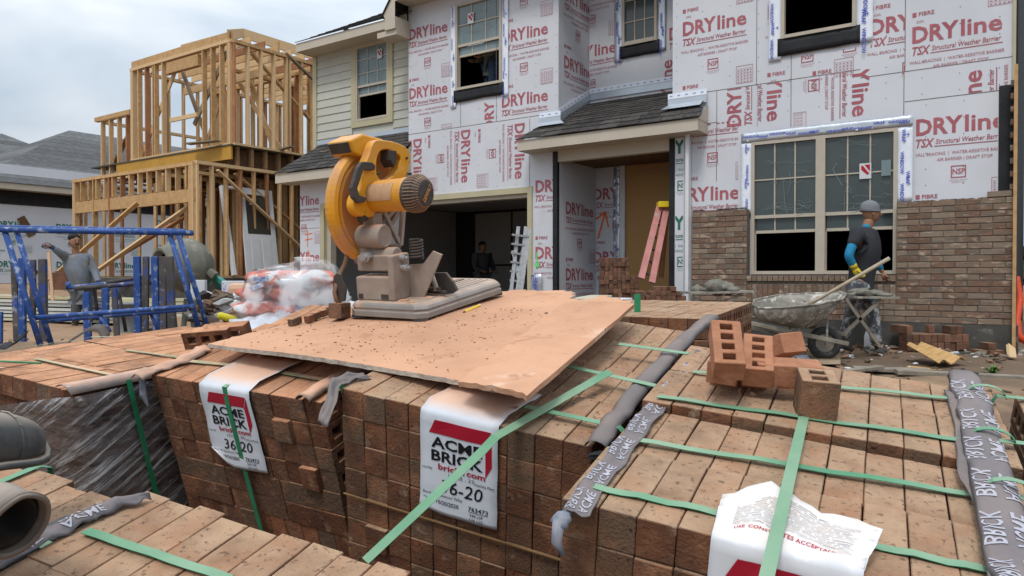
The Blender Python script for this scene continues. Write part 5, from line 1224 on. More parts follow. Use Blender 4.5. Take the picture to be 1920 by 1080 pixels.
# two bricks on the left end of the board, fragments by the cord
nL = ROT_L.to_3x3() @ V((0, 0, 1))
def onL(px, py, h): l = lp(TL, px, py, h); return M4.Translation(TL @ V((l.x, l.y, h))) @ ROT_L
BM['dk'] = [brick_mesh('brick', (.055, .17, .062), cored=3, seed=70, m=brick_dusty)]
lbrick('dk', onL(392, 632, .035) @ RZ(-1.15), 'dusty brick at the left end of the board with its core holes facing out', 'dusty bricks by the left end of the board')
lbrick('dk', onL(418, 618, .035) @ RZ(-1.15) @ M4.Translation((.04, .03, 0)), 'dusty brick behind the other one at the left end of the board', 'dusty bricks by the left end of the board')
for i, (x, y, s) in enumerate(((553, 602, 1), (580, 597, .6), (592, 592, .55), (606, 587, .6), (620, 581, .55), (633, 575, .6))):
    b = brick_mesh('brick_piece', (.022, .05*s+.006, .026), seed=80+i, m=brick_dusty); o = bpy.data.objects.new('brick_piece', b); C.objects.link(o); o.matrix_basis = frame(Bpx(x, y, .014), (Bpx(640, 570)-Bpx(545, 605)), z=BN) @ RZ(-PI/2)
    tag(o, 'broken brick piece in the row of offcuts left of the saw', 'brick piece', 'brick offcuts left of the saw')
o = bpy.data.objects.new('brick', BM['dk'][0]); C.objects.link(o); o.matrix_basis = M4.Translation(Bpx(637, 582, .03)) @ RZ(-.2) @ M4.Diagonal((.9, .5, .9, 1)); tag(o, 'dusty brick standing behind the left corner of the saw base', 'brick')
# ================================================================ rubber boots
boot_m = mat('grey rubber', (.075, .078, .078), (.045, .047, .048), rough=.45, scale=6, spots=[((.20, .17, .14), 4, .48, .7)], dust=((.36, .29, .22), .75, 3), bump=.15, bscale=30)
bootc_m = mat('brown grey rubber', (.16, .13, .11), (.11, .092, .08), rough=.6, scale=6, spots=((.27, .22, .18), 6, .5, .7), dust=((.34, .27, .21), .6, 5))
T1 = W(14, 838, 1.42); T0 = W(-225, 880, 1.20); d = (T1-T0).normalized(); uu = V((0, -.25, .97)); 
bt = thing('rubber_boot', 'dark grey rubber boot whose rounded toe points in from the left edge', 'boot', mat=M4.Translation(T0))
rows = []; n = 16; sx = d; sz = (uu - d*uu.dot(d)).normalized(); sy = sz.cross(sx)
prof = [(0, .075, .085, .03), (.05, .072, .080, .028), (.10, .068, .068, .022), (.14, .066, .062, .016), (.18, .064, .060, .010), (.205, .056, .054, .004), (.225, .044, .044, 0), (.236, .028, .030, 0), (.241, .008, .010, 0)]
for x, w_, h_, up_ in prof:
    row = []
    for k in range(n+1):
        a = 2*PI*k/n; zz = math.sin(a); row.append(T0 + sx*x*1.25 + sy*(math.cos(a)*w_*.82) + sz*((max(zz, -.62))*h_*.95 + up_))
    rows.append(row)
mb = MB(); mb.sheet(rows); o = fix(mb.build('boot_foot', boot_m, bt, smooth=True, sub=1))
mb = MB(); 
for k_i in range(1): 
    ring = [T0 + sx*(x*1.25+.002) + sy*(c*w_*.86) + sz*(-.60*h_*.95+up_) for c in (1,) for x, w_, h_, up_ in prof]; ring2 = [T0 + sx*(x*1.25+.002) - sy*(w_*.86) + sz*(-.60*h_*.95+up_) for x, w_, h_, up_ in prof]
    mb.tube(ring + ring2[::-1], .008, 6)
mb.build('boot_sole', boot_m, bt, smooth=True)
mb = MB(); x, w_, h_, up_ = prof[4]; mb.tube([T0 + sx*(.215) + sy*(math.cos(a)*.060*.84) + sz*(math.sin(a)*.060+.008) for a in [math.radians(t) for t in range(-20, 201, 20)]], .003, 6); mb.build('toe_seam', boot_m, bt)
# second boot: open shaft
K0 = W(-130, 925, 1.32); K1 = W(34, 985, 1.12); d = (K1-K0).normalized(); bt2 = thing('rubber_boot', 'brownish rubber boot lying on its side with its open shaft facing right', 'boot', mat=M4.Translation(K0))
sx = d; sy = sx.cross(V((0, 0, 1))).normalized(); sz = sy.cross(sx)
def shaft(r0, x): 
    row = []
    for k in range(33):
        a = 2*PI*k/32; rr = 1+.05*MN.noise(V((math.cos(a)*1.5, math.sin(a)*1.5, x*8))); row.append(K0 + sx*x + sy*(math.cos(a)*r0*.80*rr) + sz*(math.sin(a)*r0*.98*rr) + sx*(.03*math.sin(a)))
    return row
Ls = (K1-K0).length
mb = MB(); mb.sheet([shaft(.047+.002*math.sin(i*1.6)+.001*i*.3, Ls*i/12) for i in range(13)], 0, .004); fix(mb.build('boot_shaft', bootc_m, bt2, smooth=True))
mb = MB(); mb.sheet([shaft(.043, Ls*i/6*.93) for i in range(7)][::-1], 0, .0); mb.build('boot_lining', dkp, bt2, smooth=True)
for f in (.55, .75): mb = MB(); mb.tube(shaft(.0505, Ls*f), .002, 6); mb.build('boot_band', bootc_m, bt2)
mb = MB(); r_ = shaft(.0495, Ls); mb.tube(r_, .004, 6); mb.build('boot_rim', bootc_m, bt2, smooth=True)
# ================================================================ timber frame house
XS, YF1, YF2 = -15.65, 9.85, 10.83
tf = thing('timber_frame_house', 'bare timber frame of a two-storey house with open stud walls', 'house frame', mat=M4.Translation(HM @ V((XS, YF1, .6))) @ M4.Rotation(-HA, 4, 'Z'))
studs = []; nstud = [0]; rest = MB(HM); restd = MB(HM)
def stud(p, q, w=.05, h=.10, m=None, up=(0, 1, 0), far=False, nm='stud'):
    m = m or (lumber_m if RD.random() < .8 else lumberd_m)
    if far or nstud[0] >= 98 and nm == 'stud': (rest if m is lumber_m else restd).bar(p, q, w, h, up=up); return
    if nm == 'stud': nstud[0] += 1
    b = MB(HM); b.bar(p, q, w, h, up=up); b.build(nm, m, tf)
ZB, Z1, Z2, Z3 = .92, 3.50, 4.06, 6.50
def xwall(x0, x1, y, z0, z1, st=.36, skip=(), **k):
    stud((x0, y, z1+.03), (x1, y, z1+.03), .14, .075, lumber_m, (0, 0, 1), nm='top_plate', far=k.get('far', False)); stud((x0, y, z0), (x1, y, z0), .14, .05, lumber_m, (0, 0, 1), nm='bottom_plate', far=k.get('far', False))
    x = x0+.03
    while x <= x1:
        if not any(a < x < b for a, b in skip): stud((x, y, z0), (x, y, z1), .045, .12, up=(0, 1, 0), **k)
        x += st * RD.choice((1, 1, 1, 1, .25))
def ywall(y0, y1, x, z0, z1, st=.38, skip=(), **k):
    stud((x, y0, z1+.03), (x, y1, z1+.03), .14, .075, lumber_m, (0, 0, 1), nm='top_plate', far=k.get('far', False)); stud((x, y0, z0), (x, y1, z0), .14, .05, lumber_m, (0, 0, 1), nm='bottom_plate', far=k.get('far', False))
    y = y0+.03
    while y <= y1:
        if not any(a < y < b for a, b in skip): stud((x, y, z0), (x, y, z1), .12, .045, up=(0, 1, 0), **k)
        y += st * RD.choice((1, 1, 1, 1, .25))
# lower floor front: garage opening with header and short cripples above
XLL = -21.3
stud((XLL, YF1, Z1), (XS, YF1, Z1), .14, .08, lumber_m, (0, 0, 1), nm='top_plate'); stud((XLL, YF1, Z1-.72), (XS, YF1, Z1-.72), .09, .30, lumber_m, (0, 0, 1), nm='header')
x = XLL+.03
while x < XS: stud((x, YF1, Z1-.56), (x, YF1, Z1-.04), .045, .12); x += .41
for x in (XLL+.03, XLL+.10, XLL+1.1, XLL+1.9, XS-.03, XS-.09, XS-.15): stud((x, YF1, ZB), (x, YF1, Z1-.04), .05, .13)
ywall(YF1, 16.5, XS, ZB, Z1, skip=())
stud((XS+.09, YF1+.5, Z1-.1), (XS+.09, YF1+3.9, ZB+.05), .04, .12, lumber_m, (1, 0, 0), nm='brace'); stud((XS-.09, YF1+1.1, Z1-.1), (XS-.09, YF1+4.9, ZB+.05), .04, .12, lumber_m, (1, 0, 0), nm='brace')
stud((XS-2.1, YF1-.2, Z1-.8), (XS-3.5, YF1-1.6, ZB-.1), .045, .12, lumber_m, nm='brace'); stud((XS-.5, YF1+.2, Z1-.9), (XS-3.2, YF1-1.1, ZB-.2), .045, .12, lumber_m, nm='brace'); stud((XS-.9, YF1+.4, 2.4), (XS-3.3, YF1-.9, ZB), .045, .12, lumberd_m, nm='brace')
xwall(XLL+.6, XS-.3, 12.8, ZB, Z1-.1, far=True); xwall(XLL+.6, XS-.3, 15.8, ZB, Z1-.1, far=True); ywall(YF1+.3, 15.5, XS-1.9, ZB, Z1-.1, far=True); xwall(XLL+.6, XS-.3, 14.2, ZB, Z1-.1, far=True, st=.3); ywall(YF1+.3, 15.5, XS-.9, ZB, Z1-.1, far=True, st=.35); ywall(YF1+1.3, 15.5, XS-4.0, ZB, Z1-.1, far=True, st=.6); ywall(YF1, 15.5, XLL, ZB, Z1-.1, st=.5, far=True)
# floor band: yellow rim in front, open i-joists on the side
b = MB(HM); b.box((-20.9, YF2-.06, Z2-.34), (XS, YF2-.01, Z2-.02)); b.build('rim_board', lvl_m, tf)
b = MB(HM); b.box((-22.3, YF2-.08, Z2-.02), (XS+.03, 17, Z2+.015)); b.build('subfloor', mat('subfloor deck', (.07, .075, .06), (.1, .08, .05), rough=.8), tf)
y = YF2+.15; ws_ = MB(HM); jf = MB(HM)
while y < 16.6:
    b = MB(HM); b.box((XS-5.2, y-.012, Z1+.12), (XS-.02, y+.012, Z2-.05)); b.box((XS-5.2, y-.035, Z1+.075), (XS, y+.035, Z1+.12)); b.box((XS-5.2, y-.035, Z2-.065), (XS, y+.035, Z2-.022)); b.box((XS-.10, y-.034, Z1+.12), (XS-.001, y+.034, Z2-.065)); b.build('floor_joist', osb_m if 0 else mat('joist brown', (.30, .17, .08), (.2, .11, .055), rough=.85, vary=.2), tf); y += .40
b = MB(HM); b.box((XS-.20, YF2, Z1+.12), (XS-.17, 16.6, Z2-.05)); b.build('blocking_panel', osb_m, tf)
y = YF1+.3
while y < YF2: b = MB(HM); b.box((-21.2, y-.02, Z1+.04), (XS-.1, y+.02, Z1+.06)); y += .4
# upper floor
xwall(-20.15, XS, YF2, Z2+.03, Z3, skip=((-18.3, -17.1),)); ywall(YF2, 16.5, XS, Z2+.03, Z3)
for x in (XS-.05, XS-.11, -20.1, -20.04): stud((x, YF2, Z2), (x, YF2, Z3), .05, .13, lumber_m, nm='corner_post')
stud((-18.4, YF2, Z3-.20), (-17.0, YF2, Z3-.20), .10, .28, lumber_m, (0, 0, 1), nm='header'); stud((-20.15, YF2, Z3+.16), (XS, YF2, Z3+.16), .04, .20, lumber_m, (0, 0, 1), nm='rim_board')
xwall(-20.15, XS-.2, 13.4, Z2+.03, Z3-.1, far=True, st=.5, skip=((-19, -18.2),)); stud((-19.9, 12.2, Z3-.3), (XS-.3, 12.2, Z3-.3), .05, .2, lumber_m, (0, 0, 1), far=True); stud((-19.5, 12.4, Z2), (-18.2, 12.4, Z3-.2), .04, .12, lumber_m, (1, 0, 0), far=True); stud((-17.2, 12.4, Z3-.2), (-16.2, 12.4, Z2+.2), .04, .12, lumber_m, (1, 0, 0), far=True); stud((-18.3, YF2, Z2+.9), (-17.1, YF2, Z2+.9), .05, .1, lumber_m, (0, 0, 1), far=True); xwall(-20.15, XS-.2, 16.5, Z2+.03, Z3-.1, far=True, st=.45)
ywall(YF2+1.3, 14.5, XS-1.9, Z2+.03, Z3-.1, far=True, st=.6); ywall(YF2, 16.5, -20.15, Z2+.03, Z3, st=.45, far=True)
for p, q in (((-19.9, YF2+.1, Z2+.1), (-18.1, YF2+.1, Z3-.1)), ((-17.4, YF2+.1, Z2+.7), (-16.0, YF2+.1, Z3-.15)), ((-19.0, 11.6, Z3), (-17.6, 11.6, Z2)), ((XS-.1, YF2+.6, Z3-.1), (XS-.1, YF2+3.4, Z2+.3)), ((XS-.12, YF2+3.0, Z3-.1), (XS-.1, YF2+.3+5, Z2+.1)), ((XS-.1, 13.3, Z2+.1), (XS-.12, 15.6, Z3-.1)), ((XS-.3, 12.5, Z2+.1), (XS-2.2, 12.5, Z3-.2))):
    stud(p, q, .04, .12, lumber_m if RD.random() < .6 else mat('weathered brace', (.22, .17, .12), rough=.9), (1, 0, 0), nm='brace')
stud((XS+.05, YF2+1.5, Z3+.1), (XS+.12, YF2+5.0, Z2+.6), .04, .10, MT['weathered brace'], (1, 0, 0), nm='brace')
for y in [YF2+.5+i*.41 for i in range(13)]: stud((-20.1, y, Z3+.16), (XS, y, Z3+.16), .04, .18, up=(0, 0, 1), nm='ceiling_joist', far=y > 13)
stud((XS-.02, YF2-.1, Z3+.16), (XS-.9, YF2+.9, Z3+.62), .04, .22, lumber_m, (0, 0, 1), nm='rafter'); stud((XS-.9, YF2+.9, Z3+.62), (XS+.0, YF2+4.8, Z3+.28), .05, .24, lumber_m, (0, 0, 1), nm='ridge_board'); stud((XS-.5, YF2+1.7, Z3+.05), (XS-.5, YF2+1.7, Z3+.55), .08, .05, lumber_m, nm='rafter_post'); stud((XS-.9, YF2+.9, Z3+.62), (XS-2.2, YF2+.05, Z3+.22), .04, .22, lumber_m, (0, 0, 1), nm='rafter')
# lower left wing of the upper floor
xwall(-21.8, -20.2, YF2+.02, Z2-.4, 5.35, st=.45); ywall(YF2, 14, -21.8, Z2-.4, 5.3, far=True, st=.5); stud((-22.1, YF2, 5.42), (-20.2, YF2, 5.42), .12, .12, lumber_m, (0, 0, 1), nm='header'); stud((-21.6, YF2+.2, Z2), (-20.4, YF2+.2, 5.2), .04, .12, lumberd_m, (0, 1, 0), nm='brace')
stud((XS-1.4, YF2-.3, Z2+.12), (XS-.3, YF2-.2, Z2+.10), .20, .03, MT['weathered brace'], (0, 0, 1), nm='scaffold_plank'); 
for k in range(4): stud((XS-.3, YF2+1.4+k*.9, Z2+.06), (XS+.55, YF2+1.3+k*.9, Z2+.10), .12, .03, MT['weathered brace'], (0, 0, 1), nm='scaffold_plank')
o = rest.build('back_studs', lumber_m, tf); o['kind'] = 'stuff'; o = restd.build('back_studs', lumberd_m, tf); o['kind'] = 'stuff'
b = MB(HM); b.box((XLL-.2, YF1-.12, .2), (XS+.1, 17, ZB-.03)); b.build('slab', conc_m, tf)
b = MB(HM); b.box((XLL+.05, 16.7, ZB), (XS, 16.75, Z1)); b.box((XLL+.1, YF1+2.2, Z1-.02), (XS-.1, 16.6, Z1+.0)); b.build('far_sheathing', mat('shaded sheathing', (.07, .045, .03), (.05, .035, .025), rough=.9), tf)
# white door leaning against the studs inside
dm = frame(HM @ V((XS+.18, 11.05, ZB+.02)), HM.to_3x3() @ V((.0, 1, 0)), y=None, z=(HM.to_3x3() @ V((1, 0, .13))).normalized())
dd = thing('leaning_door', 'white panelled door with a dark glass light leaning against the timber frame', 'door', mat=dm)
q = MB(dm); q.box((0, 0, 0), (.12, 2.15, .05)); q.box((.80, 0, 0), (.92, 2.15, .05)); q.box((.12, 0, 0), (.80, 1.02, .05)); q.box((.12, 2.0, 0), (.80, 2.15, .05)); q.build('door_leaf', white_m, dd)
q = MB(dm); q.box((.12, 1.02, .01), (.80, 2.0, .03)); q.build('glass_pane', mat('brown dim glass', (.06, .05, .04), rough=.2), dd)
q = MB(dm); 
for x in (.18, .50): q.box((x, .15, .05), (x+.24, .90, .06))
q.build('raised_panel', white_m, dd)
q = MB(dm); q.box((.25, 1.75, .035), (.37, 1.9, .04)); q.build('sticker', panel_m, dd)
dm2 = frame(HM @ V((XS+.10, 10.7, ZB+.02)), HM.to_3x3() @ V((0, 1, 0)), z=(HM.to_3x3() @ V((1, 0, .22))).normalized())
q = MB(dm2); q.box((0, 0, 0), (.07, 2.2, .12)); q.box((1.25, 0, 0), (1.32, 2.2, .12)); q.box((.07, 2.14, 0), (1.25, 2.2, .12)); o = q.build('door_frame', white_m); tag(o, 'empty white door frame leaning behind the white panelled door', 'door frame')

# ================================================================ neighbouring houses
XN = -27.5
nh = thing('neighbour_house', 'low house with a grey hipped roof and white sheathing printed in green', 'house', mat=M4.Translation(HM @ V((XN, 12, 1.0))) @ M4.Rotation(-HA, 4, 'Z'))
b = MB(HM); b.box((XN-9, 10.0, .3), (XN, 25, 4.6)); b.build('wall', panel_m, nh)
b = MB(HM)
for z in (2.55, 1.25):
    for y in (10.3, 12.1, 13.9, 15.7, 17.5): stamp(b, y, z + (.35 if y > 15 else 0), 0, (10.05, 1.0, 19.5, 4.3), side(XN+.01))
o = b.build('printed_lettering', [pr_grn, pr_grnf], nh); 
b = MB(HM); b.box((XN-.3, 9.7, 3.75), (XN+.55, 25.4, 3.95)); b.box((XN-9.5, 9.5, 3.75), (XN+.55, 9.7, 3.95)); b.build('fascia', cream_m, nh)
def hiprf(mb, x0, x1, y0, y1, z, h):
    d = min(x1-x0, y1-y0)/2; n = 14
    for i in range(n):
        f, g = i/n, (i+1)/n; a, b_ = d*f, d*g; za, zb_ = z+h*f+.004, z+h*g
        A = [(x0+a, y0+a, za), (x1-a, y0+a, za), (x1-a, y1-a, za), (x0+a, y1-a, za)]; B = [(x0+b_, y0+b_, zb_), (x1-b_, y0+b_, zb_), (x1-b_, y1-b_, zb_), (x0+b_, y1-b_, zb_)]
        for k in range(4): mb.add([A[k], A[(k+1) % 4], B[(k+1) % 4], B[k]], [(0, 1, 2, 3)])
b = MB(HM); hiprf(b, XN-9.6, XN+.6, 9.5, 26, 3.95, 2.9); b.build('roof', shingl_m, nh)
b = MB(HM); hiprf(b, XN-14, XN-3.0, 8.3, 19, 4.1, 2.9); b.build('roof', shingl_m, nh)
b = MB(HM); b.box((XN+.01, 10.1, 3.3), (XN+.03, 19, 3.75)); b.box((XN+.02, 9.95, .6), (XN+.06, 10.1, 3.7)); b.build('black_felt', black_m, nh)
nw = [10.35, 2.0, 11.3, 3.1]
X9 = XN-.02
b = MB(HM); b.box((XN-1.9, 9.96, 1.7), (XN-.6, 9.99, 3.0)); wn = b.build('window', glassb_m, nh); b = MB(HM)
for x in (XN-1.95, XN-1.28, XN-.62): b.box((x, 9.93, 1.65), (x+.06, 9.96, 3.05))
for z in (1.65, 2.3, 3.0): b.box((XN-1.95, 9.93, z), (XN-.56, 9.96, z+.05))
b.build('window_frame', white_m, wn)
b = MB(HM); a_ = [(XN+.02, 11.0, 2.9), (XN+.02, 11.35, 2.3)]; b.bar(a_[0], a_[1], .25, .02, up=(1, 0, 0)); b.bar((XN+.02, 11.1, 1.3), (XN+.02, 11.5, 1.05), .15, .02, up=(1, 0, 0)); b.build('patch', osb_m, nh)
# house just showing at the right edge
rh = thing('neighbour_house', 'grey roofed house just showing past the brick corner at the right edge', 'house', mat=M4.Translation(HM @ V((5, 16, 0))) @ M4.Rotation(-HA, 4, 'Z'))
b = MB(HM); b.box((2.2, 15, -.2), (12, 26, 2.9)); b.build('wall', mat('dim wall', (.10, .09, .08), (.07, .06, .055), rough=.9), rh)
b = MB(HM); hiprf(b, 1.4, 12.8, 14.2, 27, 2.9, 3.2); b.build('roof', shingl_m, rh)
b = MB(HM); b.box((3.0, 14.95, .4), (4.2, 14.99, 2.2)); b.build('window', glassg_m, rh)
# far tree line and roofs on the horizon
tr_m = mat('far foliage', (.05, .065, .035), (.028, .04, .022), rough=.95, scale=3)
b = MB(); ri = random.Random(12)
for i in range(900):
    x = ri.uniform(-150, 150); y = ri.uniform(88, 100); h = ri.uniform(.5, 5.5)*(.7+.5*MN.noise(V((x*.05, 0, 0)))); b.blob((x, y, h), (ri.uniform(.8, 2), ri.uniform(.8, 2), ri.uniform(.6, 1.6)), sub=1, amp=.9, fq=2, seed=i)
o = b.build('tree_line', tr_m); tag(o, 'low dark line of far trees on the horizon beyond the houses', 'trees', kind='stuff')
# ================================================================ people
skin_m = mat('brown skin', (.30, .155, .09), (.26, .13, .075), rough=.6, scale=20); hair_m = mat('black hair', (.012, .010, .009), rough=.7)
def skinmesh(name, nodes, edges, m, parent, sub=2, smooth=True, extra=None, mats=None):
    """nodes: key -> (pos, radius or (rx, ry)); grown with a Skin modifier, then baked so the body is one mesh"""
    ks = list(nodes); me = bpy.data.meshes.new(name); inv = wmat(parent).inverted()
    me.from_pydata([inv @ V(nodes[k][0]) for k in ks], [(ks.index(a), ks.index(b)) for a, b in edges], []); o = bpy.data.objects.new(name, me); C.objects.link(o)
    o.modifiers.new('skin', 'SKIN').use_smooth_shade = True
    for i, k in enumerate(ks):
        r = nodes[k][1]; r = (r, r) if not isinstance(r, tuple) else r; me.skin_vertices[0].data[i].radius = r; me.skin_vertices[0].data[i].use_root = (i == 0)
    s = o.modifiers.new('sub', 'SUBSURF'); s.levels = s.render_levels = sub
    dg = bpy.context.evaluated_depsgraph_get(); m2 = bpy.data.meshes.new_from_object(o.evaluated_get(dg)); bpy.data.objects.remove(o)
    m2.materials.clear()
    for q in (mats or [m]): m2.materials.append(q)
    o = bpy.data.objects.new(name, m2); C.objects.link(o); o.parent = parent; m2.polygons.foreach_set('use_smooth', [smooth]*len(m2.polygons)); return o
def hand(mb, wrist, d, side_, size=.09, curl=.5):
    """palm with five bent fingers"""
    d = d.normalized(); s = (side_ - d*side_.dot(d)).normalized(); n = d.cross(s)
    mb.tube([wrist, wrist+d*size*.5, wrist+d*size*.95], [.026, .036, .034], 8)
    for i, (o_, L_) in enumerate(((-.030, .062), (-.010, .074), (.010, .070), (.030, .056))):
        b = wrist + d*size*.9 + s*o_; p1 = b + d*L_*.45 + n*curl*.01; p2 = p1 + (d*(1-curl)+n*curl)*L_*.35; p3 = p2 + (d*(1-curl*1.6)+n*curl*1.4).normalized()*L_*.25; mb.tube([b, p1, p2, p3], [.010, .0095, .009, .007], 6)
    b = wrist + d*size*.3 - s*.030; mb.tube([b, b - s*.022 + d*.03 + n*.01, b - s*.020 + d*.06 + n*.025], [.012, .011, .008], 6)
def person(label, J, mats, loc, face, hat=None, hairy=True, group=None, shoes=True, gloves=None, sleeves=None):
    """J: joints in world space. mats: shirt, trousers, shoe"""
    root = thing('person', label, 'person', mat=M4.Translation(loc)); f = face.normalized(); up = V((0, 0, 1)); lt = up.cross(f).normalized()
    hd = J['head']; nk = J['neck']
    nodes = {'pel': (J['pel'], (.11, .09)), 'wst': (J['pel'].lerp(J['chest'], .5), (.10, .085)), 'chest': (J['chest'], (.115, .09)), 'nb': (J['chest'].lerp(nk, .72), (.065, .06)), 'neck': (nk, .062), 'h0': (hd-up*.03, (.060, .065))}
    edges = [('pel', 'wst'), ('wst', 'chest'), ('chest', 'nb'), ('nb', 'neck'), ('neck', 'h0')]
    for s in 'LR':
        nodes.update({'sh'+s: (J['sh'+s], .050), 'el'+s: (J['el'+s], .036), 'wr'+s: (J['wr'+s], .030), 'hip'+s: (J['hip'+s], .075), 'kn'+s: (J['kn'+s], .050), 'an'+s: (J['an'+s], .040)})
        edges += [('chest', 'sh'+s), ('sh'+s, 'el'+s), ('el'+s, 'wr'+s), ('pel', 'hip'+s), ('hip'+s, 'kn'+s), ('kn'+s, 'an'+s)]
    b = skinmesh('body', nodes, edges, skin_m, root)
    bm = bmesh.new(); bm.from_mesh(b.data); inv = wmat(root).inverted(); mb = MB()
    nb_ = bmesh.new(); bmesh.ops.create_icosphere(nb_, subdivisions=3, radius=1)
    hv = []
    for v in nb_.verts:
        q_ = v.co; lo = max(0, -q_.z); hv.append(hd + lt*q_.x*(.080-.022*lo) + f*(q_.y*(.098-.012*lo)+.012*lo) + up*(q_.z*.122+.012))
    mb.add(hv, [[v.index for v in fc.verts] for fc in nb_.faces]); nb_.free()
    mb.tube([hd+f*.088+up*.03, hd+f*.118-up*.005, hd+f*.095-up*.015], [.008, .015, .010], 6)          # nose
    for sg in (1, -1): mb.blob(hd+lt*sg*.078-f*.005+up*.0, (.012, .020, .030), sub=1)                       # ears
    mb.tube([hd+f*.090-up*.055+lt*.022, hd+f*.102-up*.053, hd+f*.090-up*.055-lt*.022], .006, 5)
    for s in 'LR':
        d = (J['wr'+s]-J['el'+s]).normalized(); hand(mb, J['wr'+s], J.get('hd'+s, d), lt if abs(d.dot(lt)) < .9 else f, curl=J.get('curl', .6))
    vs = [bm.verts.new(inv @ p) for p in mb.v]
    for q in mb.f: 
        fa = bm.faces.new([vs[i] for i in q]); fa.smooth = True
    bm.to_mesh(b.data); bm.free()
    if gloves:
        mb = MB()
        for s in gloves[1]:
            d = (J['wr'+s]-J['el'+s]).normalized(); mb.tube([J['wr'+s]-d*.06, J['wr'+s]], [.042, .038], 8)
            k = MB(); hand(k, J['wr'+s], J.get('hd'+s, d), lt if abs(d.dot(lt)) < .9 else f, curl=J.get('curl', .6)); c = J['wr'+s]+d*.06
            for i, p in enumerate(k.v): k.v[i] = c + (p-c)*1.22
            mb.v, off = mb.v + k.v, len(mb.v); mb.f += [[off+i for i in q] for q in k.f]; mb.m += k.m; mb.t += k.t
        mb.build('glove', gloves[0], root, smooth=True)
    mb = MB()
    for sg in (1, -1): mb.blob(hd+f*.098+lt*sg*.030+up*.020, (.008, .010, .006), sub=1)
    mb.build('eyes', hair_m, root)
    mb = MB()
    for sg in (1, -1): mb.tube([hd+f*.105+lt*sg*.016+up*.042, hd+f*.094+lt*sg*.045+up*.044], .004, 4)
    if J.get('mous'): mb.tube([hd+f*.098-up*.034+lt*.028, hd+f*.108-up*.028, hd+f*.098-up*.034-lt*.028], .007, 5)
    mb.build('eyebrows', hair_m, root)
    T_ = {k: v for k, v in nodes.items()}
    g = .016; top = {'pel': (J['pel']-up*.07, (.165, .145)), 'hem': (J['pel']-up*.14, (.160, .140)), 'wst': (nodes['wst'][0]+f*.02*J.get('belly', 0), (.160+.02*J.get('belly', 0), .155+.03*J.get('belly', 0))), 'chest': (J['chest'], (.185, .170)), 'nb': (nodes['nb'][0], (.125, .115)), 'col': (nk-up*.03, (.075, .075))}
    e = [('pel', 'wst'), ('wst', 'chest'), ('chest', 'nb'), ('nb', 'col'), ('pel', 'hem')]
    for s in 'LR':
        short = sleeves is not None; endp = J['sh'+s].lerp(J['el'+s], .62) if short else J['wr'+s].lerp(J['el'+s], .06)
        top['sh'+s] = (J['sh'+s], .092); e.append(('chest', 'sh'+s))
        if short: top['e'+s] = (endp, .066); e.append(('sh'+s, 'e'+s))
        else: top['el'+s] = (J['el'+s], .066); top['w'+s] = (endp, .044); e += [('sh'+s, 'el'+s), ('el'+s, 'w'+s)]
    skinmesh('shirt', top, e, mats[0], root)
    if sleeves:
        for s in 'LR': skinmesh('sleeve', {'a': (J['sh'+s].lerp(J['el'+s], .35), .058), 'b': (J['el'+s], .056), 'c': (J['wr'+s].lerp(J['el'+s], .12), .042)}, [('a', 'b'), ('b', 'c')], sleeves, root)
        skinmesh('hood', {'a': (nk-f*.07-up*.01, (.085, .07)), 'b': (nk+f*.03-up*.045, (.095, .07))}, [('a', 'b')], sleeves, root)
    tr = {'pel': (J['pel']+up*.02, (.155, .135))}; e = []
    for s in 'LR': tr['hip'+s] = (J['hip'+s], .118); tr['kn'+s] = (J['kn'+s], .084); tr['mid'+s] = (J['kn'+s].lerp(J['an'+s], .55)+f*.004, .078); tr['an'+s] = (J['an'+s]+up*.015, .070); e += [('pel', 'hip'+s), ('hip'+s, 'kn'+s), ('kn'+s, 'mid'+s), ('mid'+s, 'an'+s)]
    skinmesh('trousers', tr, e, mats[1], root)
    if shoes:
        for s in 'LR':
            a = J['an'+s]; t = J.get('toe'+s, f); t = t.normalized(); skinmesh('boot', {'a': (a-t*.035-up*.045, (.045, .042)), 'b': (a+t*.06-up*.05, (.046, .036)), 'c': (a+t*.15-up*.058, (.042, .028)), 'd': (a+up*.03, .050)}, [('a', 'b'), ('b', 'c'), ('a', 'd')], mats[2], root)
    if hat:
        rows = []
        for i in range(8):
            w = i/7; zz = .020 + .138*w; r = .106*math.sqrt(max(0.02, 1-(w*.985)**3.2)); rows.append([hd+up*(zz+.012+.02*(math.cos(a)*-1)*0)+f*(math.cos(a)*r*1.06-.014)+lt*math.sin(a)*r*.93 for a in [2*PI*k/20 for k in range(21)]])
        mb = MB(); mb.sheet(rows, 0, .004); mb.blob(hd+up*.150-f*.014, (.045, .045, .016), sub=2); h_ = mb.build('beanie', hat, root, smooth=True); fix(h_)
        mb = MB(); mb.tube([hd+up*.036+f*(math.cos(a)*.108-.010)+lt*math.sin(a)*.094 for a in [2*PI*k/20 for k in range(21)]], .008, 6); mb.build('beanie_brim', hat, h_, smooth=True)
    elif hairy:
        mb = MB(); mb.blob(hd+up*.085-f*.022, (.092, .106, .070), sub=3, amp=.12, fq=3); mb.blob(hd-f*.055-up*.0, (.07, .055, .075), sub=2, amp=.1); mb.build('hair', hair_m, root, smooth=True)
    return root
grey_s = mat('grey long sleeve shirt', (.17, .19, .215), (.11, .12, .14), rough=.9, scale=5, spots=((.24, .22, .21), 5, .55, .75)); grey_t = mat('grey work trousers', (.10, .105, .115), (.065, .065, .07), rough=.9, scale=6, spots=((.2, .18, .16), 6, .55, .75)); shoe_m = mat('dusty boots', (.06, .05, .042), (.1, .08, .06), rough=.8, scale=9)
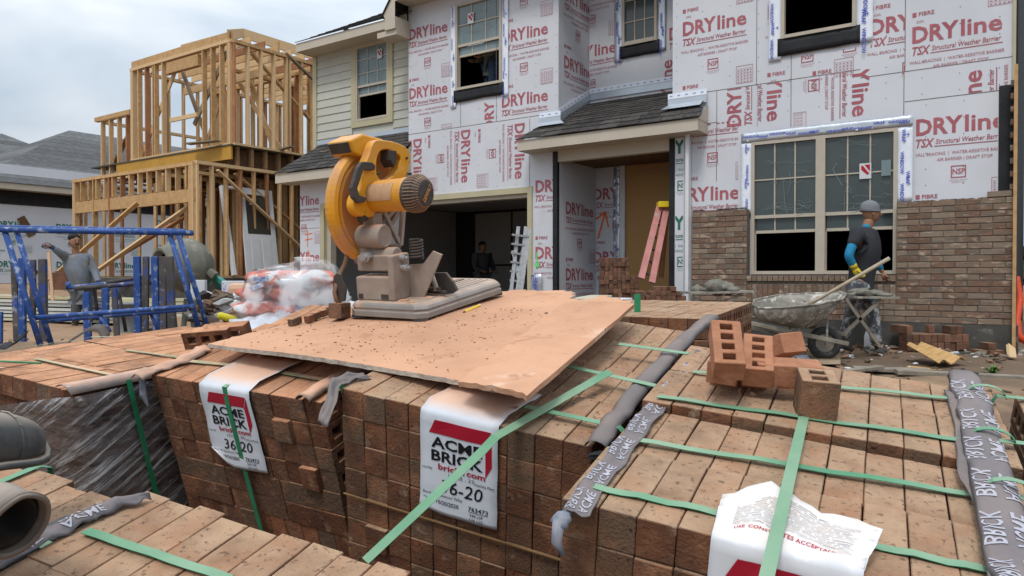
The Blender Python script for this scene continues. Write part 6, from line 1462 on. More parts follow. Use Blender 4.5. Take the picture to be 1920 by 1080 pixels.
dk_s = mat('charcoal t-shirt', (.035, .036, .042), (.025, .026, .03), rough=.9, scale=5); sp_t = mat('mortar spattered trousers', (.13, .135, .145), (.08, .082, .09), rough=.9, scale=9, spots=[((.42, .42, .42), 13, .52, .60), ((.05, .05, .055), 9, .58, .66)]); blu = mat('blue sleeves', (.012, .20, .36), (.01, .15, .28), rough=.7, scale=6); bn = mat('grey knit', (.21, .22, .235), (.15, .155, .165), rough=.95, scale=60, bump=.6)
ygl = mat('yellow glove', (.60, .45, .03), (.5, .36, .03), rough=.8, scale=9, spots=((.3, .24, .1), 12, .6, .7))
D = 8.95
J = dict(head=W(1633, 402, D), neck=W(1626, 423, D), chest=W(1620, 453, D), pel=W(1612, 528, D), shL=W(1608, 437, D-.20), shR=W(1634, 438, D+.20), elL=W(1590, 480, D-.27), wrL=W(1603, 503, D-.25), elR=W(1640, 483, D+.26), wrR=W(1655, 512, D+.24),
         hipL=W(1606, 540, D-.09), hipR=W(1618, 540, D+.09), knL=W(1596, 595, D-.10), anL=W(1578, 640, D-.08), knR=W(1637, 592, D+.08), anR=W(1643, 648, D+.08), belly=1.0, curl=.8, toeL=V((.9, 0, -.35)))
person('person in grey beanie, charcoal t-shirt, blue sleeves and yellow glove walking past the brick wall', J, (dk_s, sp_t, shoe_m), G(1625, 662, .02), V((1, -.08, -.02)), hat=bn, gloves=(ygl, 'L'), sleeves=blu)
D = 12.4; r_ = RD.random
J = dict(head=W(140, 455, D), neck=W(142, 472, D+.03), chest=W(146, 496, D+.05), pel=W(152, 545, D+.05), shR=W(125, 483, D), shL=W(167, 484, D+.1), elR=W(112, 474, D-.16), wrR=W(97, 463, D-.28), hdR=V((-.6, -.2, .3)), elL=W(179, 512, D+.05), wrL=W(185, 532, D-.12),
         hipR=W(146, 550, D), hipL=W(160, 550, D+.04), knR=W(143, 578, D-.02), knL=W(164, 578, D), anR=W(141, 608, D), anL=W(168, 608, D+.05), belly=1.3, mous=1, curl=.9)
navg = mat('navy glove', (.03, .05, .10), (.02, .03, .07), rough=.8)
person('person in a grey long sleeve shirt holding up a wooden stick behind the blue frames', J, (grey_s, grey_t, shoe_m), G(155, 612, .1), V((.75, -.62, 0)), gloves=(navg, 'LR'))
b = MB(); b.bar(W(91, 470, 12.1), W(99, 563, 12.0), .045, .02, up=(0, 1, 0)); o = b.build('wooden_stake', mat('pale stake', (.55, .36, .22), (.5, .3, .18), rough=.8)); tag(o, 'pale wooden stake held upright by the worker behind the blue frames', 'stake')
# worker seen dimly inside the garage
P0 = HP(905, 470, 14.0); P0.z = 0
def up_person(base, f, label, mats_, kn=0, hat=None, sc=1.0):
    lt = V((0, 0, 1)).cross(f).normalized(); b = base; z = lambda h, a=0, c=0: b + V((0, 0, h*sc)) + lt*a*sc + f*c*sc
    J = dict(head=z(1.60), neck=z(1.46), chest=z(1.28), pel=z(.95), shL=z(1.40, .19), shR=z(1.40, -.19), elL=z(1.12, .26, .06), elR=z(1.12, -.26, .06), wrL=z(1.05, .18, .28), wrR=z(1.05, -.18, .28), hipL=z(.92, .1), hipR=z(.92, -.1), knL=z(.5, .11, .03), knR=z(.5, -.11, .03), anL=z(.1, .12), anR=z(.1, -.12))
    return person(label, J, mats_, b, f, hat=hat)
up_person(HM @ P0, HM.to_3x3() @ V((.9, -.3, 0)), 'person standing in the dark garage with both forearms held out', (mat('dim grey shirt', (.06, .06, .065), rough=.9), grey_t, shoe_m))
pw = HP(922, 120, 11.15); pw.z = hxz(900, 163)[1]-.42
jean = mat('blue jeans', (.035, .06, .12), (.07, .10, .16), rough=.9, scale=7)
up_person(HM @ pw, HM.to_3x3() @ V((-.5, -.85, 0)), 'person in jeans standing inside the upstairs window, seen from the waist down', (mat('khaki shirt', (.16, .17, .14), rough=.9), jean, shoe_m))
# ================================================================ wheelbarrow, mortar stands, shovel
mud = mat('mortar caked metal', (.30, .27, .23), (.16, .145, .12), rough=.9, scale=7, bump=.5, bscale=30, spots=[((.50, .47, .42), 9, .52, .62), ((.06, .055, .05), 14, .6, .7)])
wet = mat('wet mortar', (.20, .185, .15), (.14, .13, .105), rough=.8, scale=12, bump=.8, bscale=20)
oldw = mat('old grey wood', (.27, .23, .18), (.17, .145, .115), rough=.9, scale=6, stretch=(1, 1, 1), bump=.3, bscale=30)
tyre = mat('old tyre', (.035, .036, .036), (.06, .058, .055), rough=.85, scale=9, spots=((.14, .125, .105), 7, .52, .66))
D = 8.0
wb = thing('wheelbarrow', 'mortar caked wheelbarrow with a shovel handle sticking out of its tray', 'wheelbarrow', mat=M4.Translation(G(1540, 676, 0)))
rim = [W(x, y, d) for x, y, d in ((1411, 572, D), (1415, 562, D+.35), (1460, 553, D+.62), (1520, 550, D+.66), (1575, 549, D+.45), (1586, 552, D+.1), (1580, 561, D-.25), (1530, 571, D-.42), (1465, 577, D-.42), (1425, 578, D-.25))]
cen = sum(rim, V((0, 0, 0)))/len(rim); low = [W(x, y, d) for x, y, d in ((1423, 602, D), (1425, 600, D+.2), (1460, 610, D+.33), (1500, 617, D+.33), (1525, 615, D+.2), (1535, 610, D), (1530, 610, D-.15), (1505, 617, D-.26), (1465, 608, D-.28), (1435, 603, D-.18))]
def rings(A, B, n): return [[a.lerp(b_, i/n) + (a-cen)*.06*math.sin(PI*i/n) for a, b_ in zip(A+A[:1], B+B[:1])] for i in range(n+1)]
rows = rings(rim, low, 5); lc = sum(low, V((0, 0, 0)))/len(low); rows.append([lc]*len(rows[0]))
b = MB(); b.sheet(rows, 0, .006); ty = fix(b.build('tray', mud, wb, smooth=True))
b = MB(); b.tube(rim+rim[:1], .012, 6); b.build('tray_rim', mud, ty, smooth=True)
b = MB(); n_ = 10; b.sheet([[rim[j % 10].lerp(low[j % 10], .28).lerp(lc, k/4) + V((0, 0, .05*k/4 + .05*MN.noise(V((j*.8, k*.9, 4))))) for j in range(11)] for k in range(5)]); fix(b.build('mortar', wet, wb, smooth=True))
wc = W(1546, 643, D+.05); ax = V((.12, 1, 0)).normalized(); XW = frame(wc, V((1, -.12, 0)), z=ax)
b = MB(XW); tt = [(.135+.045*math.cos(a), .045*math.sin(a)) for a in [2*PI*k/10 for k in range(11)]]; b.lathe(tt, M4(), 28); b.build('tyre', tyre, wb, smooth=True)
b = MB(XW); b.lathe([(.0, -.02), (.10, -.02), (.10, .02), (0, .02)], M4(), 20); b.cyl((0, 0, -.10), (0, 0, .10), .012, 8); b.build('rim', mud, wb)
for dy, (x0, y0), (x1, y1) in ((-.30, (1323, 588), (1590, 645)), (.30, (1342, 572), (1588, 628))):
    b = MB(); b.bar(W(x0, y0, D+dy*1.2), W(x1, y1, D+dy*.5), .04, .045); b.build('handle', oldw, wb, bevel=.006)
for a, c in (((1550, 635, D-.16), (1552, 585, D-.2)), ((1480, 645, D-.25), (1500, 615, D-.25)), ((1490, 645, D+.25), (1480, 612, D+.25))): b = MB(); b.tube([W(*a), W(*c)], .011, 6); b.build('strut', mud, wb)
b = MB(); b.tube([W(1668, 484, D-.3), W(1600, 523, D-.18), W(1536, 560, D-.08), W(1515, 572, D)], [.021, .019, .018, .018], 10)
sv = b.build('shovel', mat('pale ash handle', (.42, .34, .25), (.34, .27, .19), rough=.7, scale=6), smooth=True); tag(sv, 'long pale wooden shovel handle slanting up out of the wheelbarrow', 'shovel')
def stand(label, tl, tr, bl, br, d, heap):
    r = thing('mortar_stand', label, 'mortar stand', mat=M4.Translation(G((bl[0]+br[0])/2, bl[1], .02)))
    b = MB(); A, B_ = W(*tl, d), W(*tr, d); ctr = (A+B_)/2; sx = (B_-A).normalized(); b.box((-(B_-A).length/2, -.33, -.012), ((B_-A).length/2, .33, .012), x=frame(ctr, sx, z=V((0, 0, 1)))); b.build('board', mud, r)
    for dy in (-.28, .28):
        for p, q in ((tl, br), (tr, bl)): b = MB(); b.bar(W(p[0]+(8 if p is tl else -8), p[1]+4, d+dy), W(*q, d+dy), .035, .022, up=(0, 1, 0)); b.build('leg', oldw, r)
    b = MB(); rr = random.Random(3)
    for i in range(9): b.blob(ctr + V((rr.uniform(-.2, .2), rr.uniform(-.2, .2), .02+rr.uniform(0, heap*.5))), (rr.uniform(.06, .15), rr.uniform(.06, .14), rr.uniform(.02, heap)), sub=2, amp=.7, fq=2, seed=i)
    b.build('mortar_heap', wet, r, smooth=True)
stand('mortar board on crossed wooden legs at the left end of the brick wall', (1288, 549), (1398, 546), (1300, 612), (1380, 640), 9.1, .09)
stand('mortar board on crossed legs in front of the walking worker', (1577, 556), (1660, 557), (1580, 628), (1650, 650), 8.45, .05)
# white jug
jb = G(1634, 655, .0); b = MB(M4.Translation(jb)); b.lathe([(0, 0), (.075, 0), (.085, .02), (.085, .17), (.06, .24), (.028, .27), (.028, .31), (0, .31)], M4(), 16); b.tube([(.03, 0, .28), (.085, 0, .25), (.085, 0, .16)], .010, 6); tag(b.build('plastic_jug', white_m, smooth=True), 'dirty white plastic jug standing by the walking worker\'s feet', 'jug')
# ================================================================ scaffold frames
bp_m = mat('blue paint', (.028, .075, .26), (.02, .055, .19), rough=.5, scale=7, spots=[((.26, .30, .38), 22, .54, .66), ((.12, .09, .08), 14, .62, .70)])
bk_m = mat('muddy steel', (.10, .085, .08), (.05, .045, .045), rough=.8, scale=9, spots=[((.03, .06, .22), 8, .52, .62), ((.3, .26, .22), 16, .6, .7)])
def tubes(name, label, bars, r, m, grp='blue scaffold frames leaning at the left', cat='scaffold frame'):
    base = min((W(*b_[k]) for b_ in bars for k in (0, 1)), key=lambda p: p.z); root = thing(name, label, cat, mat=M4.Translation(base), group=grp)
    for b_ in bars:
        q = MB(); P = [W(*c) for c in b_[:2]]; q.tube(P, b_[2] if len(b_) > 2 else r, 8); q.build('tube', m, root, smooth=True)
    return root
d = 4.95
tubes('scaffold_frame', 'blue paint-splashed scaffold frame with splayed legs nearest the camera', [((-40, 430, d-.15), (362, 437, d)), ((10, 436, d-.12), (76, 648, d-.2)), ((318, 437, d), (372, 612, d-.05)), ((66, 596, d-.15), (365, 574, d-.05), .016), ((185, 588, d-.1), (206, 622, d-.12), .013)], .0185, bp_m)
d = 5.12
tubes('scaffold_frame', 'second blue scaffold frame standing just behind the nearest one', [((-30, 426, d-.15), (348, 434, d)), ((32, 436, d-.1), (96, 645, d-.15)), ((334, 438, d), (388, 611, d)), ((82, 602, d-.1), (350, 580, d), .016), ((192, 585, d), (185, 620, d), .013), ((281, 585, d), (298, 622, d), .013)], .0185, bp_m)
d = 5.5
tubes('scaffold_frame', 'dark muddy scaffold frame lying across the blue uprights', [((140, 541, d-.1), (320, 527, d), .017), ((200, 530, d), (316, 512, d), .014), ((220, 532, d), (236, 622, d), .013), ((318, 498, d), (330, 628, d-.1), .017), ((176, 536, d-.05), (184, 600, d), .014)], .016, bk_m)
tubes('scaffold_frame', 'blue cross frame behind the muddy one at waist height of the worker', [((126, 540, d+.2), (318, 512+8, d+.2), .016), ((128, 528, d+.2), (128, 542, d+.2), .018)], .016, bp_m)
for i, (x, y0, y1, w, m_) in enumerate(((27, 495, 642, .045, bk_m), (42, 484, 648, .05, bp_m), (62, 487, 600, .04, bk_m), (80, 486, 648, .055, bk_m), (0, 585, 650, .04, bp_m), (162, 548, 640, .05, bp_m), (198, 540, 628, .05, bp_m), (214, 540, 628, .04, bk_m), (257, 481, 622, .05, bp_m), (274, 481, 625, .045, bk_m), (290, 481, 626, .05, bp_m), (306, 481, 630, .05, bk_m), (318, 481, 632, .055, bk_m))):
    lean = RD.uniform(-2, 6); q = MB(); q.bar(W(x, y0, 5.35), W(x+lean, y1+8, 5.3), w*.95, w*.6, up=(0, 1, 0)); o = q.build('steel_post', m_, bevel=.004)
    tag(o, 'blue steel upright post standing in the row behind the scaffold frames' if m_ is bp_m else 'dark muddy steel upright post standing in the row behind the scaffold frames', 'post', 'upright posts behind the scaffold frames')
# curled black plastic strips and white straps on the dirt
def curl(pts, w, m, label, nm='plastic_strip', cat='strip', side_=(0, 0, 1), grp=None):
    P = interp([W(*p) for p in pts], 18); s = V(side_).normalized()*w/2; q = MB(); q.sheet([[p-s, p+s] for p in P], 0, .003); o = fix(q.build(nm, m, smooth=True)); tag(o, label, cat, grp)
curl(((128, 642, 4.6), (150, 628, 4.6), (172, 614, 4.6), (190, 616, 4.55), (200, 634, 4.5)), .07, mat('brown plastic strip', (.09, .065, .05), (.05, .04, .03), rough=.5), 'curled brown plastic strip arching over the dirt below the worker', side_=(.3, 1, .7))
curl(((0, 648, 4.3), (20, 650, 4.3), (38, 636, 4.35), (45, 624, 4.4)), .08, black_m, 'black plastic strip curling up at the foot of the nearest scaffold leg', side_=(.2, 1, .4))
curl(((318, 634, 4.4), (335, 626, 4.4), (352, 618, 4.4)), .06, black_m, 'short black plastic scrap beside the dusty bricks', side_=(.2, 1, .4))
wst = mat('pale strapping', (.42, .44, .33), (.34, .33, .25), rough=.6)
for i, pts in enumerate((((-5, 668, 3.5), (90, 655, 3.9), (190, 643, 4.3), (330, 628, 4.6)), ((-5, 676, 3.4), (70, 664, 3.7), (150, 655, 3.9), (250, 640, 4.3)), ((-5, 662, 3.6), (80, 650, 4.0), (170, 636, 4.4), (260, 632, 4.6)))):
    P = interp([W(*p)+V((0, 0, .01)) for p in pts], 16); q = MB(); q.sheet([[p-V((.1, .9, .1)).normalized()*.008, p+V((.1, .9, .1)).normalized()*.008] for p in [a+V((0, 0, .01*MN.noise(a*4))) for a in P]], 0, .002); tag(fix(q.build('loose_strap', wst)), ('pale strap trailing along the dirt behind the far left pack', 'pale loose strap nearest the far left pack', 'farthest of the pale straps on the dirt at the left')[i], 'strap')
# ================================================================ cement mixer
mx_m = mat('mixer drum', (.17, .165, .13), (.12, .12, .095), rough=.7, scale=6, spots=[((.30, .27, .22), 9, .55, .7), ((.08, .07, .06), 7, .62, .72)]); gr_m = mat('green painted steel', (.04, .24, .19), (.03, .18, .14), rough=.6, scale=9, spots=((.3, .25, .2), 12, .58, .68))
D = 8.6; c0, c1 = W(306, 495, D-.25), W(380, 500, D+.15); ax = (c1-c0).normalized(); L_ = (c1-c0).length; XX = frame(c0, V((0, 0, 1)), z=ax)
mxr = thing('cement_mixer', 'grey drum cement mixer with its mouth turned left on a green stand', 'cement mixer', mat=M4.Translation(G(370, 620, .05)))
b = MB(XX); b.lathe([(.125, .03), (.15, -.04), (.165, -.04), (.20, 0), (.27, .12), (.315, .25), (.315, .30), (.32, .31), (.315, .33), (.27, .44), (.19, .52), (0, .53)], M4(), 32); dr_ = b.build('drum', mx_m, mxr, smooth=True)
b = MB(XX); b.lathe([(.15, -.045), (.175, -.045), (.175, -.02), (.15, -.02)], M4(), 28); b.build('drum_lip', mx_m, dr_)
b = MB(XX); b.lathe([(.14, .0), (.18, .15), (.0, .3)], M4(), 24); b.build('drum_inside', black_m, dr_)
for bars in (((378, 545, D), (400, 512, D)), ((400, 512, D), (412, 540, D+.2)), ((400, 516, D), (435, 541, D-.2)), ((372, 560, D-.2), (382, 540, D))): b = MB(); b.bar(W(*bars[0]), W(*bars[1]), .06, .05); b.build('stand_bar', gr_m, mxr, bevel=.005)
b = MB(); b.bar(W(392, 508, D-.1), W(404, 518, D-.1), .10, .08); b.build('motor_box', mx_m, mxr, bevel=.01)
for a, c in (((340, 575, D-.2), (378, 612, D-.3)), ((350, 560, D+.2), (344, 615, D+.2)), ((372, 555, D), (350, 570, D))): b = MB(); b.bar(W(*a), W(*c), .05, .04); b.build('leg', mx_m, mxr)
for k in (-1, 1): b = MB(M4.Translation(W(376, 606, D+.25*k))); b.lathe([(.06, -.03), (.10, -.03), (.11, 0), (.10, .03), (.06, .03)], M4.Rotation(PI/2, 4, 'X'), 18); b.build('wheel', tyre, mxr)
# ================================================================ plastic covered bag heap
bag_m = [mat('red white bag', (.60, .17, .11), (.48, .12, .08), rough=.6, scale=5, spots=((.62, .60, .60), 3.2, .56, .62)), mat('white bag', (.60, .59, .58), (.5, .48, .47), rough=.6, scale=5, spots=((.60, .17, .12), 2.4, .48, .54))]
D = 5.7; hp0 = W(552, 590, D); heap = thing('bag_heap', 'heap of red and white cement bags under a clear plastic sheet left of the saw', 'bag heap', mat=M4.Translation(hp0)); rr = random.Random(2)
for i in range(18):
    x, z = rr.uniform(-.28, .28), 0; lay = i // 6; x = -.30+.12*(i % 6)+rr.uniform(-.03, .03); z = .04+.115*lay; y = rr.uniform(-.15, .15); b = MB(M4.Translation(hp0+V((x*(1-.18*lay), y, z))) @ M4.Rotation(rr.uniform(-.5, .5), 4, 'Z') @ M4.Rotation(rr.uniform(-.15, .15), 4, 'Y'))
    b.blob((0, 0, 0), (.16, .11, .065), sub=3, amp=.35, fq=1.8, seed=i); b.build('cement_bag', bag_m[i % 2], heap, smooth=True)
b = MB(); 
for i in range(5): p = hp0+V((rr.uniform(-.3, .3), -.235-.006*i, rr.uniform(.05, .3))); b.box((-.05, -.002, -.018), (.05, .002, .018), x=M4.Translation(p) @ M4.Rotation(rr.uniform(-.5, .5), 4, 'Y'))
b.build('bag_label', mat('bag blue print', (.10, .14, .30), (.6, .6, .62), rough=.6, scale=30), heap)
pf = bpy.data.materials.new('clear plastic sheet'); pf.use_nodes = True; n_ = pf.node_tree; bs = n_.nodes['Principled BSDF']; bs.inputs['Base Color'].default_value = (.72, .73, .74, 1); bs.inputs['Roughness'].default_value = .14
nz = n_.nodes.new('ShaderNodeTexNoise'); nz.inputs['Scale'].default_value = 4; nz.inputs['Detail'].default_value = 4; nz.inputs['Distortion'].default_value = .5; rp = n_.nodes.new('ShaderNodeValToRGB'); rp.color_ramp.elements[0].position = .46; rp.color_ramp.elements[0].color = (.10, .10, .10, 1); rp.color_ramp.elements[1].position = .60; rp.color_ramp.elements[1].color = (.62, .62, .62, 1)
tcn = n_.nodes.new('ShaderNodeTexCoord'); n_.links.new(tcn.outputs['Object'], nz.inputs['Vector']); n_.links.new(nz.outputs[0], rp.inputs[0]); n_.links.new(rp.outputs[0], bs.inputs['Alpha']); bpn = n_.nodes.new('ShaderNodeBump'); bpn.inputs['Strength'].default_value = .8; bpn.inputs['Distance'].default_value = .02; n_.links.new(nz.outputs[0], bpn.inputs['Height']); n_.links.new(bpn.outputs[0], bs.inputs['Normal'])
rows = []
for i in range(25):
    f = i/24; r = []; 
    for j in range(49):
        a = 2*PI*j/48; k = 1+.12*MN.noise(V((math.cos(a)*2, math.sin(a)*2, f*2)))+.05*math.sin(a*11+f*3)*f; rx = .42*math.sin(min(1, f*1.05)*PI/2)**.8*k + .10*max(0, f-.7); ry = .34*math.sin(min(1, f*1.05)*PI/2)**.8*k
        r.append(hp0+V((math.cos(a)*rx, math.sin(a)*ry, .43*(1-f**2.6)*(1+.08*math.cos(a)) + .02*MN.noise(V((i*.6, j*.4, 2))) - .03)))
    rows.append(r)
b = MB(); b.sheet(rows); b.build('plastic_sheet', pf, heap, smooth=True)
b = MB(); b.sheet([[W(430+12*i, 612-2*i+7*j, 5.2-.12*j+.05*i)+V((0, 0, .05*MN.noise(V((i*.7, j*.8, 1)))+.05)) for j in range(6)] for i in range(14)], 0, .003); tag(fix(b.build('plastic_sheet', mat('white plastic', (.58, .60, .64), (.46, .48, .52), rough=.3, scale=6, bump=.5), smooth=True)), 'crumpled white plastic sheet spread in front of the bag heap', 'plastic sheet')
# ================================================================ rubbish, boxes, lumber
def blk(name, px, py, d, s, rz, m, label, cat, ry=0, grp=None, z=0, bev=.004):
    X_ = M4.Translation(W(px, py, d)+V((0, 0, z))) @ M4.Rotation(rz, 4, 'Z') @ M4.Rotation(ry, 4, 'Y'); b = MB(X_); b.box((-s[0]/2, -s[1]/2, -s[2]/2), (s[0]/2, s[1]/2, s[2]/2)); return tag(b.build(name, m, bevel=bev), label, cat, grp)
boxp = mat('white box purple print', (.60, .60, .62), (.5, .5, .53), rough=.6, scale=4, spots=((.20, .10, .28), 3.2, .60, .63))
blk('cardboard_box', 437, 548, 7.2, (.20, .16, .22), .4, boxp, 'small white box with purple print standing in the rubbish pile', 'box'); blk('cardboard_box', 373, 549, 7.3, (.13, .12, .25), .2, boxp, 'narrow white box with purple print at the left of the rubbish pile', 'box'); blk('cardboard_box', 393, 572, 6.6, (.20, .16, .13), .7, boxp, 'white box tipped over in front of the mixer wheel', 'box', ry=.4)
blk('white_bag', 415, 560, 7, (.30, .2, .08), .3, white_m, 'flat white packet on the rubbish pile', 'packet', ry=.2, bev=.03); blk('white_bag', 450, 573, 6.3, (.32, .2, .10), -.3, bag_m[1], 'white and orange bag slumped beside the bag heap', 'bag', ry=-.2, bev=.04); blk('yellow_bag', 428, 596, 5.6, (.16, .1, .05), .3, mat('yellow wrapper', (.65, .55, .03), rough=.5), 'crumpled yellow wrapper on the rubbish', 'wrapper', ry=.3, bev=.02)
blk('orange_bag', 452, 545, 7, (.22, .16, .14), .1, mat('peach paper', (.55, .33, .22), rough=.8), 'peach coloured paper roll on top of the rubbish pile', 'paper roll', bev=.05)
jk = [mat('pale scrap', (.52, .52, .52), (.4, .4, .4), rough=.7, vary=.3), mat('brown scrap', (.16, .10, .06), (.09, .06, .04), rough=.9, vary=.3), mat('dark scrap', (.035, .035, .035), (.06, .05, .045), rough=.8)]
def litter(name, label, n, fn, sizes, mats_, seed, flat=.3):
    rr = random.Random(seed); b = MB()
    for i in range(n):
        p, s = fn(rr), rr.uniform(*sizes); X_ = M4.Translation(p) @ M4.Rotation(rr.uniform(0, 6), 4, 'Z') @ M4.Rotation(rr.uniform(-.5, .5), 4, 'X') @ M4.Rotation(rr.uniform(-.4, .4), 4, 'Y')
        if rr.random() < .5: b.box((-s, -s*rr.uniform(.2, .8), -s*flat*.4), (s, s*.4, s*flat*.4), rr.randrange(len(mats_)), X_)
        else: b.blob((0, 0, 0), (s, s*rr.uniform(.5, 1), s*flat*1.3), rr.randrange(len(mats_)), 1, .9, 2, i, X_)
    return tag(b.build(name, mats_), label, 'rubble', kind='stuff')
def gp(rr, x0, x1, y0, y1, h=.02): x, y = rr.uniform(x0, x1), rr.uniform(y0, y1); return V((x, y, gh(x, y)+h*rr.random()))
litter('rubbish_heap', 'low heap of mixed packaging and scraps between the mixer and the bag heap', 150, lambda r: (lambda p: V((p.x, p.y, p.z+.0)))(W(r.uniform(365, 500), r.uniform(552, 600), r.uniform(6.0, 7.6))), (.02, .11), jk, 3)
clod = mat('clod', (.16, .11, .072), (.09, .062, .042), rough=.97, vary=.3)
litter('rubble', 'brick chips, mortar crumbs and clods scattered over the ground by the house', 900, lambda r: gp(r, -1, 8.5, 4.2, 10.5), (.008, .05), [clod, brick_far, jk[1], clod, clod, jk[0]], 5)
litter('rubble', 'clods and crumbs on the dirt mound behind the far left packs', 500, lambda r: gp(r, -5.5, -1.0, 3.9, 5.8), (.006, .03), [clod, clod, jk[1]], 6)
litter('rubble', 'mortar droppings and chips along the foot of the brick wall', 380, lambda r: (lambda q: V((q.x, q.y, gh(q.x, q.y)+.03*r.random())))(HM @ V((r.uniform(-6.2, -.1), YF-.18-abs(r.gauss(0, .45)), 0))), (.015, .07), [clod, brick_far, jk[1], conc_m, jk[0], wet], 7)
litter('rubble', 'stones and clods lying on the sandy yard at the left', 350, lambda r: gp(r, -13, -3, 7, 14), (.01, .05), [clod, sand_m, jk[1]], 8)
# lumber stack behind the left worker
pl_ = mat('pale lumber', (.58, .52, .30), (.50, .47, .34), rough=.8, vary=.2, scale=3, hue=(.52, .53, .50))
ls = thing('lumber_stack', 'stack of pale yellow and white boards lying behind the left worker', 'lumber stack', mat=M4.Translation(W(140, 600, 13.2)))
for k in range(7):
    for j in range(6): b = MB(); y_ = 13.0+j*.22; o_ = RD.uniform(-.25, .25); b.bar(W(-60, 596-7*k, y_)+V((o_, 0, 0)), W(258, 604-7*k, y_-.2)+V((o_, 0, 0)), .20, .045, up=(0, 0, 1)); b.build('board', pl_, ls)
b = MB(); b.bar(W(120, 592, 12.85), W(120, 556, 12.85), .02, .02); b.build('strap', strap_m, ls)
ls = thing('lumber_stack', 'lower stack of yellow boards to the right behind the blue frames', 'lumber stack', mat=M4.Translation(W(290, 600, 11.8)))
for k in range(5):
    for j in range(5): b = MB(); y_ = 11.4+j*.2; b.bar(W(215, 592-7*k, y_)+V((RD.uniform(-.2, .2), 0, 0)), W(350, 590-7*k, y_+.3), .18, .045, up=(0, 0, 1)); b.build('board', pl_, ls)
for x, y, g in ((112, 527, 0), (122, 524, 1)): blk('brick_bundle', x, y, 13.0+g*.4, (.26, .3, .30), .35, brick_far, ('small dark brick bundle on the lumber left of the worker', 'second brick bundle partly behind the worker\'s back')[g], 'brick bundle')
bk = G(243, 622, .15); b = MB(M4.Translation(W(243, 622, 6.6))); b.lathe([(.10, 0), (.12, .24), (.126, .24), (.126, .26), (.115, .26), (.10, .02), (0, .02)], M4(), 20); tag(b.build('bucket', mat('grey bucket', (.25, .27, .29), (.18, .19, .2), rough=.6, scale=9), smooth=True), 'grey plastic bucket standing behind the blue uprights', 'bucket')
# ================================================================ by the porch
Dg = 11.6
al = thing('ladder', 'bundle of shiny aluminium ladders and planks leaning in the garage doorway', 'ladder', mat=M4.Translation(W(975, 575, Dg)))
for a, c in (((972, 425), (955, 575)), ((986, 425), (970, 580)), ((962, 470), (984, 575)), ((993, 430), (975, 560)), ((980, 470), (966, 575))): b = MB(); b.bar(W(*a, Dg-.1), W(*c, Dg-.25), .055, .03, up=(0, 1, 0)); b.build('rail', steel_m, al)
for y in range(440, 570, 17): b = MB(); b.bar(W(960-(y-440)*.05, y, Dg-.2), W(992-(y-440)*.1, y+4, Dg-.12), .03, .03); b.build('rung', steel_m, al)
pk = mat('pink fibreglass', (.52, .22, .20), (.42, .17, .15), rough=.55, scale=5, spots=((.45, .36, .33), 9, .6, .7)); Dl = 11.2
ld = thing('ladder', 'pink fibreglass step ladder with a yellow cap leaning in the porch', 'ladder', mat=M4.Translation(W(1215, 530, Dl)))
for a, c in (((1236, 388), (1202, 522)), ((1250, 388), (1222, 530))): b = MB(); b.bar(W(*a, Dl+.3), W(*c, Dl-.3), .09, .04, up=(0, 1, 0)); b.build('rail', pk, ld)
for a, c in (((1243, 388), (1230, 525)), ((1251, 390), (1240, 520))): b = MB(); b.bar(W(*a, Dl+.5), W(*c, Dl+.6), .07, .04, up=(0, 1, 0)); b.build('rear_rail', lumberd_m, ld)
for i in range(6): f = (i+.5)/6; b = MB(); b.bar(W(1238-34*f, 388+134*f, Dl+.4-.6*f), W(1249-28*f, 388+142*f, Dl+.4-.6*f), .08, .025); b.build('step', dkp, ld)
b = MB(); b.bar(W(1233, 384, Dl+.3), W(1252, 384, Dl+.3), .2, .09); b.build('cap', mat('yellow cap', (.75, .55, .02), rough=.5), ld, bevel=.01)
def pile(x0, x1, yt, yb, d, nx, nz, ny, label, grp, seed, bw=.092, bh=.062, rz=-.12, drop=()):
    rr = random.Random(seed); A = W(x0, yb, d); B_ = W(x1, yb, d); sx = (B_-A).normalized(); w = (B_-A).length/nx; H = (W(x0, yt, d)-A).z/nz; me = [brick_mesh('brick', (H*.96, .19, w*.97), seed=seed*7+i, m=brick_far, bev=.003) for i in range(2)]
    for k in range(nz):
        for j in range(ny):
            for i in range(nx):
                if k > 0 and (i, k) in drop or (k == nz-1 and rr.random() < .25): continue
                if j > 0 and k < nz-1 and (i, k+1) not in drop: continue
                o = bpy.data.objects.new('brick', rr.choice(me)); C.objects.link(o); p = A + sx*w*(i+.5+rr.uniform(-.06, .06)) + V((0, .2*j+rr.uniform(-.015, .015), H*(k+.5)))
                o.matrix_basis = M4.Translation(p) @ M4.Rotation(rr.uniform(-.05, .05), 4, 'Z') @ M4.Rotation(PI/2, 4, 'Y'); tag(o, label, 'brick', grp)
pile(1125, 1178, 483, 517, 11.4, 7, 4, 2, 'brown brick in the upper part of the tall stack by the porch door', 'bricks stacked by the porch', 1)
pile(1124, 1196, 517, 582, 11.3, 9, 8, 2, 'brick in the lower part of the tall stack by the porch door', 'bricks in the tall stack by the porch', 2)
pile(1190, 1284, 537, 606, 10.4, 10, 8, 2, 'reddish brick in the low stack in front of the pink ladder', 'bricks in the low stack in front of the ladder', 3, drop=((0, 7), (1, 7), (2, 6), (2, 7), (3, 7), (8, 7), (9, 7), (9, 6)))
pile(1692, 1830, 610, 672, 9.0, 12, 4, 2, 'brick in the row stacked against the foundation at the right', 'bricks stacked along the foundation', 4, drop=((2, 3), (3, 3), (4, 3), (9, 3), (6, 3), (10, 3)))
pile(1830, 1903, 642, 682, 8.7, 5, 3, 1, 'reddish brick in the small heap near the story pole', 'bricks in the small heap near the story pole', 5, drop=((2, 2), (3, 1), (3, 2), (4, 2), (4, 1)))
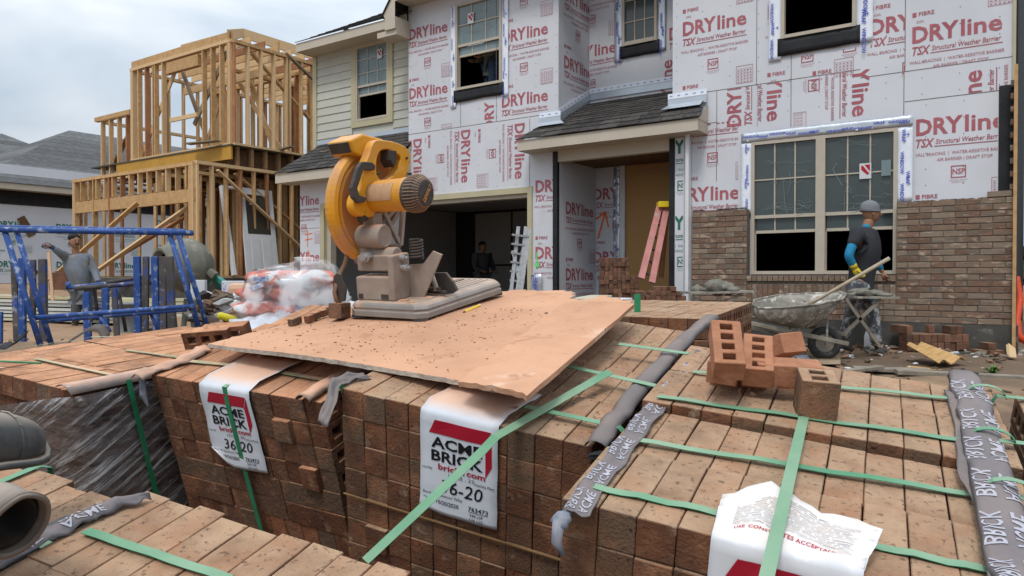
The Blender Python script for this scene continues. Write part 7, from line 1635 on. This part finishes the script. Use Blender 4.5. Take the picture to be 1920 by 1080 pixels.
# loose sheets on and behind the packs
wsh = mat('white trim', (.66, .67, .70), (.58, .59, .62), rough=.4, scale=3)
def plank(name, a, c, w, t, m, label, cat='board', up=(0, 0, 1), lift=0): b = MB(); b.bar(W(*a)+V((0, 0, lift)), W(*c)+V((0, 0, lift)), w, t, up=up); return tag(b.build(name, m, bevel=.003), label, cat)
plank('metal_trim', (972, 574, 3.8), (1168, 560, 4.4), .14, .012, wsh, 'long white metal trim lying behind the far edge of the dusty board', 'trim'); plank('metal_trim', (985, 563, 4.3), (1130, 572, 3.9), .10, .012, wsh, 'short white trim crossing the longer one', 'trim'); plank('metal_trim', (1178, 581, 3.7), (1262, 592, 3.6), .08, .03, wsh, 'white trim poking out to the right of the dusty board', 'trim')
plank('board', (1088, 563, 4.6), (1128, 556, 4.8), .16, .02, mat('pale board', (.42, .37, .28), rough=.8), 'small pale board lying on the white trim'); plank('cardboard_sheet', (1180, 606, 3.1), (1300, 616, 3.3), .28, .008, mat('tan cardboard', (.44, .30, .19), (.36, .24, .15), rough=.9, scale=4), 'tan cardboard sheet on the pack behind the dusty board', 'cardboard')
grn = strap_m
for i, pts in enumerate((((1195, 612, 3.1), (1230, 622, 3.0), (1270, 614, 3.1), (1290, 600, 3.3)), ((1300, 585, 5.2), (1322, 592, 5.0), (1350, 606, 4.9)), ((1495, 700, 6.0), (1530, 690, 6.2), (1560, 700, 6.0)))):
    P = interp([W(*p) for p in pts], 10); b = MB(); b.sheet([[p-V((0, .9, .3)).normalized()*.009, p+V((0, .9, .3)).normalized()*.009] for p in P], 0, .002); tag(fix(b.build('loose_strap', grn)), ('green strap scrap curling on the cardboard behind the dusty board', 'green strap scrap at the foot of the left mortar board', 'green strap scrap in the rubble below the wheelbarrow wheel')[i], 'strap')
b = MB(); b.box((-.012, -.003, 0), (.012, .003, .14), x=M4.Translation(W(1195, 619, 2.9))); tag(b.build('strap_end', strap_m), 'short green strap end sticking straight up behind the dusty board', 'strap')
# scrap wood at right
yw = mat('fresh scrap wood', (.50, .31, .13), (.36, .21, .085), rough=.85, scale=5, bump=.4, bscale=20, stretch=(1, 4, 1))
b = MB(); pts = [W(1700, 655, 7.9), W(1735, 654, 8.1), W(1812, 682, 7.6), W(1800, 693, 7.4), W(1760, 690, 7.4)]; b.sheet([[pts[0].lerp(pts[4], j/5).lerp(pts[1].lerp(pts[2], j/5), i/9)+V((0, 0, .05+.03*math.sin(i*1.1))) for j in range(6)] for i in range(10)], 0, .012); tag(fix(b.build('wood_scrap', yw)), 'splintered yellow plywood scrap lying in the rubble at the right', 'wood scrap')
plank('wood_scrap', (1702, 688, 7.6), (1790, 698, 7.3), .10, .02, yw, 'thin pale wood sliver just below the plywood scrap', 'wood scrap'); plank('timber', (1680, 697, 6.9), (1985, 712, 6.6), .14, .04, oldw, 'weathered plank lying across the dirt at the right edge', 'plank'); plank('timber', (1600, 690, 7.2), (1745, 696, 7.0), .2, .03, oldw, 'muddy plank lying below the brick row', 'plank'); plank('timber', (1845, 700, 7.5), (1960, 706, 7.3), .1, .03, lumber_m, 'narrow new plank behind the weathered one', 'plank')
plank('timber', (1895, 650, 8.6), (1900, 690, 8.3), .10, .04, lumber_m, 'short pale board leaning near the story pole', 'board', up=(0, 1, 0)); plank('level', (1825, 674, 8.2), (1912, 685, 8.0), .03, .05, gr_m, 'thin teal level lying on the ground near the small brick heap', 'level')
for i, (a, c) in enumerate((((1360, 600, 8.4), (1500, 640, 8.0)), ((1320, 640, 7.8), (1480, 655, 7.6)), ((1560, 700, 6.6), (1650, 688, 7.0)), ((1300, 622, 8.2), (1345, 600, 8.6)))): plank('timber', a, c, .09, .03, oldw, ('muddy board lying behind the wheelbarrow handles', 'muddy board on the ground in front of the wheelbarrow', 'broken lath in the rubble left of the jug', 'short lath under the left mortar board')[i], 'board')
b = MB(); P = [W(*p) for p in ((1905, 520, 9.6), (1912, 560, 9.5), (1906, 600, 9.3), (1910, 632, 9.2), (1924, 640, 9.2), (1935, 615, 9.3))]; b.tube(interp(P, 24), .045, 10); tag(b.build('hose', mat('orange hose', (.62, .07, .02), (.5, .05, .02), rough=.5), smooth=True), 'thick orange hose hanging by the right end of the brick wall', 'hose')
b = MB(); b.blob(G(1505, 672, .02), (.10, .08, .04), amp=.8, sub=2); tag(b.build('paper_scrap', wsh), 'crumpled white paper under the wheelbarrow handle', 'paper'); b = MB(); b.blob(G(1590, 668, .02), (.07, .05, .02), amp=.9, sub=2, seed=4); tag(b.build('paper_scrap', wsh), 'crumpled white paper beside the wheelbarrow wheel', 'paper')
b = MB(); b.sheet([[G(1520+14*i, 670+6*j, .0)+V((0, 0, .03+.03*MN.noise(V((i, j, 6))))) for j in range(4)] for i in range(5)], 0, .004); tag(fix(b.build('cardboard_scrap', mat('wet cardboard', (.36, .27, .18), (.24, .17, .11), rough=.9, scale=9))), 'flattened wet cardboard scrap in the rubble', 'cardboard')
# weeds
wd_m = mat('weed', (.10, .20, .04), (.06, .13, .03), rough=.7, vary=.3); rr = random.Random(9)
for (px, py, n, lb) in ((1862, 702, 60, 'small green weed growing beside the printed sleeve end'), (1785, 672, 24, 'tiny weed among the wood scraps')):
    c = G(px, py, -.02); b = MB()
    for i in range(n):
        a, L_ = rr.uniform(0, 6.3), rr.uniform(.04, .14); e_ = c+V((math.cos(a)*L_, math.sin(a)*L_, rr.uniform(.02, .09))); m_ = c.lerp(e_, .5)+V((0, 0, .03)); s = V((-math.sin(a), math.cos(a), 0))*.007; b.add([c, m_-s, e_, m_+s], [(0, 1, 2, 3)])
    tag(b.build('weed', wd_m), lb, 'weed')
